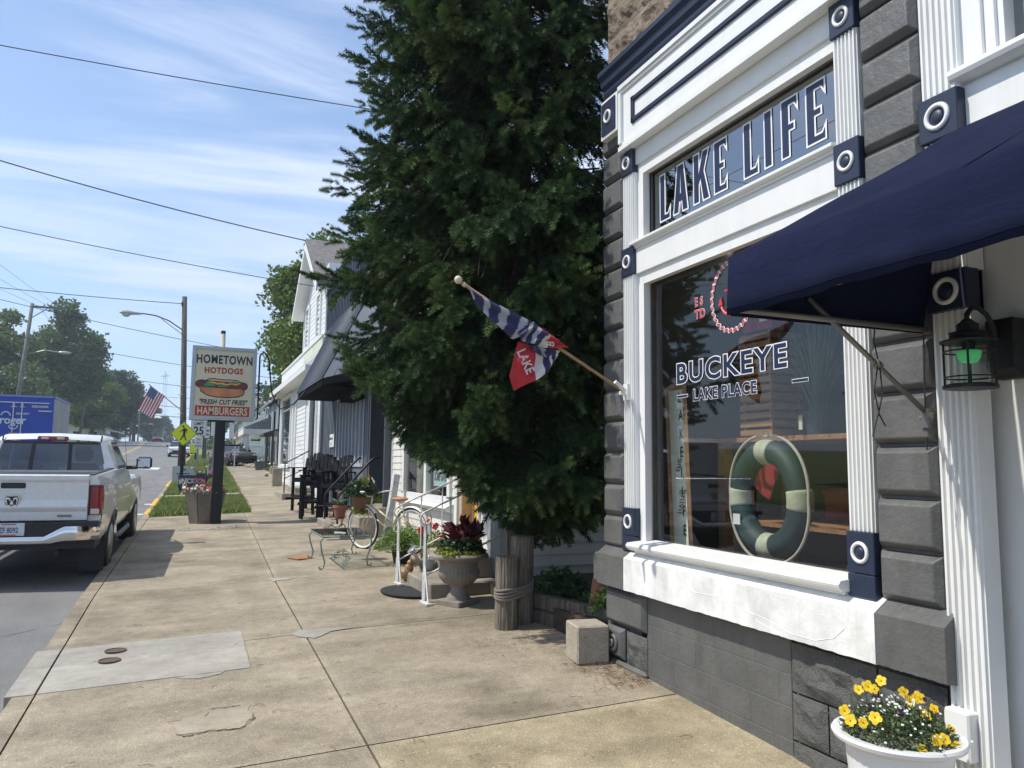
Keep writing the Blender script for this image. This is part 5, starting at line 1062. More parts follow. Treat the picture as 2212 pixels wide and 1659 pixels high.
b = MB(); b.bbox(GX-.04, GX-.02, 18.85, 19.45, .42, .74, .005); o = b.build('wall_plaque', TRIMW, G); text('lettering', 'BUCKEYE LAKE', CHAR, frame((GX-.045, 19.42, .60), (0, -1, 0), (0, 0, 1)), .09, 0, .001, .7, 0, o); text('lettering', 'EST', CHAR, frame((GX-.045, 19.25, .47), (0, -1, 0), (0, 0, 1)), .09, 0, .001, .9, 0, o)
b = MB(); b.tube([(GX-.04, 14.95, -.9), (GX-.04, 14.95, 2.4)], .018, 8); b.tube([(GX-.04, 14.78, -.4), (GX-.04, 14.78, 2.4)], .018, 8); b.build('conduit', STEEL, G)
# canopy
b = MB(); oz = 1.66; tz = 3.55; ya, yb = 15.1, 18.85; ox = 2.28
T = [(GX-.02, yb+.5, tz), (GX-.02, 14.7, tz)]
b.quad((ox, ya, oz), (ox, yb, oz), (GX-.02, yb+.5, tz), (GX-.02, 14.9, tz)); b.quad((ox, ya, oz), (GX-.02, 14.9, tz), (GX-.02, 13.9, oz+.2)); b.quad((ox, yb, oz), (GX-.02, 19.6, oz), (GX-.02, yb+.5, tz))
b.build('canopy', MET, G)
b = MB(); n = 13
for i in range(n): 
    y = ya+(yb-ya)*i/(n-1); u = i/(n-1); yt = 14.9+(yb+.5-14.9)*u; b.tube([(ox-.005, y, oz+.012), (GX-.03, yt, tz+.012)], .016, 4)
for i in range(1, 5):
    u = i/5; p = Vector((ox, ya, oz)).lerp(Vector((GX-.02, 13.9, oz+.2)), u); b.tube([p, Vector((ox, ya, oz)).lerp(Vector((GX-.02, 14.9, tz)), 1-(1-u)*.98) if False else (GX-.02, 14.9-(1-u)*.0, tz-(u)*(.9))], .014, 4)
b.build('seams', MET, G)
b = MB(); b.box(ox+.02, GX-.03, ya, yb, oz-.14, oz-.01); b.add([(ox, ya, oz-.01), (GX-.02, 13.9, oz+.19), (GX-.02, 13.9, oz+.02), (ox, ya, oz-.14), (ox+.01, ya+.05, oz-.14), (GX-.02, 15.2, oz)], [(0, 1, 2, 3), (3, 2, 5, 4)]); b.box(2.9, 3.18, 15.4, 16.6, oz-.34, oz-.14); b.build('soffit', mat('black_soffit', (.008, .008, .009), .95, spec=.05), G)
b = MB(); b.box(GX-.005, GX+.3, 16.4, 21.0, 3.5, 4.9); k = 16.4
while k < 21: b.box(GX-.03, GX, k, k+.04, 3.55, 4.9); k += .2
b.build('upper_cladding', MET, G)
t = thing('shop_steps', 'concrete steps with two rails up to the grey shop door', 'steps', (2.8, 14.7, -1.2))
for (a, c, z) in ((2.42, 2.75, 0), (2.75, 3.02, 1), (3.02, 3.66, 2)): 
    b = MB(); b.bbox(a, 3.68, 13.42+z*.02, 15.95-z*.3, -1.4, gz(2.6, 14.6)+.16*(z+1), .012); b.build('step', STEPC, t)
BR = mat('black_rail', (.018, .020, .022), .4, .5)
for (y, lb) in ((14.15, 'nearer black handrail of the grey shop steps'), (15.55, 'farther black handrail of the grey shop steps')):
    t = thing('handrail', lb, 'handrail', (2.5, y, -1.2), group='black handrails of the grey shop'); b = MB(); b.tube([(2.50, y, -.86), (2.49, y, -.62), (2.53, y, -.54), (3.08, y, .08), (3.14, y, .13), (3.24, y, .13)], .022, 8); b.build('rail', BR, t, smooth=True)
    for x, zt_ in ((2.5, -.6),): b = MB(); b.tube([(x, y, gz(2.5, y)), (x, y, zt_)], .018, 8); b.build('post', BR, t)
# tall adirondack chairs
BLKP = mat('black_plastic_wood', (.008, .009, .012), .6, var=.2, spec=.25)
def chair():
    t = thing('tall_chair', 'x', 'chair', (0, 0, 0), group='tall black slatted chairs', world=False)
    for s in (-1, 1):
        b = MB(); b.bbox(s*.27-.02, s*.27+.02, -.28, -.20, 0, .98, .004); b.build('leg', BLKP, t)
        b = MB(); b.prism([(.30, 0), (.38, 0), (.24, .98), (.16, .98)], 'x', s*.27-.02, s*.27+.02); b.build('leg', BLKP, t)
        b = MB(); b.bbox(s*.30-.07, s*.30+.07, -.36, .28, .98, 1.005, .005); b.build('armrest', BLKP, t)
    b = MB()
    for i in range(6): b.bbox(-.25, .25, -.30+i*.085, -.225+i*.085, .74-i*.008, .765-i*.008, .004)
    b.box(-.25, .25, -.31, -.28, .66, .75); b.build('seat', BLKP, t)
    Mb = Matrix.Translation((0, .20, .62)) @ Matrix.Rotation(math.radians(-14), 4, 'X'); b = MB()
    for i in range(7):
        x = -.27+i*.09; u = (x)/.30; h = .66-.17*u*u; b.bbox(x-.039, x+.039, -.01, .012, -.02, h+.10, .006, Mb)
    b.box(-.30, .30, .012, .035, .10, .15, Mb) if False else b.bbox(-.29, .29, .012, .035, .14, .20, .004, Mb); b.bbox(-.29, .29, .012, .035, .45, .51, .004, Mb); b.build('backrest', BLKP, t)
    b = MB(); b.bbox(-.25, .25, -.56, -.40, .30, .325, .004); b.bbox(-.25, .25, -.28, -.25, .30, .36, .004)
    for s in (-1, 1): b.bbox(s*.25-.015, s*.25+.015, -.56, .26, .26, .30, .004)
    b.build('footrest', BLKP, t); return t
c0 = chair(); 
for i, (x, y, a, lb) in enumerate(((2.92, 16.35, -38, 'tall black slatted chair nearest the grey shop steps'), (2.66, 17.35, -30, 'middle one of the three tall black slatted chairs'), (2.62, 18.75, -40, 'farthest tall black slatted chair, beside the white shop'))):
    c = c0 if i == 0 else copy_tree(c0); c.location = (x, y, gz(x, y)); c.rotation_euler = (0, 0, math.radians(a)); c['label'] = lb
t = thing('bar_table', 'narrow tall black stand with slatted top in front of the chairs', 'table', (2.40, 16.9, gz(2.4, 16.9)), world=False); b = MB(); b.bbox(-.22, .22, -.18, .18, .90, .93, .005); b.build('table_top', BLKP, t)
for (x, y) in ((-.18, -.14), (.18, -.14), (-.18, .14), (.18, .14)): b = MB(); b.bbox(x-.025, x+.025, y-.025, y+.025, 0, .90, .004); b.build('leg', BLKP, t)
b = MB(); b.bbox(-.18, .18, -.14, .14, .35, .37, .004); b.build('shelf', BLKP, t)
# ================= white gabled shop =================
Wh = thing('gabled_shop', 'white clapboard two storey shop with steep gable and slate roof', 'building', (3.2, 25, -1)); WX = 3.2
ROOFS = mat('slate_shingle', (.17, .155, .15), .85, var=.35, vs=9, bump=.8, bs=25)
pk, yN, yF, ze, zp = 23.0, 20.75, 25.25, 4.95, 6.5
b = MB(); siding(b, 'x', WX, yN, yF, 3.45, zp, .14, .012, top=lambda z: (yN, yF) if z < ze else (yN+(pk-yN)*(z-ze)/(zp-ze), yF-(yF-pk)*(z-ze)/(zp-ze)))
siding(b, 'x', WX, 20.95, 23.0, -.9, 3.1, .14); siding(b, 'x', WX, 27.25, 30.9, -.8, -.02, .14); siding(b, 'x', WX, 24.2, 26.3, -.8, 3.1, .14)
b.box(WX+.02, 11, yN+.01, yF, -1.2, ze+.5); b.box(WX+.02, 11, yF, 30.9, -1.2, 3.3); b.prism([(yN+.02, ze), (pk, zp-.02), (yF-.02, ze)], 'x', WX+.02, 11); b.build('wall', SIDE2, Wh)
b = MB(); ov = .35; th = .10
def rslope(ys_, sg):
    zl = ze-(.38)*(zp-ze)/(pk-yN); b.prism([(pk, zp+.05), (ys_-sg*.38*-1*-1, zl+.05), (ys_-sg*.38, zl+.05+th), (pk, zp+.05+th*1.3)], 'x', WX-ov, 11.2)
rslope(yN, 1); rslope(yF, -1); b.build('roof', ROOFS, Wh)
b = MB(); zl = ze-.38*(zp-ze)/(pk-yN)
b.prism([(pk, zp+.04), (yN-.39, zl+.04), (yN-.39, zl-.14), (pk, zp-.16)], 'x', WX-ov-.02, WX-ov+.02); b.prism([(pk, zp+.04), (yF+.39, zl+.04), (yF+.39, zl-.14), (pk, zp-.16)], 'x', WX-ov-.02, WX-ov+.02)
b.prism([(pk, zp-.02), (yN-.36, zl-.02), (yN-.36, zl-.05), (pk, zp-.05)], 'x', WX-ov, WX); b.prism([(pk, zp-.02), (yF+.36, zl-.02), (yF+.36, zl-.05), (pk, zp-.05)], 'x', WX-ov, WX)
b.box(WX-.03, WX+.03, yN-.02, yN+.12, 3.4, ze+.1); b.box(WX-.03, WX+.03, yF-.12, yF+.02, 3.4, ze+.1); b.box(WX-.03, 11, yN-.03, yN, ze-.25, ze); b.build('trim', TRIMW, Wh)
for (a, c) in ((21.75, 22.35), (24.0, 24.6)): window(Wh, WX-.01, a, c, 3.62, 4.80, (), .11, rails=(4.2,))
b = MB(); b.box(WX-.06, WX+.02, 20.9, 30.95, 3.10, 3.46); b.box(WX-.10, WX+.02, 20.9, 30.95, 3.44, 3.50); b.build('fascia_board', TRIMW, Wh)
b = MB(); b.box(WX-.07, WX-.058, 20.95, 24.6, 3.14, 3.42); o = b.build('sign_band', mat('pale_sign', (.60, .62, .50), .7, var=.15, vs=4), Wh)
NOP = lambda: text('lettering', 'ANTIQUES', mat('faded_green', (.20, .34, .22), .7), frame((WX-.075, 24.5, 3.18), (0, -1, 0), (0, 0, 1)), .30, .01, .002, 1.6, 0, o)
b = MB(); b.box(2.72, WX, 21.0, 24.78, 2.52, 2.66); b.prism([(2.72, 2.52), (2.72, 2.70), (WX, 3.12), (WX, 2.52)], 'y', 24.8, 31.0); b.build('pent_eave', TRIMW, Wh)
window(Wh, WX-.02, 27.7, 30.2, .0, 2.35, (), .14, rails=(1.95,)); window(Wh, WX-.02, 21.8, 22.9, -.1, 1.9, (), .10)
for (ya_, yb_, zt_) in ((26.9, 27.15, 2.52), (30.75, 31.0, 2.52), (23.0, 23.2, 2.52), (26.2, 26.4, 2.52), (20.95, 21.2, 3.1)): b = MB(); b.box(WX-.06, WX+.02, ya_, yb_, -.9, zt_); b.build('corner_board', TRIMW, Wh)
b = MB(); b.box(WX+.12, WX+.2, 26.4, 26.95, -.8, 2.5); b.build('door', mat('grey_door', (.40, .43, .45), .6), Wh); b = MB(); b.box(WX-.05, WX+.3, 21, 31, -1.3, -.78); b.build('foundation', m_concrete('old_foundation', (.30, .26, .2), (.44, .38, .3)), Wh)
t = thing('side_steps', 'low concrete steps with a thin rail beyond the tall black chairs', 'steps', (2.7, 22.5, -.95))
for k, (a, z) in enumerate(((2.36, .15), (2.72, .30))): b = MB(); b.bbox(a, 3.18, 21.9+.2*k, 23.9, -1.2, gz(2.5, 22.5)+z, .012); b.build('step', STEPC, t)
b = MB(); b.tube([(2.45, 22.3, -.9), (2.45, 22.3, .02), (3.1, 22.3, .38)], .02, 6); b.tube([(2.45, 22.3, -.4), (3.1, 22.3, -.08)], .014, 6); b.build('handrail', mat('brown_rail', (.06, .05, .045), .6), t)
b = MB(); b.bbox(2.62, 2.95, 27.5, 27.75, gz(2.8, 27.6)-.05, gz(2.8, 27.6)+.62, .03); tag(b.build('stone_bollard', STEPC), 'squat grey stone post at the far corner of the white gabled shop', 'stone post')
for (x, y, s, lb) in ((3.6, 36.5, .30, 'small dark faced grey stone on the lawn'), (3.55, 43, .16, 'low flat stone farther back on the lawn'), (3.0, 34.0, .10, 'flat paving stone at the lawn edge')):
    b = MB(); z = gp(y)+.115; b.bbox(x-s*.8, x+s*.8, y-s*.5, y+s*.5, z-.03, z+s*1.15, .05); tag(b.build('lawn_stone', STEPC), lb, 'stone')
# string lights from the white shop to the hot dog sign
t = thing('string_lights', 'two strings of outdoor bulbs from the white shop eave towards the hot dog sign', 'string lights', (2.7, 27, 2.4))
b = MB(); bl = MB(); so2 = MB()
for (p, q, sg) in (((1.2, 21.5, 1.95), (2.75, 27.5, 2.5), .25), ((1.1, 21.5, 1.45), (2.75, 30, 2.45), .35)):
    p, q = Vector(p), Vector(q); P = [p.lerp(q, i/20)-Vector((0, 0, sg*4*(i/20)*(1-i/20))) for i in range(21)]; b.tube(P, .009, 4)
    for i in range(2, 20, 3): c = P[i]; so2.tube([c, c-Vector((0, 0, .09))], .022, 6); bl.ball(c-Vector((0, 0, .14)), .042, 8)
b.build('cable', CORD, t); so2.build('socket', CORD, t); bl.build('bulb', mat('frosted_bulb', (.6, .6, .55), .3), t, smooth=True)
# ================= pickup truck =================
def m_paint(name, c, rough=.22):
    m = Mat(name); v = m.coord(world=False); a = m.noise(v, 3, 4); g = m.noise(v, 14, 5, .7); m.col(m.mix(.3, c, m.ramp(g, [(.35, (.72, .69, .64)), (.6, (1, 1, 1))]), 'MULTIPLY')); m.set(Roughness=rough, Coat_Weight=.7, Coat_Roughness=.04); m.p.inputs['Metallic'].default_value = .04; return m.m
TPAINT = m_paint('silver_white_paint', (.76, .77, .77), .32); CGL = mat('car_glass', (.012, .018, .024), .04, var=.0, spec=.9); LENS = mat('red_lamp', (.22, .008, .014), .12, var=.25, vs=30, spec=.8, world=False); CLR = mat('clear_lamp', (.62, .55, .5), .15); BPL = mat('black_trim', (.018, .018, .02), .55, var=.2); CHRM = mat('bumper_chrome', (.72, .71, .69), .10, 1.0, var=.05)
T = thing('pickup_truck', 'white pickup truck parked at the kerb, seen from behind with license plate ZF 8092', 'pickup truck', world=False)
ty = 11.32; T.location = (-2.02, ty, rz_(-2, ty)+.0); T.rotation_euler = (math.atan(.036), 0, math.radians(-2.0))
prof = [(.50, .935), (.60, .975), (.74, .995), (.90, 1.005), (1.02, .995), (1.10, 1.0), (1.20, .985), (1.30, .955), (1.38, .925)]
def px_(z, pr=prof): return interp(z, pr)
def side(b, s, y0, y1, ztop, zbot, wheels, n=None, flare=.02, pr=prof, nz=12):
    n = n or int((y1-y0)/.035); k = nz+1; base = len(b.v)
    for i in range(n+1):
        y = y0+(y1-y0)*i/n; zb = zbot(y) if callable(zbot) else zbot; zt = ztop(y) if callable(ztop) else ztop; fl = 0
        for (yc, R, zc) in wheels:
            d = abs(y-yc)
            if d < R: zb = max(zb, zc+math.sqrt(R*R-d*d))
            if d < R+.18: fl = max(fl, flare*max(0, 1-abs(math.hypot(d, 0)-0)/(R+.18)))
        for j in range(k):
            u = j/nz; z = zb+(zt-zb)*u; x = px_(z, pr)+fl*(1-u)*2; b.v.append((s*x, y, z))
    for i in range(n):
        for j in range(nz): a = base+i*k+j; b.f.append((a, a+1, a+k+1, a+k)); b.mi.append(0)
WH = [(1.22, .48, .42), (4.55, .48, .42)]
bed = MB()
for s in (-1, 1): side(bed, s, .10, 2.12, 1.385, .56, WH[:1])
for s in (-1, 1): bed.box(min(s*.80, s*.93), max(s*.80, s*.93), .12, 2.12, 1.33, 1.388); bed.quad((s*.84, .10, .72), (s*.985, .10, .72), (s*1.0, .10, 1.05), (s*.955, .10, 1.30), (s*.92, .10, 1.385), (s*.84, .10, 1.385))
bed.box(-.80, .80, .12, 2.1, .70, .78); bed.build('truck_bed', TPAINT, T, smooth=True, auto=40)
b = MB(); b.add([(x, y, z) for (y, z) in ((.065, 1.40), (.045, 1.385), (.045, 1.335), (.065, 1.30), (.065, 1.08), (.035, 1.0), (.035, .985), (.06, .93), (.06, .825), (.10, .825), (.10, 1.40)) for x in (-.835, .835)], [(2*i, 2*i+1, 2*i+3, 2*i+2) for i in range(10)]+[tuple(range(0, 22, 2)), tuple(range(1, 22, 2))]); tg_ = b.build('tailgate', TPAINT, T)
b = MB(); b.bbox(-.135, .135, .050, .075, 1.225, 1.295, .02); b.build('handle', BPL, tg_)
b = MB(); sh = [(-.075, 1.14), (.075, 1.14), (.085, 1.10), (.08, 1.03), (.06, .995), (0, .965), (-.06, .995), (-.08, 1.03), (-.085, 1.10)]; b.prism([(p[0], p[1]) for p in sh], 'y', .045, .066); em = b.build('emblem', CHRM, tg_)
b = MB(); b.prism([(p[0]*.84, 1.06+(p[1]-1.06)*.84) for p in sh], 'y', .0425, .047); b.build('emblem_field', mat('dark_emblem', (.015, .02, .04), .4), em)
b = MB()
for s in (-1, 1):
    b.tube([(s*.012, .040, 1.06), (s*.03, .038, 1.10), (s*.052, .038, 1.105), (s*.060, .040, 1.075), (s*.05, .040, 1.03), (s*.062, .040, 1.01)], [.012, .016, .014, .011, .009, .005], 6)
b.prism([(-.022, 1.075), (.022, 1.075), (.016, 1.0), (0, .985), (-.016, 1.0)], 'y', .036, .044); b.build('emblem_relief', CHRM, em, smooth=True)
b = MB(); b.bbox(.50, .66, .052, .063, .865, .895, .006); b.build('badge', mat('badge_grey', (.22, .22, .22), .3, .6), tg_)
for s in (-1, 1):
    b = MB(); P = []; M_ = []
    for i in range(6):
        u = i/5; z = .885+.365*u
        b.v += [(s*.855, .075, z), (s*.93, .062, z), (s*(.985+.01*math.sin(PI*u)), .085, z), (s*(.998+.008*math.sin(PI*u)), .14, z), (s*(1.0+.006*math.sin(PI*u)), .20, z)]
    for i in range(5):
        for j in range(4): a = i*5+j; b.f.append((a, a+1, a+6, a+5)); b.mi.append(0)
    lp = b.build('tail_lamp', LENS, T, smooth=True); b = MB(); b.bbox(s*.92-.05, s*.92+.05, .056, .07, .895, .965, .006); b.build('reversing_lens', CLR, lp)
    b = MB(); b.box(min(s*.845, s*.856), max(s*.845, s*.856), .06, .10, .88, 1.26); b.box(min(s*.845, s*1.0), max(s*.845, s*1.0), .07, .10, 1.25, 1.265); b.build('lamp_surround', BPL, lp)
# bumper
def bz(x):
    x = abs(x)
    return (.765, .57) if x > .62 else ((.64, .535) if x < .40 else (.64+.125*(x-.40)/.22, .535+.035*(x-.40)/.22))
b = MB(); n = 60
for i in range(n+1):
    x = -1.0+2.0*i/n; t_, l_ = bz(x); e = abs(x); cy2 = -.12+.17*max(0, (e-.70)/.30)**2; 
    for (dz, dy) in ((0, .05), (0, .0), (.2, -.015), (.55, -.02), (.9, .0), (1.0, .05)): b.v.append((x*(1.0 if e < .9 else 1.0), cy2+dy, t_+(l_-t_)*dz))
for i in range(n):
    for j in range(5): a = i*6+j; b.f.append((a, a+1, a+7, a+6)); b.mi.append(0)
for s in (-1, 1): b.quad((s*1.0, .05, .765), (s*1.01, .42, .765), (s*1.0, .42, .62), (s*1.0, .05, .57))
b.build('rear_bumper', CHRM, T, smooth=True, auto=50)
b = MB(); b.box(-.98, .98, -.07, .12, .75, .81); b.box(-.62, .62, -.06, .10, .64, .81); b.build('bumper_step', BPL, T)
b = MB(); b.bbox(-.125, .18, -.075, -.060, .650, .808, .004); pl = b.build('license_plate', mat('plate_white', (.62, .66, .70), .35), T)
text('plate_text', 'ZF 8092', mat('plate_navy', (.01, .02, .10), .4), frame((-.092, -.077, .690), (1, 0, 0), (0, 0, 1)), .096, .001, .0006, .62, 0, pl, 1.02)
b = MB(); b.box(-.07, .09, -.0768, -.0755, .787, .800); b.box(-.11, .09, -.0768, -.0755, .657, .670); b.build('plate_band', mat('plate_red', (.45, .10, .10), .5), pl)
b = MB(); b.tube([(.30, -.075, .78), (.30, -.05, .78)], .025, 10); b.build('lock', BPL, T)
b = MB(); b.box(-.93, .93, .15, 2.1, .45, .60); b.box(-.45, .45, 2.1, 5.0, .35, .60); b.tube([(-.9, 1.22, .42), (.9, 1.22, .42)], .06, 8); b.tube([(-.25, .2, .42), (-.25, .9, .42)], .05, 8); b.tube([(.5, .15, .40), (.75, .6, .42)], .04, 8)
for s in (-1, 1): b.box(min(s*.68, s*.98), max(s*.68, s*.98), .70, .715, .08, .60)
b.build('chassis', BPL, T)
# wheels
for s in (-1, 1):
    for yc in (1.22, 4.55):
        Mw = Matrix.Translation((s*.86, yc, .40)) @ Matrix.Rotation(PI/2, 4, 'Y'); b = MB(); b.lathe([(.24, -.13), (.37, -.13), (.395, -.10), (.40, 0), (.395, .10), (.37, .13), (.24, .13)], (0, 0, 0), 36); b.v = [tuple(Mw @ Vector(p)) for p in b.v]; w = b.build('wheel', TYRE, T, smooth=True, auto=40)
        b = MB(); b.lathe([(.05, .09*s), (.10, .10*s), (.20, .06*s), (.24, .115*s), (.25, .132*s)], (0, 0, 0), 30); b.v = [tuple(Mw @ Vector(p)) for p in b.v]; b.build('rim', mat('alloy', (.45, .45, .46), .3, .9), w, smooth=True)
# cab
cabp = [(.50, .93), (.60, .97), (.74, .99), (.90, 1.0), (1.02, .99), (1.10, .995), (1.20, .975), (1.30, .94), (1.38, .90), (1.50, .86), (1.66, .80), (1.80, .74), (1.86, .68)]
b = MB()
for s in (-1, 1): side(b, s, 2.16, 3.50, 1.36, .50, [], pr=cabp); side(b, s, 3.52, 5.30, lambda y: 1.20-.09*max(0, (y-4.2)/1.1)**2, .54, WH[1:], pr=[(.50, .93), (.74, .99), (.90, 1.0), (1.10, .98), (1.16, .94), (1.21, .86)])
b.quad((-.93, 2.16, .55), (.93, 2.16, .55), (.93, 2.16, 1.36), (-.93, 2.16, 1.36)); b.build('cab', TPAINT, T, smooth=True, auto=40)
b = MB(); n = 8
for (y, z) in ((3.50, 1.24), (4.0, 1.20), (4.8, 1.16), (5.25, 1.05), (5.35, .80), (5.35, .5)):
    for i in range(n+1): x = -.90+1.8*i/n; b.v.append((x, y, z+.03*(1-(x/.9)**2)))
for k in range(5):
    for i in range(n): a = k*9+i; b.f.append((a, a+1, a+10, a+9)); b.mi.append(0)
b.build('hood', TPAINT, T, smooth=True)
# greenhouse: roof skin with pillars
def ringc(y, z, hw, r=.10, n=6):
    P = [(-hw, y, z-.06), (-hw+.03, y, z-.02), (-hw+.10, y, z+.005), (0, y, z+.03), (hw-.10, y, z+.005), (hw-.03, y, z-.02), (hw, y, z-.06)]; return P
b = MB(); secs = [(2.30, 1.80, .70), (2.36, 1.86, .735), (2.6, 1.885, .75), (3.0, 1.885, .75), (3.25, 1.85, .74), (3.36, 1.80, .72)]
for (y, z, hw) in secs: b.v += ringc(y, z, hw)
for k in range(len(secs)-1):
    for i in range(6): a = k*7+i; b.f.append((a, a+1, a+8, a+7)); b.mi.append(0)
for s in (-1, 1):  # corner pillars: rear wide, front slim
    b.add([(s*.75, 2.160, 1.29), (s*.90, 2.20, 1.36), (s*.90, 2.48, 1.36), (s*.745, 2.56, 1.83), (s*.71, 2.30, 1.80), (s*.64, 2.295, 1.78)], [(0, 1, 4, 5), (1, 2, 3, 4)])
    b.add([(s*.90, 3.80, 1.33), (s*.90, 3.90, 1.30), (s*.73, 3.38, 1.76), (s*.735, 3.28, 1.79)], [(0, 1, 2, 3)])
b.build('roof', TPAINT, T, smooth=True, auto=45)
b = MB()
for s in (-1, 1): b.tube([(s*.655, 2.29, 1.79), (s*.66, 2.34, 1.885)], .012, 4); b.tube([(s*.67, 2.6, 1.91), (s*.67, 3.2, 1.90)], .008, 4)
b.build('roof_seam', BPL, T)
b = MB(); b.quad((-.77, 2.165, 1.30), (.77, 2.165, 1.30), (.645, 2.293, 1.79), (-.645, 2.293, 1.79)); rw = b.build('rear_window', m_glass('truck_rear_glass', (.09, .11, .14), 1.6), T)
b = MB()
for x in (-.26, .26): b.add([(x-.025, 2.155, 1.30), (x+.025, 2.155, 1.30), (x*.93+.025, 2.284, 1.79), (x*.93-.025, 2.284, 1.79)], [(0, 1, 2, 3)])
for (z0, z1) in ((1.30, 1.33), (1.755, 1.79)):
    f = lambda z: 2.155+(z-1.30)*.27; b.quad((-.76+(z0-1.345)*.29, f(z0)-.002, z0), (.76-(z0-1.345)*.29, f(z0)-.002, z0), (.76-(z1-1.345)*.29, f(z1)-.002, z1), (-.76+(z1-1.345)*.29, f(z1)-.002, z1))
b.build('window_frame', BPL, rw)
b = MB(); b.bbox(-.205, .205, 2.275, 2.33, 1.80, 1.868, .015); bl_ = b.build('brake_lamp', LENS, T); b = MB()
for s in (-1, 1): b.bbox(s*.105-.05, s*.105+.05, 2.267, 2.28, 1.817, 1.851, .005)
b.build('cargo_lens', CLR, bl_)
for s in (-1, 1):
    b = MB(); b.quad((s*.895, 2.50, 1.37), (s*.895, 3.55, 1.35), (s*.885, 3.78, 1.36), (s*.75, 3.30, 1.78), (s*.742, 2.58, 1.785)); b.build('side_window', CGL, T)
b = MB(); b.quad((-.88, 3.92, 1.30), (.88, 3.92, 1.30), (.72, 3.38, 1.78), (-.72, 3.38, 1.78)); b.build('windscreen', m_glass('windscreen_glass', (.55, .6, .6), 1.5), T)
b = MB()
for s in (-1, 1): b.bbox(s*.38-.22, s*.38+.22, 2.55, 2.70, .9, 1.45, .05); b.bbox(s*.38-.13, s*.38+.13, 2.58, 2.68, 1.48, 1.70, .05)
b.box(-.85, .85, 3.5, 3.8, .9, 1.25); b.box(-.9, .9, 2.2, 3.8, .5, .62); b.build('seats', BPL, T, bevel=.02)
for s in (-1, 1):
    b = MB(); b.tube([(s*.93, 3.28, 1.36), (s*1.10, 3.24, 1.37)], .035, 6); b.bbox(s*1.20-.12, s*1.20+.12, 3.18, 3.30, 1.345, 1.545, .035); mr = b.build('side_mirror', BPL, T); b = MB(); b.bbox(s*1.20-.095, s*1.20+.095, 3.172, 3.182, 1.37, 1.52, .003); b.build('mirror_glass', mat('mirror', (.5, .55, .55), .03, 1.0), mr)
    b = MB(); b.bbox(s*1.005-.01, s*1.005+.012, 2.35, 2.52, 1.09, 1.13, .006); b.build('door_handle', TPAINT, T)
b = MB(); b.tube([(.86, 4.1, 1.2), (.80, 3.95, 2.0)], .004, 4); b.build('antenna', BPL, T)
b = MB(); b.add([(-.80, .12, 1.335), (.80, .12, 1.335), (.80, 2.1, 1.31), (-.80, 2.1, 1.31)], [(0, 1, 2, 3)]); b.bbox(-.84, .84, .13, .20, 1.36, 1.40, .008); b.bbox(-.88, -.80, .13, 2.12, 1.386, 1.405, .006); b.bbox(.80, .88, .13, 2.12, 1.386, 1.405, .006); b.bbox(-.78, .78, .9, 1.3, 1.33, 1.375, .02); b.build('bed_cover', mat('vinyl_cover', (.03, .03, .032), .5), T)
b = MB()
for s in (-1, 1): b.tube([(s*.93, 2.2, .36), (s*.96, 2.4, .36), (s*.96, 3.6, .36), (s*.93, 3.8, .36)], .04, 8)
b.build('side_step', STEEL, T, smooth=True)
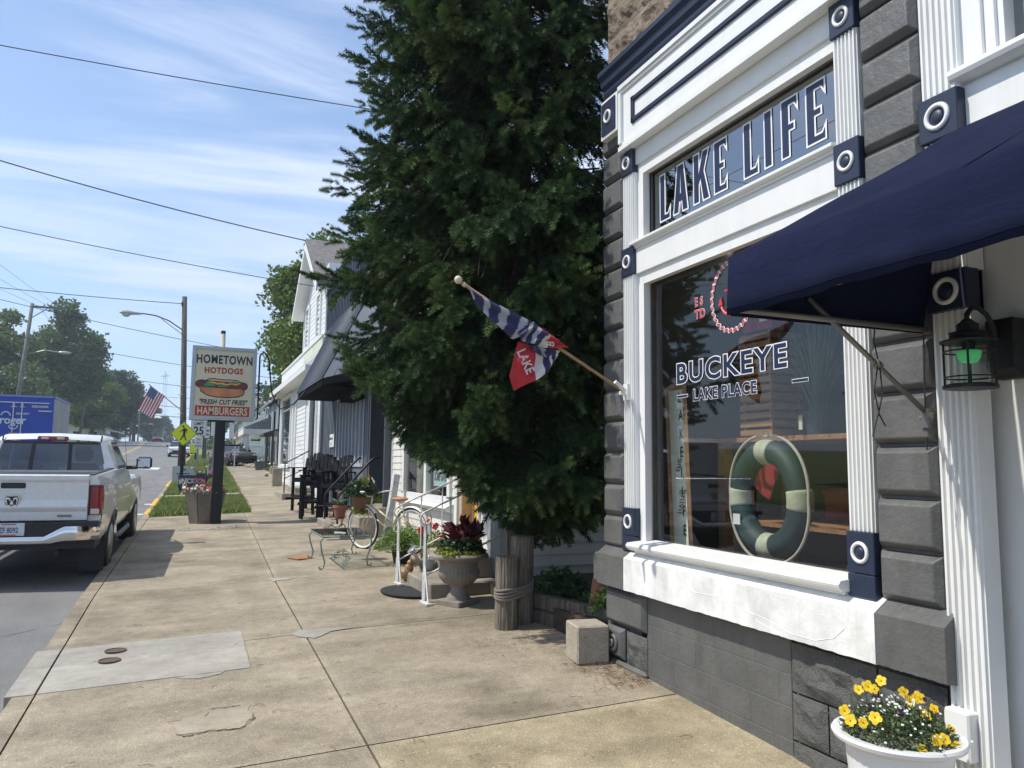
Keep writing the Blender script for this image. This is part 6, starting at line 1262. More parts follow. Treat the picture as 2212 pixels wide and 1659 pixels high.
# ================= generic cars =================
def car(name, label, cat, x, y, rz, L=4.5, Wd=1.85, Hh=1.5, paint=None, face=1, kind='suv', group=None):
    """front points to local -y (towards the viewer) when face=1"""
    t = thing(name, label, cat, world=False, group=group); t.location = (x, y, rz_(x, y)); t.rotation_euler = (0, 0, rz); w = Wd/2
    zb = .55*Hh if kind == 'suv' else .6*Hh
    S_ = [(0, .30*Hh, .52*Hh, .86), (.10, .18*Hh, .58*Hh, .95), (.9, .18*Hh, .64*Hh, 1.0), (1.25, .18*Hh, .66*Hh, 1), (3.9*L/4.5, .18*Hh, .66*Hh, 1), (L-.1, .2*Hh, .62*Hh, .95), (L, .3*Hh, .58*Hh, .88)]
    b = MB()
    for (yy, z0, z1, k) in S_: b.v += [(-w*k*.96, yy, z0), (-w*k, yy, (z0+z1)/2), (-w*k*.93, yy, z1), (0, yy, z1+.04), (w*k*.93, yy, z1), (w*k, yy, (z0+z1)/2), (w*k*.96, yy, z0)]
    for i in range(len(S_)-1):
        for j in range(6): a = i*7+j; b.f.append((a, a+1, a+8, a+7)); b.mi.append(0)
    b.f += [tuple(range(7)), tuple((len(S_)-1)*7+j for j in range(7))]; b.mi += [0, 0]; b.build('body', paint, t, smooth=True, auto=50)
    b = MB(); zt = Hh; y0, y1, y2, y3 = 1.2, 2.0, L-1.1, L-.25
    b.add([(-w*.90, y0, .66*Hh), (w*.90, y0, .66*Hh), (w*.68, y1, zt-.05), (-w*.68, y1, zt-.05), (-w*.90, y3, .66*Hh), (w*.90, y3, .66*Hh), (w*.68, y2, zt-.05), (-w*.68, y2, zt-.05)], [(0, 1, 2, 3), (5, 4, 7, 6), (1, 5, 6, 2), (4, 0, 3, 7)]); b.build('windows', CGL, t)
    b = MB(); b.bbox(-w*.70, w*.70, y1-.06, y2+.06, zt-.07, zt, .04); b.build('roof', paint, t)
    for sx_ in (-1, 1):
        for yy in (.85, L-.85):
            b = MB(); Mw = Matrix.Translation((sx_*(w-.12), yy, .33)) @ Matrix.Rotation(PI/2, 4, 'Y'); b.lathe([(.2, -.11), (.33, -.1), (.33, .1), (.2, .11)], (0, 0, 0), 20); b.v = [tuple(Mw @ Vector(p)) for p in b.v]; b.build('wheel', TYRE, t, smooth=True, auto=40)
        b = MB(); b.bbox(sx_*w*.72-.18, sx_*w*.72+.18, -.015, .08, .46*Hh, .53*Hh, .02); b.build('headlight', CLR, t)
        b = MB(); b.bbox(sx_*(w+.09)-.09, sx_*(w+.09)+.09, 1.45, 1.55, .66*Hh, .75*Hh, .02); b.build('side_mirror', BPL, t)
    b = MB(); b.bbox(-w*.62, w*.62, -.03, .06, .30*Hh, .42*Hh, .02); b.bbox(-w*.9, w*.9, -.02, .06, .17*Hh, .26*Hh, .01); b.build('grille', BPL, t)
    return t
car('parked_suv', 'white suv parked facing us at the kerb behind the utility pole', 'car', -.93, 74, 0, 4.5, 1.85, 1.45, m_paint('white_car', (.75, .76, .78)))
car('parked_suv', 'dark red car top showing behind the white suv', 'car', -.8, 84, 0, 4.7, 1.9, 1.75, m_paint('maroon_car', (.10, .015, .02)))
car('red_car', 'red car coming over the crest of the road', 'car', -6.1, 166, 0, 4.6, 1.85, 1.4, m_paint('red_car_paint', (.30, .02, .03)))
# ================= blue delivery truck =================
K = thing('delivery_truck', 'blue box truck with white Kroger lettering crossing the road beyond the pickup', 'box truck', (-6, 24, -1), world=True); KB = mat('delivery_blue', (.022, .07, .40), .4, var=.06); kx, ky, kz = -3.36, 23.3, 1.69
b = MB(); b.bbox(-9.6, kx-.02, ky+.02, ky+2.73, -.15, kz, .02); b.build('cargo_box', KB, K)
b = MB(); b.box(kx-.03, kx+.005, ky+.04, ky+2.71, -.1, kz-.05); b.build('rear_door', mat('grey_vinyl', (.30, .33, .38), .4, var=.45, vs=2.5, stretch=(1, 6, .5)), K)
b = MB(); b.box(kx-6.24, kx-.01, ky-.0, ky+.06, kz-.03, kz+.02); b.box(kx-.03, kx+.015, ky, ky+2.75, kz-.04, kz+.02); b.build('top_rail', mat('pale_blue_rail', (.20, .26, .55), .4), K)
b = MB(); GRB = mat('pale_bar', (.55, .58, .62), .4, .3); b.box(-9, kx-.12, ky-.02, ky+.02, kz-.19, kz-.165)
for x in (-4.28, -4.09): b.box(x-.012, x+.012, ky-.02, ky+.02, .0, kz-.18); b.box(x-.05, x+.07, ky-.03, ky+.02, kz-.30, kz-.28); b.box(x-.02, x+.02, ky-.03, ky+.02, kz-.28, kz-.17)
b.box(-3.72, -3.42, ky-.03, ky+.02, kz-.40, kz-.37); b.box(-4.8, -4.6, ky-.03, ky+.02, kz-.38, kz-.35); b.build('door_bars', GRB, K)
WV = mat('white_truck_vinyl', (.62, .66, .75), .5); text('lettering', 'Kroger', WV, frame((-4.74, ky-.006, .96), (1, 0, 0), (0, 0, 1)), .28, .008, .002, .92, 0, K, 1.0); text('lettering', 'DELIVERY', WV, frame((-4.22, ky-.006, 1.20), (1, 0, 0), (0, 0, 1)), .07, .002, .002, 1, 0, K); text('lettering', 'KED3309R', WV, frame((-3.88, ky-.006, kz-.30), (1, 0, 0), (0, 0, 1)), .085, .002, .002, 1, 0, K)
b = MB(); b.tube([(-4.44+.10*math.cos(a), ky-.012, 1.16+.10*math.sin(a)) for a in np.linspace(0, PI*.97, 12)], .016, 6); b.tube([(-4.26+.10*math.cos(a), ky-.012, .92-.10*math.sin(a)) for a in np.linspace(0, PI*.97, 12)], .016, 6); b.build('logo_swoosh', WV, K)
b = MB(); b.bbox(-11.6, -9.7, ky+.15, ky+2.6, -.6, 1.1, .15); b.build('truck_cab', m_paint('white_cab', (.7, .7, .7)), K); b = MB(); b.box(-9.6, kx-.1, ky+.5, ky+2.2, -.55, -.15); b.build('chassis', BPL, K)
for x in (-10.8, -5.0):
    for y in (ky+.25, ky+2.5): b = MB(); Mw = Matrix.Translation((x, y, rz_(x, ky)+.42)) @ Matrix.Rotation(PI/2, 4, 'X'); b.lathe([(.2, -.13), (.42, -.12), (.42, .12), (.2, .13)], (0, 0, 0), 24); b.v = [tuple(Mw @ Vector(p)) for p in b.v]; b.build('wheel', TYRE, K, smooth=True, auto=40)
# ================= hot dog sign =================
SG = thing('hot_dog_sign', 'cream lightbox sign reading HOMETOWN HOTDOGS on a black steel post', 'sign', (.54, 16.95, -1.2)); yS = 16.9
SCR = mat('sign_cream', (.60, .56, .39), .35, var=.04); SFR = mat('sign_frame', (.40, .45, .47), .4, .4, var=.1); SNV = mat('sign_navy', (.012, .02, .05), .5); SRD = mat('sign_red', (.40, .03, .03), .5, var=.06)
b = MB(); b.bbox(.445, .645, yS+.05, yS+.25, gz(.5, 17)-.05, .90, .01); b.build('post', BR, SG); b = MB(); b.box(.30, .80, yS+.03, yS+.27, .85, .90); b.build('bracket', BR, SG)
x0, x1, z0, z1 = -.045, 1.175, .90, 2.38
b = MB(); b.box(x0, x1, yS+.01, yS+.32, z0, z1); b.build('cabinet', SFR, SG)
b = MB()
for (a, c, d, e) in ((x0-.02, x0+.05, z0-.02, z1+.02), (x1-.05, x1+.02, z0-.02, z1+.02), (x0+.05, x1-.05, z1-.05, z1+.02), (x0+.05, x1-.05, z0-.02, z0+.05)): b.box(a, c, yS-.02, yS+.33, d, e)
b.build('frame', SFR, SG, bevel=.004)
b = MB(); b.box(x0+.05, x1-.05, yS-.0, yS+.01, z0+.05, z1-.05); FC = b.build('face', SCR, SG)
def st(s, x, z, size, m, o=.004, sx=1, sh=0, sp=1.0, y=yS-.004, al='CENTER', par=None): return text('lettering', s, m, frame((x, y, z), (1, 0, 0), (0, 0, 1)), size, o, .0012, sx, sh, par or FC, sp, al)
xc = (x0+x1)/2
st('HOMETOWN', xc, 2.05, .245, SNV, .007, .69, sp=1.12)
st('HOTDOGS', xc-.01, 1.85, .165, SRD, .006, .86, sp=1.12)
st('"FRESH CUT FRIES"', xc, 1.205, .140, SNV, .004, .74, .25, 1.08)
b = MB(); b.box(x0+.085, x1-.085, yS-.003, yS, .965, 1.17); RB = b.build('red_band', SRD, FC); st('HAMBURGERS', xc, .993, .212, SCR, .005, .70, 0, 1.05, y=yS-.006, par=RB)
# hot dog artwork
def shape(name, pts, m, y, par=FC, out=None):
    pts = [(xc-.02+p[0], 1.575+p[1]*.92) for p in pts]
    if out:
        c = (sum(p[0] for p in pts)/len(pts), sum(p[1] for p in pts)/len(pts)); b = MB(); Q = []
        for i, p in enumerate(pts):
            a, d = Vector(pts[i-1]), Vector(pts[(i+1) % len(pts)]); t_ = (d-a).normalized(); nn = Vector((t_.y, -t_.x)); 
            if nn.dot(Vector(p)-Vector(c)) < 0: nn = -nn
            Q.append((p[0]+nn.x*out, p[1]+nn.y*out))
        b.prism(Q, 'y', y+.0006, y+.0012); b.build(name+'_outline', SNV, par)
    b = MB(); b.prism(pts, 'y', y-.0006, y); return b.build(name, m, par)
def ell(cx, cz, a, c, t0=0, t1=2*PI, n=28): return [(cx+a*math.cos(t), cz+c*math.sin(t)) for t in np.linspace(t0, t1, n, endpoint=abs(t1-t0) < 6.2)]
shape('top_bun', [(-.34, .03), (-.33, .10), (-.27, .155), (-.18, .165), (0, .145), (.15, .15), (.28, .145), (.36, .10), (.38, .03)], mat('bun_pale', (.55, .30, .18), .6), yS-.003, out=.018)
shape('sausage', ell(-.40, .045, .11, .075, PI*.5, PI*1.5, 12)+[(-.2, -.03), (.3, -.03)]+ell(.40, .02, .075, .075, -PI*.5, PI*.5, 12)+[(.2, .08), (-.2, .10)], mat('sausage_brown', (.13, .03, .035), .5), yS-.0045, out=.018)
shape('mustard', [(-.33, .09), (-.2, .105), (-.1, .08), (0, .09), (.08, .06), (.17, .09), (.25, .07), (.34, .10), (.36, .085), (.27, .035), (.17, .055), (.08, .02), (-.02, .05), (-.12, .04), (-.22, .075)], mat('mustard', (.60, .38, .05), .5), yS-.006, out=.008)
shape('relish', [(-.36, .0), (-.35, .05), (-.28, .085), (-.2, .07), (-.15, .02), (-.16, .0)], mat('relish_green', (.04, .26, .12), .5), yS-.0065, out=.008); shape('relish', [(-.10, -.005), (-.06, .03), (0, .035), (.06, .01), (.06, -.015)], MATS['relish_green'], yS-.0065, out=.008); shape('relish', [(.16, .07), (.18, .11), (.23, .12), (.27, .10), (.27, .08)], MATS['relish_green'], yS-.0065, out=.008)
shape('bun', [(-.44, -.02), (-.2, -.03), (.1, -.045), (.38, -.045), (.42, -.10), (.40, -.17), (.30, -.215), (.1, -.235), (-.12, -.23), (-.3, -.19), (-.41, -.11)], mat('bun_brown', (.50, .20, .08), .5, var=.35, vs=3, world=False), yS-.008, out=.018)
b = MB(); b.tube([(x1+.05, yS+.1, z0+.02), (x1+.09, yS+.1, z0+.06), (x1+.085, yS+.1, z1-.25), (x1+.085, yS+.1, z1-.12), (x1+.11, yS+.1, z1-.06), (1.35, 17.0, 2.35), (1.42, 17.15, 2.31), (1.48, 17.3, 2.2), (1.54, 17.6, 1.9), (1.62, 17.9, 1.55), (1.85, 18.3, 1.25), (2.1, 17.9, 1.35), (2.3, 17.5, 1.62)], .017, 8); b.build('conduit', BR, SG, smooth=True)
# ================= concrete planter with flowers =================
t = thing('concrete_planter', 'large tapered ribbed concrete planter full of red and white flowers beside the sign post', 'planter', (.33, 17.3, -1.2)); PLC = m_concrete('planter_concrete', (.15, .135, .11), (.25, .225, .185), speck=.6)
g0 = gz(.3, 17.3)-.02; b = MB()
for i in range(8):
    a0, a1 = 2*PI*i/8+PI/8+.02, 2*PI*(i+1)/8+PI/8-.02; r0, r1 = .30, .425; zt = g0+.66; c = Vector((.33, 17.35, 0))
    P = [(c.x+r0*math.cos(a0), c.y+r0*math.sin(a0), g0), (c.x+r0*math.cos(a1), c.y+r0*math.sin(a1), g0), (c.x+r1*math.cos(a1), c.y+r1*math.sin(a1), zt), (c.x+r1*math.cos(a0), c.y+r1*math.sin(a0), zt)]; Q = [(c.x+(p[0]-c.x)*.8, c.y+(p[1]-c.y)*.8, p[2]) for p in P]; b.add(P+Q, [(0, 1, 2, 3), (3, 2, 6, 7), (0, 3, 7, 4), (1, 5, 6, 2)])
b.lathe([(.28, g0), (.36, g0+.62)], (.33, 17.35, 0), 24); b.build('tub', PLC, t); pc = (.33, 17.35, g0+.62)
V, Fc = leafcloud(dome(pc, .42, .42, .20, 900, 51, .1), .06, 51, .4); npmesh('foliage', V, Fc, GRN, t); V, Fc = leafcloud(dome(pc, .44, .44, .14, 500, 52, .1), .05, 52, .4); npmesh('silver_foliage', V, Fc, mat('dusty_leaf', (.45, .50, .46), .7), t)
for nm, m_, n, sd in (('red_flowers', mat('red_flower_petal', (.42, .03, .035), .6), 70, 1), ('white_flowers', WPT, 60, 2), ('pink_flowers', mat('coral_petal', (.55, .17, .12), .6), 25, 3)):
    b = MB(); q = random.Random(sd)
    for i in range(n):
        a = q.uniform(0, 2*PI); r = .42*math.sqrt(q.random()); flower(b, (pc[0]+r*math.cos(a), pc[1]+r*math.sin(a), pc[2]+.03+.17*q.random()*(1-r)), (-.3, -1, .6), q.uniform(.02, .035))
    o = b.build(nm, m_, t); o['kind'] = 'stuff'
b = MB(); b.tube([(.33, 17.3, pc[2]), (.33, 17.3, pc[2]+.30)], .012, 5)
for (dx, dz) in ((-.28, .52), (-.12, .44), (.0, .55), (.14, .48), (.30, .45)): b.tube([(.33, 17.3, pc[2]+.28), (.33+dx*.5, 17.3, pc[2]+.28+(dz-.28)*.45), (.33+dx, 17.3, pc[2]+dz)], [.01, .008, .005], 5)
b.build('bare_twig', mat('bark_twig', (.08, .05, .04), .9), t)
for (dx, dz) in ((-.28, .52), (-.12, .44), (.0, .55), (.14, .48), (.30, .45)): b = MB(); b.ball((.33+dx, 17.3, pc[2]+dz), .018, 6); b.build('white_bud', WPT, t)
# ================= traffic signs and yard signs =================
SYEL = mat('sign_lime', (.62, .70, .02), .4, var=.03); SWH = mat('sign_white', (.62, .64, .64), .4, var=.05); SBK = mat('sign_black', (.015, .015, .015), .5); GALV = mat('galvanised_post', (.28, .30, .29), .5, .6)
def signpost(t, x, y, top, m, w=.025): b = MB(); b.box(x-w, x+w, y+.02, y+.06, gz(x, y)-.05, top); b.build('post', m, t)
t = thing('crossing_sign', 'lime yellow diamond pedestrian crossing sign on a black post', 'traffic sign', (-.22, 26, -.9)); X_, Y_, Z_ = -.22, 26.0, .90; h = .365; signpost(t, X_-.0, Y_, Z_, BR, .05)
def rr(c, s, n=4):
    P = []
    for k in range(4):
        a0 = PI/2*k; cx2, cz2 = c[0]+(s-.05)*math.cos(a0), c[1]+(s-.05)*math.sin(a0)
        for i in range(n+1): a = a0-PI/4+PI/2*i/n; P.append((cx2+.05*math.cos(a), cz2+.05*math.sin(a)))
    return P
b = MB(); b.prism(rr((X_, Z_), h), 'y', Y_, Y_+.012); pn = b.build('panel', SYEL, t); b = MB(); P = rr((X_, Z_), h-.018); b.tube([(p[0], Y_-.002, p[1]) for p in P], .005, 4, closed=True); b.build('border', SBK, pn)
b = MB(); q = lambda *p: b.prism([(X_+a, Z_+c) for a, c in p], 'y', Y_-.006, Y_-.003)
b.prism([(X_-.02+.032*math.cos(a), Z_+.225+.032*math.sin(a)) for a in np.linspace(0, 2*PI, 13)[:-1]], 'y', Y_-.006, Y_-.003)
q((-.01, .175), (.055, .17), (.06, .10), (.045, -.02), (-.02, -.02), (-.02, .10)); q((-.01, .175), (-.02, .10), (-.10, .045), (-.115, .06), (-.05, .115)); q((.055, .17), (.10, .12), (.10, .03), (.08, .03), (.08, .10), (.05, .12)); q((-.02, -.01), (.03, -.01), (.0, -.09), (-.07, -.20), (-.105, -.19), (-.045, -.09)); q((.0, -.01), (.045, -.02), (.055, -.10), (.095, -.205), (.06, -.215), (.02, -.11)); b.build('walking_figure', SBK, pn)
t = thing('speed_limit_sign', 'white speed limit 25 sign with a smaller notice below on a galvanised post', 'traffic sign', (.28, 34, -.65)); X_, Y_ = .27, 34.0; signpost(t, X_, Y_, 1.7, GALV, .03); b = MB(); b.bbox(X_-.305, X_+.305, Y_, Y_+.015, 1.10, 1.86, .005); pn = b.build('panel', SWH, t)
b = MB(); b.tube([(X_-.28, Y_-.002, 1.125), (X_+.28, Y_-.002, 1.125), (X_+.28, Y_-.002, 1.835), (X_-.28, Y_-.002, 1.835)], .006, 4, closed=True); b.build('border', SBK, pn)
text('lettering', 'SPEED', SBK, frame((X_, Y_-.004, 1.71), (1, 0, 0), (0, 0, 1)), .15, .002, .001, .85, 0, pn, 1, 'CENTER'); text('lettering', 'LIMIT', SBK, frame((X_, Y_-.004, 1.545), (1, 0, 0), (0, 0, 1)), .17, .003, .001, .95, 0, pn, 1, 'CENTER'); text('lettering', '25', SBK, frame((X_, Y_-.004, 1.17), (1, 0, 0), (0, 0, 1)), .44, .012, .001, .92, 0, pn, 1, 'CENTER')
b = MB(); b.bbox(X_-.14, X_+.17, Y_, Y_+.015, .58, 1.08, .005); pn = b.build('lower_panel', SWH, t)
for k, s_ in enumerate(('DO', 'NOT', 'BLOCK')): text('lettering', s_, SBK, frame((X_+.015, Y_-.004, .92-.13*k), (1, 0, 0), (0, 0, 1)), .095, .001, .001, .9, 0, pn, 1, 'CENTER')
t = thing('notice_sign', 'tall white sign with red letter block half hidden by the black sign post', 'traffic sign', (.8, 33, -.7)); X_, Y_ = .99, 33.0; signpost(t, .84, Y_, 1.5, GALV, .025); b = MB(); b.bbox(X_-.27, X_+.27, Y_, Y_+.015, 1.08, 1.70, .03); pn = b.build('panel', SWH, t); b = MB(); b.box(X_-.12, X_+.12, Y_-.003, Y_, 1.36, 1.54); rb_ = b.build('red_block', SRD, pn); text('lettering', 'B', SWH, frame((X_, Y_-.006, 1.38), (1, 0, 0), (0, 0, 1)), .18, .006, .001, 1, 0, rb_, 1, 'CENTER')
t = thing('plate_sign', 'small white sign far along the verge behind the speed limit sign', 'traffic sign', (1.3, 62, 0)); signpost(t, 1.02, 58, 1.9, GALV, .03); b = MB(); b.bbox(.86, 1.18, 58, 58.015, 1.75, 2.55, .01); pn = b.build('panel', SWH, t); b = MB(); b.box(.92, 1.12, 57.99, 58, 2.2, 2.32); b.box(.92, 1.12, 57.99, 58, 1.95, 2.05); b.build('markings', SBK, pn)
t = thing('crossing_sign', 'lime warning sign plate peeping out below the speed limit sign', 'traffic sign', (-.1, 60, .1)); signpost(t, .35, 60, 1.3, BR, .06); b = MB(); b.bbox(-.05, .55, 60, 60.02, .72, 1.35, .01); b.build('panel', SYEL, t)
def yard(name, lb, x0_, x1_, y, z0_, z1_, m_, txt=None, tm=None, size=.1, legs=True, sx=.8):
    t = thing(name, lb, 'yard sign', ((x0_+x1_)/2, y, gz(0, y))); b = MB(); b.bbox(x0_, x1_, y, y+.008, z0_, z1_, .002); p = b.build('panel', m_, t); b = MB()
    for x in (x0_+.1, x1_-.1): b.tube([(x, y+.01, gz(x, y)-.05), (x, y+.01, z0_+.1)], .006, 4)
    b.build('wire_legs', GALV, t)
    if txt: text('lettering', txt, tm, frame((x0_+.03, y-.003, z0_+.08), (1, 0, 0), (0, 0, 1)), size, .004, .001, sx, 0, p)
    return t, p
t, p = yard('strong_sign', 'navy yard sign reading #NICKSTRONG behind the planter', -.30, .55, 25.6, -.76, -.37, mat('sign_midnight', (.02, .03, .07), .4)); text('lettering', '#NICK', SWH, frame((-.28, 25.595, -.62), (1, 0, 0), (0, 0, 1)), .22, .006, .001, .66, 0, p); text('lettering', 'STRONG', mat('sign_pink', (.6, .2, .22), .4), frame((.05, 25.595, -.62), (1, 0, 0), (0, 0, 1)), .22, .006, .001, .58, 0, p)
t, p = yard('event_sign', 'pale grey yard sign with green arch motif behind the black post', -.56, .16, 30, -.66, -.12, mat('sign_pale_grey', (.40, .45, .46), .5)); 
b = MB(); b.prism([(-.2+.11*math.cos(a), -.27+.07*math.sin(a)) for a in np.linspace(0, PI, 10)], 'y', 29.992, 29.996); b.build('arch_motif', mat('arch_green', (.08, .14, .10), .5), p); b = MB(); b.box(-.42, .02, 29.993, 29.996, -.40, -.37); b.box(-.35, -.05, 29.993, 29.996, -.46, -.44); b.build('text_line', SNV, p)
t, p = yard('dark_sign', 'low dark blue yard sign just behind the bare twig of the planter', .25, 1.0, 31, -.52, -.38, SNV)
t = thing('ribbon_ornament', 'gold awareness ribbon cut-out standing on the grass by the black post', 'ornament', (-.12, 25.3, -.95)); b = MB(); b.tube([(-.20, 25.3, -.99), (-.13, 25.3, -.82), (-.06, 25.3, -.66), (-.10, 25.3, -.60), (-.15, 25.3, -.66), (-.10, 25.3, -.82), (-.03, 25.3, -.98)], .025, 4); b.build('ribbon', mat('gold_foil', (.45, .36, .18), .5), t)
def usflag(t, o, ux, uy, L_, Hh, name='flag_cloth'):
    """stars and stripes sheet from corner o (hoist top) along ux (fly) and uy (down)"""
    o, ux, uy = Vector(o), Vector(ux), Vector(uy); b = MB(); n = 16
    for r in range(14):
        for i in range(n+1): u = i/n; p = o+ux*(L_*u)+uy*(Hh*r/13)+Vector((0, .05*L_*math.sin(u*8+r*.3)*u, 0)); b.v.append(tuple(p))
    for r in range(13):
        for i in range(n): a = r*(n+1)+i; b.f.append((a, a+1, a+n+2, a+n+1)); b.mi.append(2 if (r < 7 and i < 6) else (0 if r % 2 == 0 else 1))
    fl_ = b.build(name, [mat('flag_us_red', (.45, .04, .06), .8, var=.05), mat('flag_us_white', (.66, .66, .66), .8, var=.04), mat('flag_us_blue', (.04, .06, .20), .8, var=.05)], t, smooth=True)
    b = MB()
    for r in range(6):
        for i in range(7): u = (.35+i*.85)/n; p = o+ux*(L_*u)+uy*(Hh*(r+.5)*1.1/13)+Vector((0, -.012*L_, 0)); b.ico(p, Hh*.018, 0)
    tag(b.build('stars', MATS['flag_us_white'], fl_), kind='stuff')
t = thing('small_flag', 'small stars and stripes on a white stick in the verge behind the planter', 'flag', (.62, 24.9, -.9)); b = MB(); b.tube([(.62, 30, gz(.6, 30)), (.62, 30, -.03)], .012, 5); b.build('stick', SWH, t); usflag(t, (.63, 30, -.1), (1, 0, -.45), (-.0, 0, -1), .22, .26)
# ================= utility poles =================
POLE = m_wood('pole_timber', (.10, .085, .065), (.17, .15, .12), 30); POLEG = m_wood('grey_pole_timber', (.17, .165, .15), (.27, .26, .24), 30); ALU = mat('lamp_aluminium', (.38, .40, .41), .4, .5)
U = thing('utility_pole', 'brown utility pole with street lamp arm and american flag behind the crossing sign', 'utility pole', (-.55, 48, -.2)); ux, uy = -.62, 48
b = MB(); b.tube([(ux+.22, uy, rz_(0, 48)-.1), (ux+.18, uy, 1.5), (ux-.15, uy, 9.62)], [.19, .18, .135], 14); b.build('pole', POLE, U, smooth=True)
b = MB(); P = [(ux-.05, uy-.1, 7.55), (ux-.12, uy-.1, 7.62), (ux-.9, uy-.1, 8.12), (ux-1.6, uy-.1, 8.36), (ux-2.2, uy-.1, 8.42), (ux-2.6, uy-.1, 8.42)]; b.tube(P, .035, 6); b.tube([(ux-.05, uy-.1, 7.30), (ux-1.3, uy-.1, 8.20)], .02, 5); b.tube([(ux-.05, uy-.1, 7.2), (ux-.05, uy-.1, 7.65)], .04, 6); b.build('lamp_arm', BR, U, smooth=True)
b = MB(); b.lathe([(.02, -.62), (.07, -.60), (.12, -.25), (.17, .05), (.15, .35), (.06, .50), (.01, .52)], (0, 0, 0), 16); b.v = [(ux-2.95-p[2], uy-.1+p[0], 8.40+p[1]*.75) for p in b.v]; b.build('lamp_head', ALU, U, smooth=True); b = MB(); b.ball((ux-3.12, uy-.1, 8.30), .19, 14, (1.15, .9, .75)); b.build('lamp_lens', mat('lamp_lens', (.42, .42, .38), .3), U, smooth=True)
b = MB(); b.box(ux-.3, ux-.15, uy-.12, uy-.02, 9.05, 9.28); b.build('bracket', BR, U)
b = MB()
for z in (2.8, 3.9, 4.4): b.tube([(ux+.16-.04*z+.2*math.cos(a), uy+.2*math.sin(a), z) for a in np.linspace(0, 2*PI, 17)[:-1]], .02, 4, closed=True)
b.build('bands', GALV, U)
t = thing('flag', 'large stars and stripes on an angled staff from the brown utility pole', 'flag', (-.7, 48, 3.3)); b = MB(); b.tube([(-.62, 47.85, 3.0), (-2.36, 47.8, 4.38)], .028, 6); b.build('staff', MATS['pole_wood'], t)
usflag(t, (-2.28, 47.75, 4.28), (-.52, 0, -1.22), (.80, .0, -.52), 1.45/1.33*1.0, .98)
t = thing('meter_box', 'dark electrical box fixed low on the brown utility pole', 'box', (-.43, 47.7, .3)); b = MB(); b.bbox(-.64, -.36, 47.55, 47.80, -.25, 2.4, .02); b.build('casing', mat('dark_brown_box', (.05, .04, .035), .6), t)
def pole(x, y, top, lb, arm=1.5, lamp=None, dx=0, m_=POLEG, r=.15, side=1):
    t = thing('utility_pole', lb, 'utility pole', (x, y, 0), group='wooden utility poles along the road'); g = gp(y)-.3; b = MB(); b.tube([(x-dx, y, g), (x, y, top)], [r*1.25, r*.8], 10); b.build('pole', m_, t, smooth=True)
    if arm:
        b = MB(); x0_, x1_ = (x-.1, x+arm*2) if side else (x-arm, x+arm); b.box(min(x0_, x1_), max(x0_, x1_), y-.08, y+.04, top-.35, top-.18)
        b.tube([(x, y-.1, top-1.3), (x+(arm if side else .8), y-.1, top-.3)], .04, 4); b.build('crossarm', m_, t); b = MB()
        for k in range(3): xx = (x+arm*2*(.35+.3*k)) if side else x-arm*.85+arm*.85*k; b.lathe([(.04, 0), (.07, .08), (.05, .14), (.03, .2)], (xx, y, top-.18), 8)
        b.build('insulators', GALV, t)
    if lamp:
        b = MB(); b.tube([(x, y, lamp-.3), (x+1.2, y-.1, lamp+.1), (x+2.2, y-.1, lamp)], .05, 5); b.build('lamp_arm', GALV, t); b = MB(); b.ball((x+2.7, y-.1, lamp-.02), .35, 12, (1.5, .6, .38)); b.build('lamp_head', ALU, t, smooth=True)
    return t
pole(-13.2, 76, 13.5, 'nearest grey pole across the road, with long one sided crossarm and lamp', 1.25, 9.4, .8, r=.17)
pole(-13.3, 122, 14.5, 'leaning grey pole in front of the maple trees across the road', .9, None, 1.2, side=0); pole(-11.0, 170, 15.0, 'grey pole with crossarm just left of the hanging american flag', 1.25, None, .2, side=0)
pole(-9.3, 225, 14.8, 'slim pale pole above the red car at the road crest', 1.0, None, .2, side=0); pole(-8.6, 285, 13.5, 'far pole right of the red car', .0, None, 0); pole(-7.4, 360, 15, 'farthest pole before the gap at the end of the road', .0, None, 0); pole(-11.5, 200, 12.5, 'pole left of the red car beyond the crest', 0, 9.0, 0)
t = thing('wood_post', 'pale wooden pole top rising behind the hot dog sign', 'utility pole', (1.2, 60, 0)); b = MB(); b.tube([(1.32, 40, gp(40)), (1.20, 40, 6.35)], [.13, .105], 12); b.build('pole', mat('pale_pole', (.42, .40, .32), .7), t, smooth=True); b = MB(); b.tube([(1.20, 40, 6.33), (1.198, 40, 6.48)], .11, 12); b.build('cap', BR, t)
t = thing('verge_post', 'dark square post on the verge beside the parked white suv', 'post', (.5, 55, .2)); b = MB(); b.box(.80, 1.12, 62, 62.2, gz(1, 62)-.1, 2.9); b.build('post', POLE, t)
b = MB()   # overhead wires
def wire(p, q, sag, r=.012, n=24):
    p, q = Vector(p), Vector(q); P = [p.lerp(q, i/n)-Vector((0, 0, sag*4*(i/n)*(1-i/n))) for i in range(n+1)]; m_ = MB(); m_.tube(P, r, 4, cap=False); return m_
WM = mat('wire_black', (.02, .022, .028), .6)
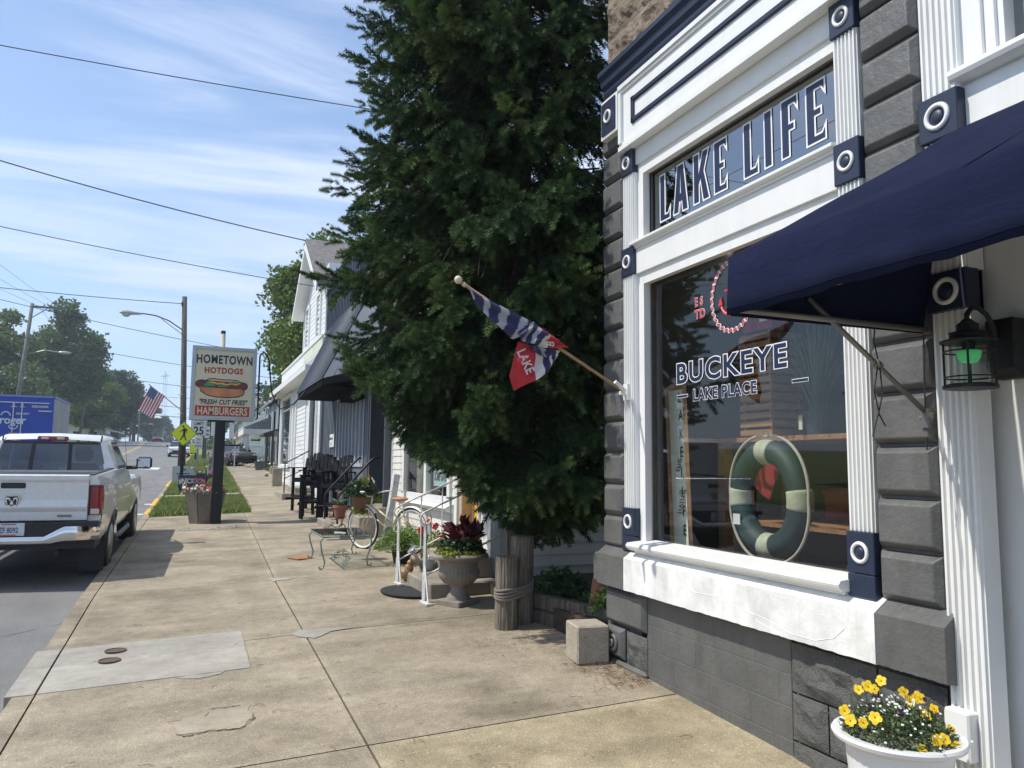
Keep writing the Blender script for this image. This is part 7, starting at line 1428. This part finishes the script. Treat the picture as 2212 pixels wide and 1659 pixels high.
wires = [((-16, 15.4, 7.75), (3.3, 14.0, 6.75), .25, .0095, 'highest overhead wire, running into the top of the spruce'), ((-16, 22, 10.3), (2.84, 23.0, 6.62), .5, .016, 'thick twisted service wire to the peak of the white gabled shop'), ((-16, 20.3, 7.3), (3.1, 20.7, 4.72), .35, .0095, 'lower service wire to the eave of the white gabled shop'),
 ((-25, 47.5, 10.1), (-.9, 48, 9.2), .35, .02, 'wire from the top of the brown utility pole to the left'), ((-25, 60, 13.5), (14, 62, 7.5), .8, .02, 'wire sloping down behind the street lamp'), ((-14, 60, 8.8), (10, 75, 7.8), .3, .02, 'level wire crossing behind the middle of the utility pole'), ((-14, 75, 8.4), (10, 72, 6.0), .4, .02, 'wire crossing just above the hanging flag'),
 ((-12, 100, 7.4), (12, 100, 6.2), .3, .025, 'wire crossing at the height of the hanging flag'), ((-12, 120, 7.0), (12, 120, 6.6), .3, .03, 'far wire behind the hot dog sign bottom'),
 ((-12.7, 76, 13.3), (-13, 122, 14.3), .8, .018, 'left conductor between the two nearest poles across the road'), ((-11.0, 76, 13.3), (-12.4, 122, 14.3), .8, .018, 'right conductor between the two nearest poles across the road'), ((-12.7, 76, 13.3), (-19, 8, 11.5), .8, .012, 'left of three conductors running off the top left'), ((-11.8, 76, 13.3), (-15.5, 8, 11.5), .8, .012, 'middle of three conductors running off the top left'), ((-11.0, 76, 13.3), (-12.5, 8, 11.5), .8, .012, 'right of three conductors running off the top left'),
 ((-12.4, 122, 14.3), (-10.0, 170, 14.8), .8, .02, 'conductor to the pole beside the flag'), ((-10, 170, 14.8), (-8.3, 225, 14.6), .8, .03, 'conductor above the road crest'), ((-10, 170, 13.5), (9, 150, 12.5), .6, .03, 'long wire crossing to the right side above the crest'), ((-9, 225, 13.2), (4, 210, 11.0), .6, .035, 'lower wire crossing above the crest')]
for (p, q, sg, r, lb) in wires: tag(wire(p, q, sg, r).build('overhead_wire', WM), lb, 'wire', 'overhead wires')
# radio tower
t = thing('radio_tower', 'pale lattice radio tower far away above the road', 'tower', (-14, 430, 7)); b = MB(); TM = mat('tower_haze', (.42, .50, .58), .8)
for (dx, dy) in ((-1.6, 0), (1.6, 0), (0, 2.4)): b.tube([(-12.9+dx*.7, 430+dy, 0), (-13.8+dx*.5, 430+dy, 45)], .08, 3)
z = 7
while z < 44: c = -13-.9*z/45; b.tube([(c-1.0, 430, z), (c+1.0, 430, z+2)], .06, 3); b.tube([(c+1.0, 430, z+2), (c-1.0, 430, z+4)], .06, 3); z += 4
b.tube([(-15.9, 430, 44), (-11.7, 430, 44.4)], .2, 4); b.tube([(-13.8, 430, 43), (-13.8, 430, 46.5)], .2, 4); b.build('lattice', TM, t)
# hydrant
t = thing('fire_hydrant', 'yellow fire hydrant on the far left verge', 'hydrant', (-13, 112, 2)); b = MB(); hx_, hy2 = -12.9, 123; g = zterr(hx_, hy2)
b.lathe([(.16, g), (.16, g+.08), (.12, g+.1), (.12, g+.55), (.15, g+.57), (.14, g+.62), (.10, g+.72), (.03, g+.78)], (hx_, hy2, 0), 14); b.tube([(hx_-.22, hy2, g+.45), (hx_+.22, hy2, g+.45)], .06, 8); b.build('body', mat('hydrant_yellow', (.6, .42, .08), .5), t, smooth=True, auto=40)
# ================= spruce =================
def shoot_template(n=30, rings=6):
    q = np.random.RandomState(5); V = []; Fc = []
    for i in range(n):
        u = (i+.5)/n*.92; a = i*2.399; w = .060; ln = .36*(1-.4*u); ca, sa = math.cos(a), math.sin(a)
        b_ = len(V); V += [(u-w, -sa*.012, ca*.012), (u+w, sa*.012, -ca*.012), (u+ln*.75, ca*ln, sa*ln)]; Fc.append((b_, b_+1, b_+2))
    b_ = len(V); V += [(0, -.022, 0), (1.0, 0, 0), (0, .022, 0), (0, 0, .022)]; Fc += [(b_, b_+1, b_+2), (b_, b_+1, b_+3)]
    return np.array(V, dtype=np.float32), np.array(Fc)
def spruce():
    t = thing('spruce_tree', 'huge dark spruce with drooping branches between the grey shop and the clapboard house', 'tree', (3.27, 7.62, -1.45)); q = random.Random(21); tx, ty = 3.27, 7.62
    pos = []; dr = []; ln = []; ti = []; tw = MB()
    def zmin(x, y):
        k = 7.5/max(y, 5.5); return interp(x*k, [(.6, 2.2), (1.0, 1.5), (1.35, .90), (1.75, .72), (1.9, .35), (2.5, -.02), (2.9, -.38), (3.4, -.72), (4.2, -.55), (5, -.4)])/k
    prof_ = [(-1.0, .85), (0, 1.5), (1.0, 1.95), (2.4, 2.05), (3.2, 1.8), (4.2, 1.65), (5.5, 1.55), (8, 1.2), (11, .3)]
    nb = 540
    for i in range(nb):
        z0 = -1.0+10.6*(i/nb)**1.08; az = i*2.3999+q.uniform(-.3, .3) if i % 3 == 0 else math.radians(205)+math.radians(105)*q.uniform(-1, 1); dx, dy = math.cos(az), math.sin(az); R = interp(z0, prof_)*q.uniform(.74, 1.06)
        if dx > .3: R *= .8
        # keep inside the gap between the buildings
        if dy < -.2 and dx > -.55: R = min(R, 1.75/abs(dy))
        if z0 > 6.2 and q.random() < .35: continue
        up = q.uniform(.05, .30); P = []; n = 9
        for k in range(n+1): u = k/n; P.append(Vector((tx+dx*R*u, ty+dy*R*u, z0+R*(up*u-.42*u*u+.10*u**4))))
        ok = [k for k in range(7) if P[k].z > zmin(P[k].x, P[k].y)+.25]
        if len(ok) == 7 or (ok and ok == list(range(len(ok))) and len(ok) > 1): tw.tube(P[:len(ok)], [.02*(1-k/9)+.003 for k in range(len(ok))], 4, cap=False)
        nt_ = int(R/.06)
        for k in range(nt_):
            u = .26+.76*k/nt_; u = min(u, 1); f = u*n; a = int(min(f, n-1)); p = P[a].lerp(P[a+1], f-a); side_ = 1 if k % 2 else -1; out_ = Vector((dx, dy, 0)); lat = Vector((-dy, dx, 0))*side_
            tip = u > .93
            L_ = q.uniform(.22, .52)*(1.15-.55*u) if not tip else q.uniform(.16, .3)
            hang = q.uniform(.3, 1.5)*(1-.45*u); d = (out_*(.55+.5*u)+lat*(.75-.3*u)-Vector((0, 0, hang))).normalized() if not tip else (out_+lat*q.uniform(-.3, .3)+Vector((0, 0, q.uniform(-.25, .35)))).normalized()
            bt = q.uniform(.62, 1.55); m = max(3, int(L_/.048)); pp = p.copy(); dd = d.copy()
            for s in range(m):
                dd = (dd+Vector((0, 0, -.09 if not tip else .06))+Vector((q.uniform(-.06, .06), q.uniform(-.06, .06), 0))).normalized(); pn_ = pp+dd*(L_/m)
                lt = dd.cross(Vector((0, 0, 1)));
                if lt.length < .1: lt = Vector((1, 0, 0))
                lt.normalize()
                for sd_ in ((-1, 1) if s < m-1 else (0,)):
                    if s < m-1 and q.random() < .28: continue
                    sh_ = (dd*.8+lt*sd_*.75+Vector((0, 0, q.uniform(-.35, .12)))).normalized(); x, y, z = pn_
                    if x > 3.12 and y < 5.95: continue
                    if x > 3.25 and y > 8.55 and z < 2.5+max(0, min(y, 11.1)-8.3)*.72: continue
                    if z < zmin(x, y)+.10*math.sin(x*13+y*9): continue
                    pos.append((x, y, z)); dr.append(tuple(sh_)); ln.append(q.uniform(.075, .125)*(1 if s < m-1 else 1.25)); ti.append(bt*q.uniform(.75, 1.15)*(.78+.5*u*u+(.25 if s == m-1 else 0)))  # random branchlet tone; outer shoots and tips lightened, highlights painted into the tint
                pp = pn_
    pos = np.array(pos, dtype=np.float32); dr = np.array(dr, dtype=np.float32); ln = np.array(ln, dtype=np.float32)[:, None, None]; N = len(pos)
    TV, TF = shoot_template(); up_ = np.array([.1, .2, 1.0]); s = np.cross(dr, up_); s /= np.linalg.norm(s, axis=1)[:, None]; w = np.cross(dr, s)
    V = pos[:, None, :]+ln*(TV[None, :, 0, None]*dr[:, None, :]+TV[None, :, 1, None]*s[:, None, :]+TV[None, :, 2, None]*w[:, None, :])
    Fc = (TF[None]+(np.arange(N)*len(TV))[:, None, None]).reshape(-1, 3); tint_ = np.array(ti, dtype=np.float32)[:, None]*(.72+.62*TV[None, :, 0])  # each shoot also brightens towards its tip, a highlight put into the colour
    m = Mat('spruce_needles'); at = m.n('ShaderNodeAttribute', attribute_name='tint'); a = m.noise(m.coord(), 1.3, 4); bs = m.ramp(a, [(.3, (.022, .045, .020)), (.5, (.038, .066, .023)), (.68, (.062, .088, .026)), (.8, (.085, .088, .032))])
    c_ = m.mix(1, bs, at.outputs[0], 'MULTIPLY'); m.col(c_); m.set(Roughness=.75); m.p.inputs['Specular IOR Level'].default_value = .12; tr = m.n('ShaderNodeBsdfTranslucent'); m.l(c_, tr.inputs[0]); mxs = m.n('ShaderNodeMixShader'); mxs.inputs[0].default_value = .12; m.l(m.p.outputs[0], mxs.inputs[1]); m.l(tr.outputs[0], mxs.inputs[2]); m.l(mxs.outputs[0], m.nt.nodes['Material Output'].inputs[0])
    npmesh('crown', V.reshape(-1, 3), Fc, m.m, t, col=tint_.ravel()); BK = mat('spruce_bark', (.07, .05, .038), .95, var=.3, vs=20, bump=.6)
    tw.build('branches', BK, t); b = MB(); b.tube([(tx, ty, -1.5), (tx-.02, ty, 2), (tx, ty, 6), (tx, ty, 10.5)], [.13, .12, .08, .02], 10); b.build('trunk', BK, t)
    b = MB()   # bare inner twigs
    for i in range(900):
        z0 = q.uniform(.6, 4.2); a = q.uniform(0, 2*PI); r = q.uniform(.4, 1.4); c = Vector((tx+r*math.cos(a), ty+r*math.sin(a)*.8, z0))
        if c.x > 3.1 and c.y < 6.0: continue
        d = Vector((math.cos(a), math.sin(a), q.uniform(-.6, .1))); e = c+d*q.uniform(.15, .4)+Vector((0, 0, -q.uniform(.05, .3)))
        if e.x > 3.1 and e.y < 6.0: continue
        b.tube([c, (c+e)/2+Vector((q.uniform(-.03, .03), q.uniform(-.03, .03), .03)), e], .0035, 3, cap=False)
    tag(b.build('bare_twigs', BK, t), kind='stuff'); print('spruce shoots', N, 'tris', len(Fc))
spruce()
# ================= broadleaf trees =================
def tree(x, y, zb, top, rx, label, sd, m_, n=9000, leaf=.35, low=.25, group=None, ry=None, blobs=26, lean=0):
    q = random.Random(sd); qn = np.random.RandomState(sd); t = thing('broadleaf_tree', label, 'tree', (x, y, zb), group=group); ry = ry or rx; H = top-zb; zc = zb+H*(low+(1-low)*.5); rz3 = H*(1-low)*.5
    b = MB(); tr = H*.022+.1; b.tube([(x, y, zb-.3), (x+.1, y, zb+H*.3), (x+lean, y, zb+H*.6)], [tr, tr*.75, tr*.4], 8)
    C = []
    for i in range(blobs):
        while True:
            p = Vector((q.uniform(-1, 1), q.uniform(-1, 1), q.uniform(-1, 1)))
            if .25 < p.length < .86: break
        k = (1-.45*max(0, p.z)); c = Vector((x+lean*.8+p.x*rx*k, y+p.y*ry*k, zc+p.z*rz3)); r = q.uniform(.20, .38)*rx*(1.1-.35*abs(p.z)); C.append((c, r))
        if i % 3 == 0: s_ = Vector((x, y, zb+H*q.uniform(.22, .45))); b.tube([s_, s_.lerp(c, .5)+Vector((0, 0, -.2)), c], [tr*.4, tr*.28, tr*.08], 5, cap=False)
    b.build('trunk', mat('tree_bark', (.075, .06, .048), .95, var=.3, vs=8), t)
    pts = []; per = n//blobs
    for c, r in C:
        d = qn.normal(size=(per, 3)); d /= np.linalg.norm(d, axis=1)[:, None]; rr_ = r*(qn.uniform(.55, 1.12, per))[:, None]; pts.append(np.array(c)+d*rr_*np.array([1, 1, .8])*(1+.25*np.sin(d[:, :1]*7+c.x)*np.sin(d[:, 2:]*6)))
    P = np.vstack(pts); V, Fc = leafcloud(P, leaf, sd, .75, up=.6); npmesh('crown', V, Fc, m_, t); return t
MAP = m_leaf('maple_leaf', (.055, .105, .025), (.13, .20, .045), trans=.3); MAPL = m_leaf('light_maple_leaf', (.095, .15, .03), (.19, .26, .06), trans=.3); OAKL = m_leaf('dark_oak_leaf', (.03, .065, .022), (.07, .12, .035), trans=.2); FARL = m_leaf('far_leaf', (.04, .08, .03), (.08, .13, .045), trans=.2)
G_ = 'trees across the road on the left'
tree(-16.6, 122, 1.9, 22.8, 5.6, 'tallest maple across the road, behind the two leaning grey poles', 1, MAP, 22000, .46, .20, G_, blobs=50)
tree(-21.5, 112, 1.8, 19, 4.6, 'lighter green tree left of the tallest maple', 2, MAPL, 15000, .45, .15, G_, blobs=30); tree(-24.5, 100, 1.5, 15.2, 4.8, 'dark tree at the left edge behind the nearest grey pole', 3, OAKL, 13000, .45, .1, G_)
tree(-14.6, 138, 2.4, 17, 4.3, 'light green maple in front of the darker trees beside the leaning pole', 4, MAPL, 16000, .42, .12, G_, blobs=32); tree(-12.6, 158, 3.2, 18.2, 4.6, 'dark maple overhanging the road left of the hanging american flag', 5, OAKL, 18000, .45, .12, G_, blobs=34)
tree(-19.5, 105, 1.6, 12.5, 5.2, 'low bushy tree behind the blue delivery truck', 6, MAP, 9000, .4, .02, G_); tree(-15.8, 150, 2.9, 13, 5, 'dense tree filling the gap under the light maple', 7, OAKL, 8000, .42, .02, G_)
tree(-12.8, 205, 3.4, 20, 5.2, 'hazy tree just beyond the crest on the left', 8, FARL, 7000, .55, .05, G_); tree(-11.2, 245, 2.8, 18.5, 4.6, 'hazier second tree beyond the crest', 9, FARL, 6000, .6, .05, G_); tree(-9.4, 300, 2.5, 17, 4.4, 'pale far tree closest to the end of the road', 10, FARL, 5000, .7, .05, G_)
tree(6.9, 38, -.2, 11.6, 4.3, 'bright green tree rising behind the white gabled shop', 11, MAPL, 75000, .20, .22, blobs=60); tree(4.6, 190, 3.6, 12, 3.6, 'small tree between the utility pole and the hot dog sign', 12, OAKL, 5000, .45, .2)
tree(9, 78, 1.0, 8.5, 3.2, 'round tree behind the far white house', 13, MAP, 6000, .35, .2); tree(13, 120, 2.5, 14, 6, 'broad dark tree closing the pavement view', 14, OAKL, 8000, .5, .05); tree(2.8, 128, 2.9, 9.8, 2.9, 'dark tree low at the end of the pavement', 15, OAKL, 5000, .4, .05)
# far wood masses
qn = np.random.RandomState(77); P = np.stack([qn.uniform(-70, -14, 9000), qn.uniform(150, 190, 9000), 3+np.abs(qn.normal(0, 4.5, 9000))], 1); V, Fc = leafcloud(P, 1.0, 78, .8, up=.6); o = npmesh('far_wood', V, Fc, OAKL); tag(o, 'dark mass of distant woodland behind the trees on the left', 'woodland', kind='stuff')
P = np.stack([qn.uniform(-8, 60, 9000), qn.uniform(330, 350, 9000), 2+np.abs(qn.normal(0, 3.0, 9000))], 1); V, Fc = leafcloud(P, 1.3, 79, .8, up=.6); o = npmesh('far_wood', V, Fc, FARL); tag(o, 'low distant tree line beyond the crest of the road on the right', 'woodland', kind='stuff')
# trees and house on the near left, seen in the shop window
tree(-19, 7, -1.9, 7.5, 3.6, 'tree across the road opposite the shop, mirrored in the display window', 16, MAP, 8000, .25, .25); tree(-18, 17.5, -1.3, 9.5, 4.2, 'second tree across the road, mirrored in the display window', 17, OAKL, 8000, .25, .2)
def house(name, label, cat, x0, x1, y0, y1, zb, ze, zr, axis, wm_, rm_, wins=(), fx_='x', tm=None, group=None):
    t = thing(name, label, cat, ((x0+x1)/2, (y0+y1)/2, zb), group=group); b = MB(); b.box(x0, x1, y0, y1, zb-.5, ze)
    if axis == 'y': b.prism([(x0, ze), ((x0+x1)/2, zr), (x1, ze)], 'y', y0+.02, y1-.02)
    else: b.prism([(y0, ze), ((y0+y1)/2, zr), (y1, ze)], 'x', x0+.02, x1-.02)
    b.build('wall', wm_, t); o_ = .35; b = MB()
    if axis == 'y': m_ = (x0+x1)/2; b.prism([(x0-o_, ze-.15), (m_, zr+.02), (x1+o_, ze-.15), (x1+o_, ze), (m_, zr+.2), (x0-o_, ze)], 'y', y0-o_, y1+o_)
    else: m_ = (y0+y1)/2; b.prism([(y0-o_, ze-.15), (m_, zr+.02), (y1+o_, ze-.15), (y1+o_, ze), (m_, zr+.2), (y0-o_, ze)], 'x', x0-o_, x1+o_)
    b.build('roof', rm_, t)
    for (f, a, c, z0, z1) in wins:   # f: 'x' wall facing the road, 'X' opposite wall, 'y' wall facing us
        w = MB(); g = MB()
        if f == 'y': w.box(a-.1, c+.1, y0-.04, y0, z0-.1, z1+.1); w_ = w.build('window', tm or TRIMW, t); g.box(a, c, y0-.05, y0-.04, z0, z1); g.build('pane', CGL, w_)
        else:
            xx = x0 if f == 'x' else x1; s = -1 if f == 'x' else 1; w.box(min(xx, xx+s*.04), max(xx, xx+s*.04), a-.1, c+.1, z0-.1, z1+.1); w_ = w.build('window', tm or TRIMW, t); g.box(min(xx+s*.04, xx+s*.05), max(xx+s*.04, xx+s*.05), a, c, z0, z1); g.build('pane', CGL, w_)
    return t
NVY = mat('navy_siding', (.030, .042, .065), .6); BGS = mat('blue_grey_siding', (.16, .20, .22), .6, var=.05, vs=2); GSH = mat('grey_shingle', (.20, .20, .205), .9, var=.25, vs=6, bump=.5); WSD = mat('plain_white_siding', (.68, .69, .68), .6)
h = house('navy_house', 'navy two storey house with white trim beyond the gabled shop', 'house', 4.55, 12, 46, 53.5, -.3, 3.75, 6.0, 'y', NVY, GSH, (('y', 5.0, 5.7, 1.9, 3.3), ('y', 4.95, 6.2, .75, 1.15), ('x', 46.9, 47.9, 1.7, 3.1), ('x', 50.2, 51.2, 1.7, 3.1)))
b = MB(); b.box(4.50, 4.58, 45.95, 46.1, -.3, 3.7); b.box(4.49, 4.56, 48.9, 49.1, 0, 3.7); b.box(4.49, 4.56, 52.3, 52.5, 0, 3.7); b.build('corner_board', TRIMW, h); b = MB(); b.box(4.50, 4.545, 46.1, 53.4, 1.3, 3.6); b.build('street_siding', BGS, h); b = MB(); b.box(6.5, 6.9, 49.2, 49.6, 5.2, 6.5); b.build('chimney', mat('chimney_brick', (.2, .12, .09), .9), h)
P_ = thing('front_porch', 'white front porch with pillars and railing attached to the navy house', 'porch', (3.8, 54, 0)); b = MB(); b.prism([(2.95, 2.05), (2.95, 2.2), (4.6, 2.95), (4.6, 2.05)], 'y', 49.4, 60); b.build('roof', GSH, P_); b = MB(); b.box(2.9, 4.55, 49.35, 60.05, 1.78, 2.1); b.box(3.0, 4.5, 49.5, 60, .15, .45); b.build('fascia', TRIMW, P_)
for y in (49.6, 52.2, 54.8, 57.4, 59.8): b = MB(); b.box(3.02, 3.24, y-.11, y+.11, .4, 1.8); b.build('pillar', TRIMW, P_)
b = MB()
for i in range(34): b.box(3.08, 3.12, 49.8+i*.3, 49.86+i*.3, .5, 1.0)
for i in range(7): b.box(3.3+i*.19, 3.34+i*.19, 49.58, 49.62, .5, 1.0)
b.box(3.05, 3.15, 49.7, 59.9, 1.0, 1.06); b.box(3.15, 4.5, 49.56, 49.64, 1.0, 1.06); b.build('railing', TRIMW, P_); b = MB(); b.box(3.45, 3.95, 60.0, 60.1, .45, 1.75); b.build('door', mat('pale_blue_door', (.50, .56, .58), .5), P_)
t = thing('patio_canopy', 'dark roofed patio shelter with posts beside the navy house', 'canopy', (4.0, 44, 0)); b = MB(); b.prism([(3.55, 1.62), (4.2, 1.85), (7.5, 2.0), (7.5, 1.7), (3.55, 1.5)], 'y', 43.0, 45.6); b.build('roof', mat('dark_roof', (.05, .048, .045), .8), t); b = MB(); b.box(4.1, 7.5, 42.98, 43.0, 1.45, 1.75); b.build('valance', mat('tan_fascia', (.30, .28, .25), .7), t)
for x in (3.75, 4.05, 4.4): b = MB(); b.box(x-.06, x+.06, 43.1, 43.2, gp(43), 1.6); b.build('post', POLE, t)
h = house('white_house', 'small white house with grey roof far down the pavement', 'house', 4.2, 9, 72, 80, .7, 3.9, 5.8, 'y', WSD, GSH, (('y', 4.9, 5.7, 2.0, 3.2), ('x', 73.5, 74.8, 1.8, 3.1)))
h = house('grey_house', 'grey roofed house farthest along the right side', 'house', 4.5, 11, 96, 106, 1.5, 5.4, 8.2, 'x', BGS, GSH, (('y', 5.5, 6.6, 3.2, 4.6),))
h = house('porch_house', 'white porched house with stairs below the trees across the road', 'house', -18.5, -12.8, 140, 148, 2.6, 5.6, 7.3, 'y', WSD, mat('red_brown_roof', (.16, .09, .075), .9), (('y', -17.4, -16.3, 3.6, 4.8), ('y', -15.2, -14.0, 3.6, 4.8))); b = MB(); b.prism([(-12.8, 4.4), (-10.6, 3.2), (-10.6, 3.5), (-12.8, 4.7)], 'y', 139.4, 139.6); b.prism([(-12.9, 5.1), (-10.2, 4.6), (-10.2, 4.75), (-12.9, 5.4)], 'y', 138.8, 141.5)
for i in range(8): b.box(-12.8+i*.3, -12.74+i*.3, 139.45, 139.55, 3.3-i*.1, 4.5-i*.15)
b.build('stair_railing', TRIMW, h)
house('opposite_house', 'grey gabled house across the road opposite the shop window', 'house', -30, -22, 8.5, 17, -1.6, 3.2, 5.6, 'x', BGS, GSH, (('X', 10, 11.2, .2, 1.8), ('X', 13.5, 14.7, .2, 1.8)))
house('opposite_house', 'white house across the road next to the grey gabled one', 'house', -31, -23, 20, 28, -1.2, 3.8, 6.2, 'y', WSD, GSH, (('X', 21.5, 22.7, .5, 2.0), ('X', 25, 26.2, .5, 2.0)))
# rock garden, small planter and shrubs beyond the lawn
RK = mat('pink_granite', (.42, .32, .25), .85, var=.35, vs=3, bump=.6); RK2 = mat('grey_boulder', (.26, .24, .22), .85, var=.3, vs=3, bump=.6); RK3 = mat('pale_boulder', (.58, .55, .50), .85, var=.2, bump=.5)
b = MB(); q = random.Random(4)
for i in range(170): x = q.uniform(2.9, 5.8); y = q.uniform(44.2, 47.0)-.4*(x-3); b.ico((x, y, gp(y)+.15), q.uniform(.06, .13), 1, (1.2, 1, .7), .12, i)
tag(b.build('garden_stones', RK), 'bed of small pinkish stones in front of the navy house', 'stones', kind='stuff')
for i, (x, y, r, m_, lb) in enumerate(((3.72, 43.6, .26, RK, 'largest pink boulder at the left of the stone bed'), (4.15, 44.2, .20, RK3, 'pale rounded boulder behind the pink one'), (4.6, 43.4, .22, RK2, 'dark grey boulder in the middle of the stone bed'), (4.95, 43.6, .16, RK, 'small pink boulder right of the dark grey one'), (3.15, 44.5, .15, RK, 'low pink boulder by the pavement edge'))): b = MB(); b.ico((x, y, gp(y)+.22), r, 2, (1.25, 1, .75), .08, i+30); tag(b.build('boulder', m_, smooth=True), lb, 'boulder', 'boulders in the stone bed')
t = thing('small_planter', 'small dark green tub planter standing at the lawn corner by the pavement', 'planter', (3.25, 41, 0)); b = MB(); g0 = gp(41)+.1; b.prism([(3.08, g0), (3.42, g0), (3.50, g0+.42), (3.0, g0+.42)], 'y', 40.8, 41.25); b.build('tub', mat('dark_green_tub', (.10, .12, .095), .7), t); b = MB(); b.ico((3.2, 41, g0+.46), .09, 1, (1, 1, .5), .2, 3); b.ico((3.36, 41, g0+.5), .06, 1, (1, 1, 1.4), .2, 5); b.build('white_flowers', WPT, t)
def bush(x, y, z, r, h, n, sd, lb, m_, size=.12): P = dome((x, y, z), r, r, h, n, sd, .15); V, Fc = leafcloud(P, size, sd, .6); tag(npmesh('shrub', V, Fc, m_), lb, 'shrub')
bush(2.95, 52, .1, .7, 1.2, 1500, 61, 'green shrub beside the white porch', MAP); bush(2.6, 58, .35, .8, 1.1, 1500, 62, 'dark red leaved japanese maple shrub in front of the porch', m_leaf('red_leaf', (.06, .02, .015), (.14, .05, .035))); bush(3.2, 64, .4, 1.2, 1.6, 1800, 63, 'wide green hedge beyond the red shrub', GRN, .18); bush(2.4, 49.5, .0, .35, .5, 600, 64, 'low dark plants behind the stone bed', DGRN); bush(2.5, 86, 1.2, 1.2, 1.8, 1200, 65, 'bush at the far pavement edge', MAP, .2)
car('parked_car', 'brown car parked beside the white porch, behind the stone bed', 'car', 2.95, 47.2, .35, 3.9, 1.6, 1.25, m_paint('brown_car', (.06, .03, .028)))
bpy.data.objects['parked_car'].location.z = gp(47)+.12
t = thing('porch_flag', 'small stars and stripes on a staff in front of the white porch', 'flag', (2.3, 52, .5)); b = MB(); b.tube([(2.62, 55, .4), (2.60, 55, 2.6)], .02, 5); b.build('staff', SWH, t); usflag(t, (2.60, 55, 2.35), (.8, 0, -.6), (0, 0, -1), .45, .5)
t = thing('white_cross_post', 'white signpost with a crossarm on the lawn before the porch', 'post', (2.2, 44, 0)); b = MB(); b.box(1.98+.25, 2.03+.25, 45, 45.05, gp(45), .95); b.box(1.86+.25, 2.2+.25, 45, 45.04, .72, .78); b.build('post', TRIMW, t)
# ================= haze =================
hm = Mat('haze_air'); hm.nt.nodes.remove(hm.p); pv = hm.n('ShaderNodeVolumePrincipled'); pv.inputs['Color'].default_value = (.80, .88, 1, 1); pv.inputs['Density'].default_value = .0008; pv.inputs['Anisotropy'].default_value = .3
hm.l(pv.outputs[0], hm.nt.nodes['Material Output'].inputs['Volume'])
USE_HAZE = True
if USE_HAZE:
    b = MB(); b.box(-405, 405, -45, 445, -9, 50); o = b.build('haze', hm.m); tag(o, 'thin summer haze over the road', 'haze', kind='stuff')
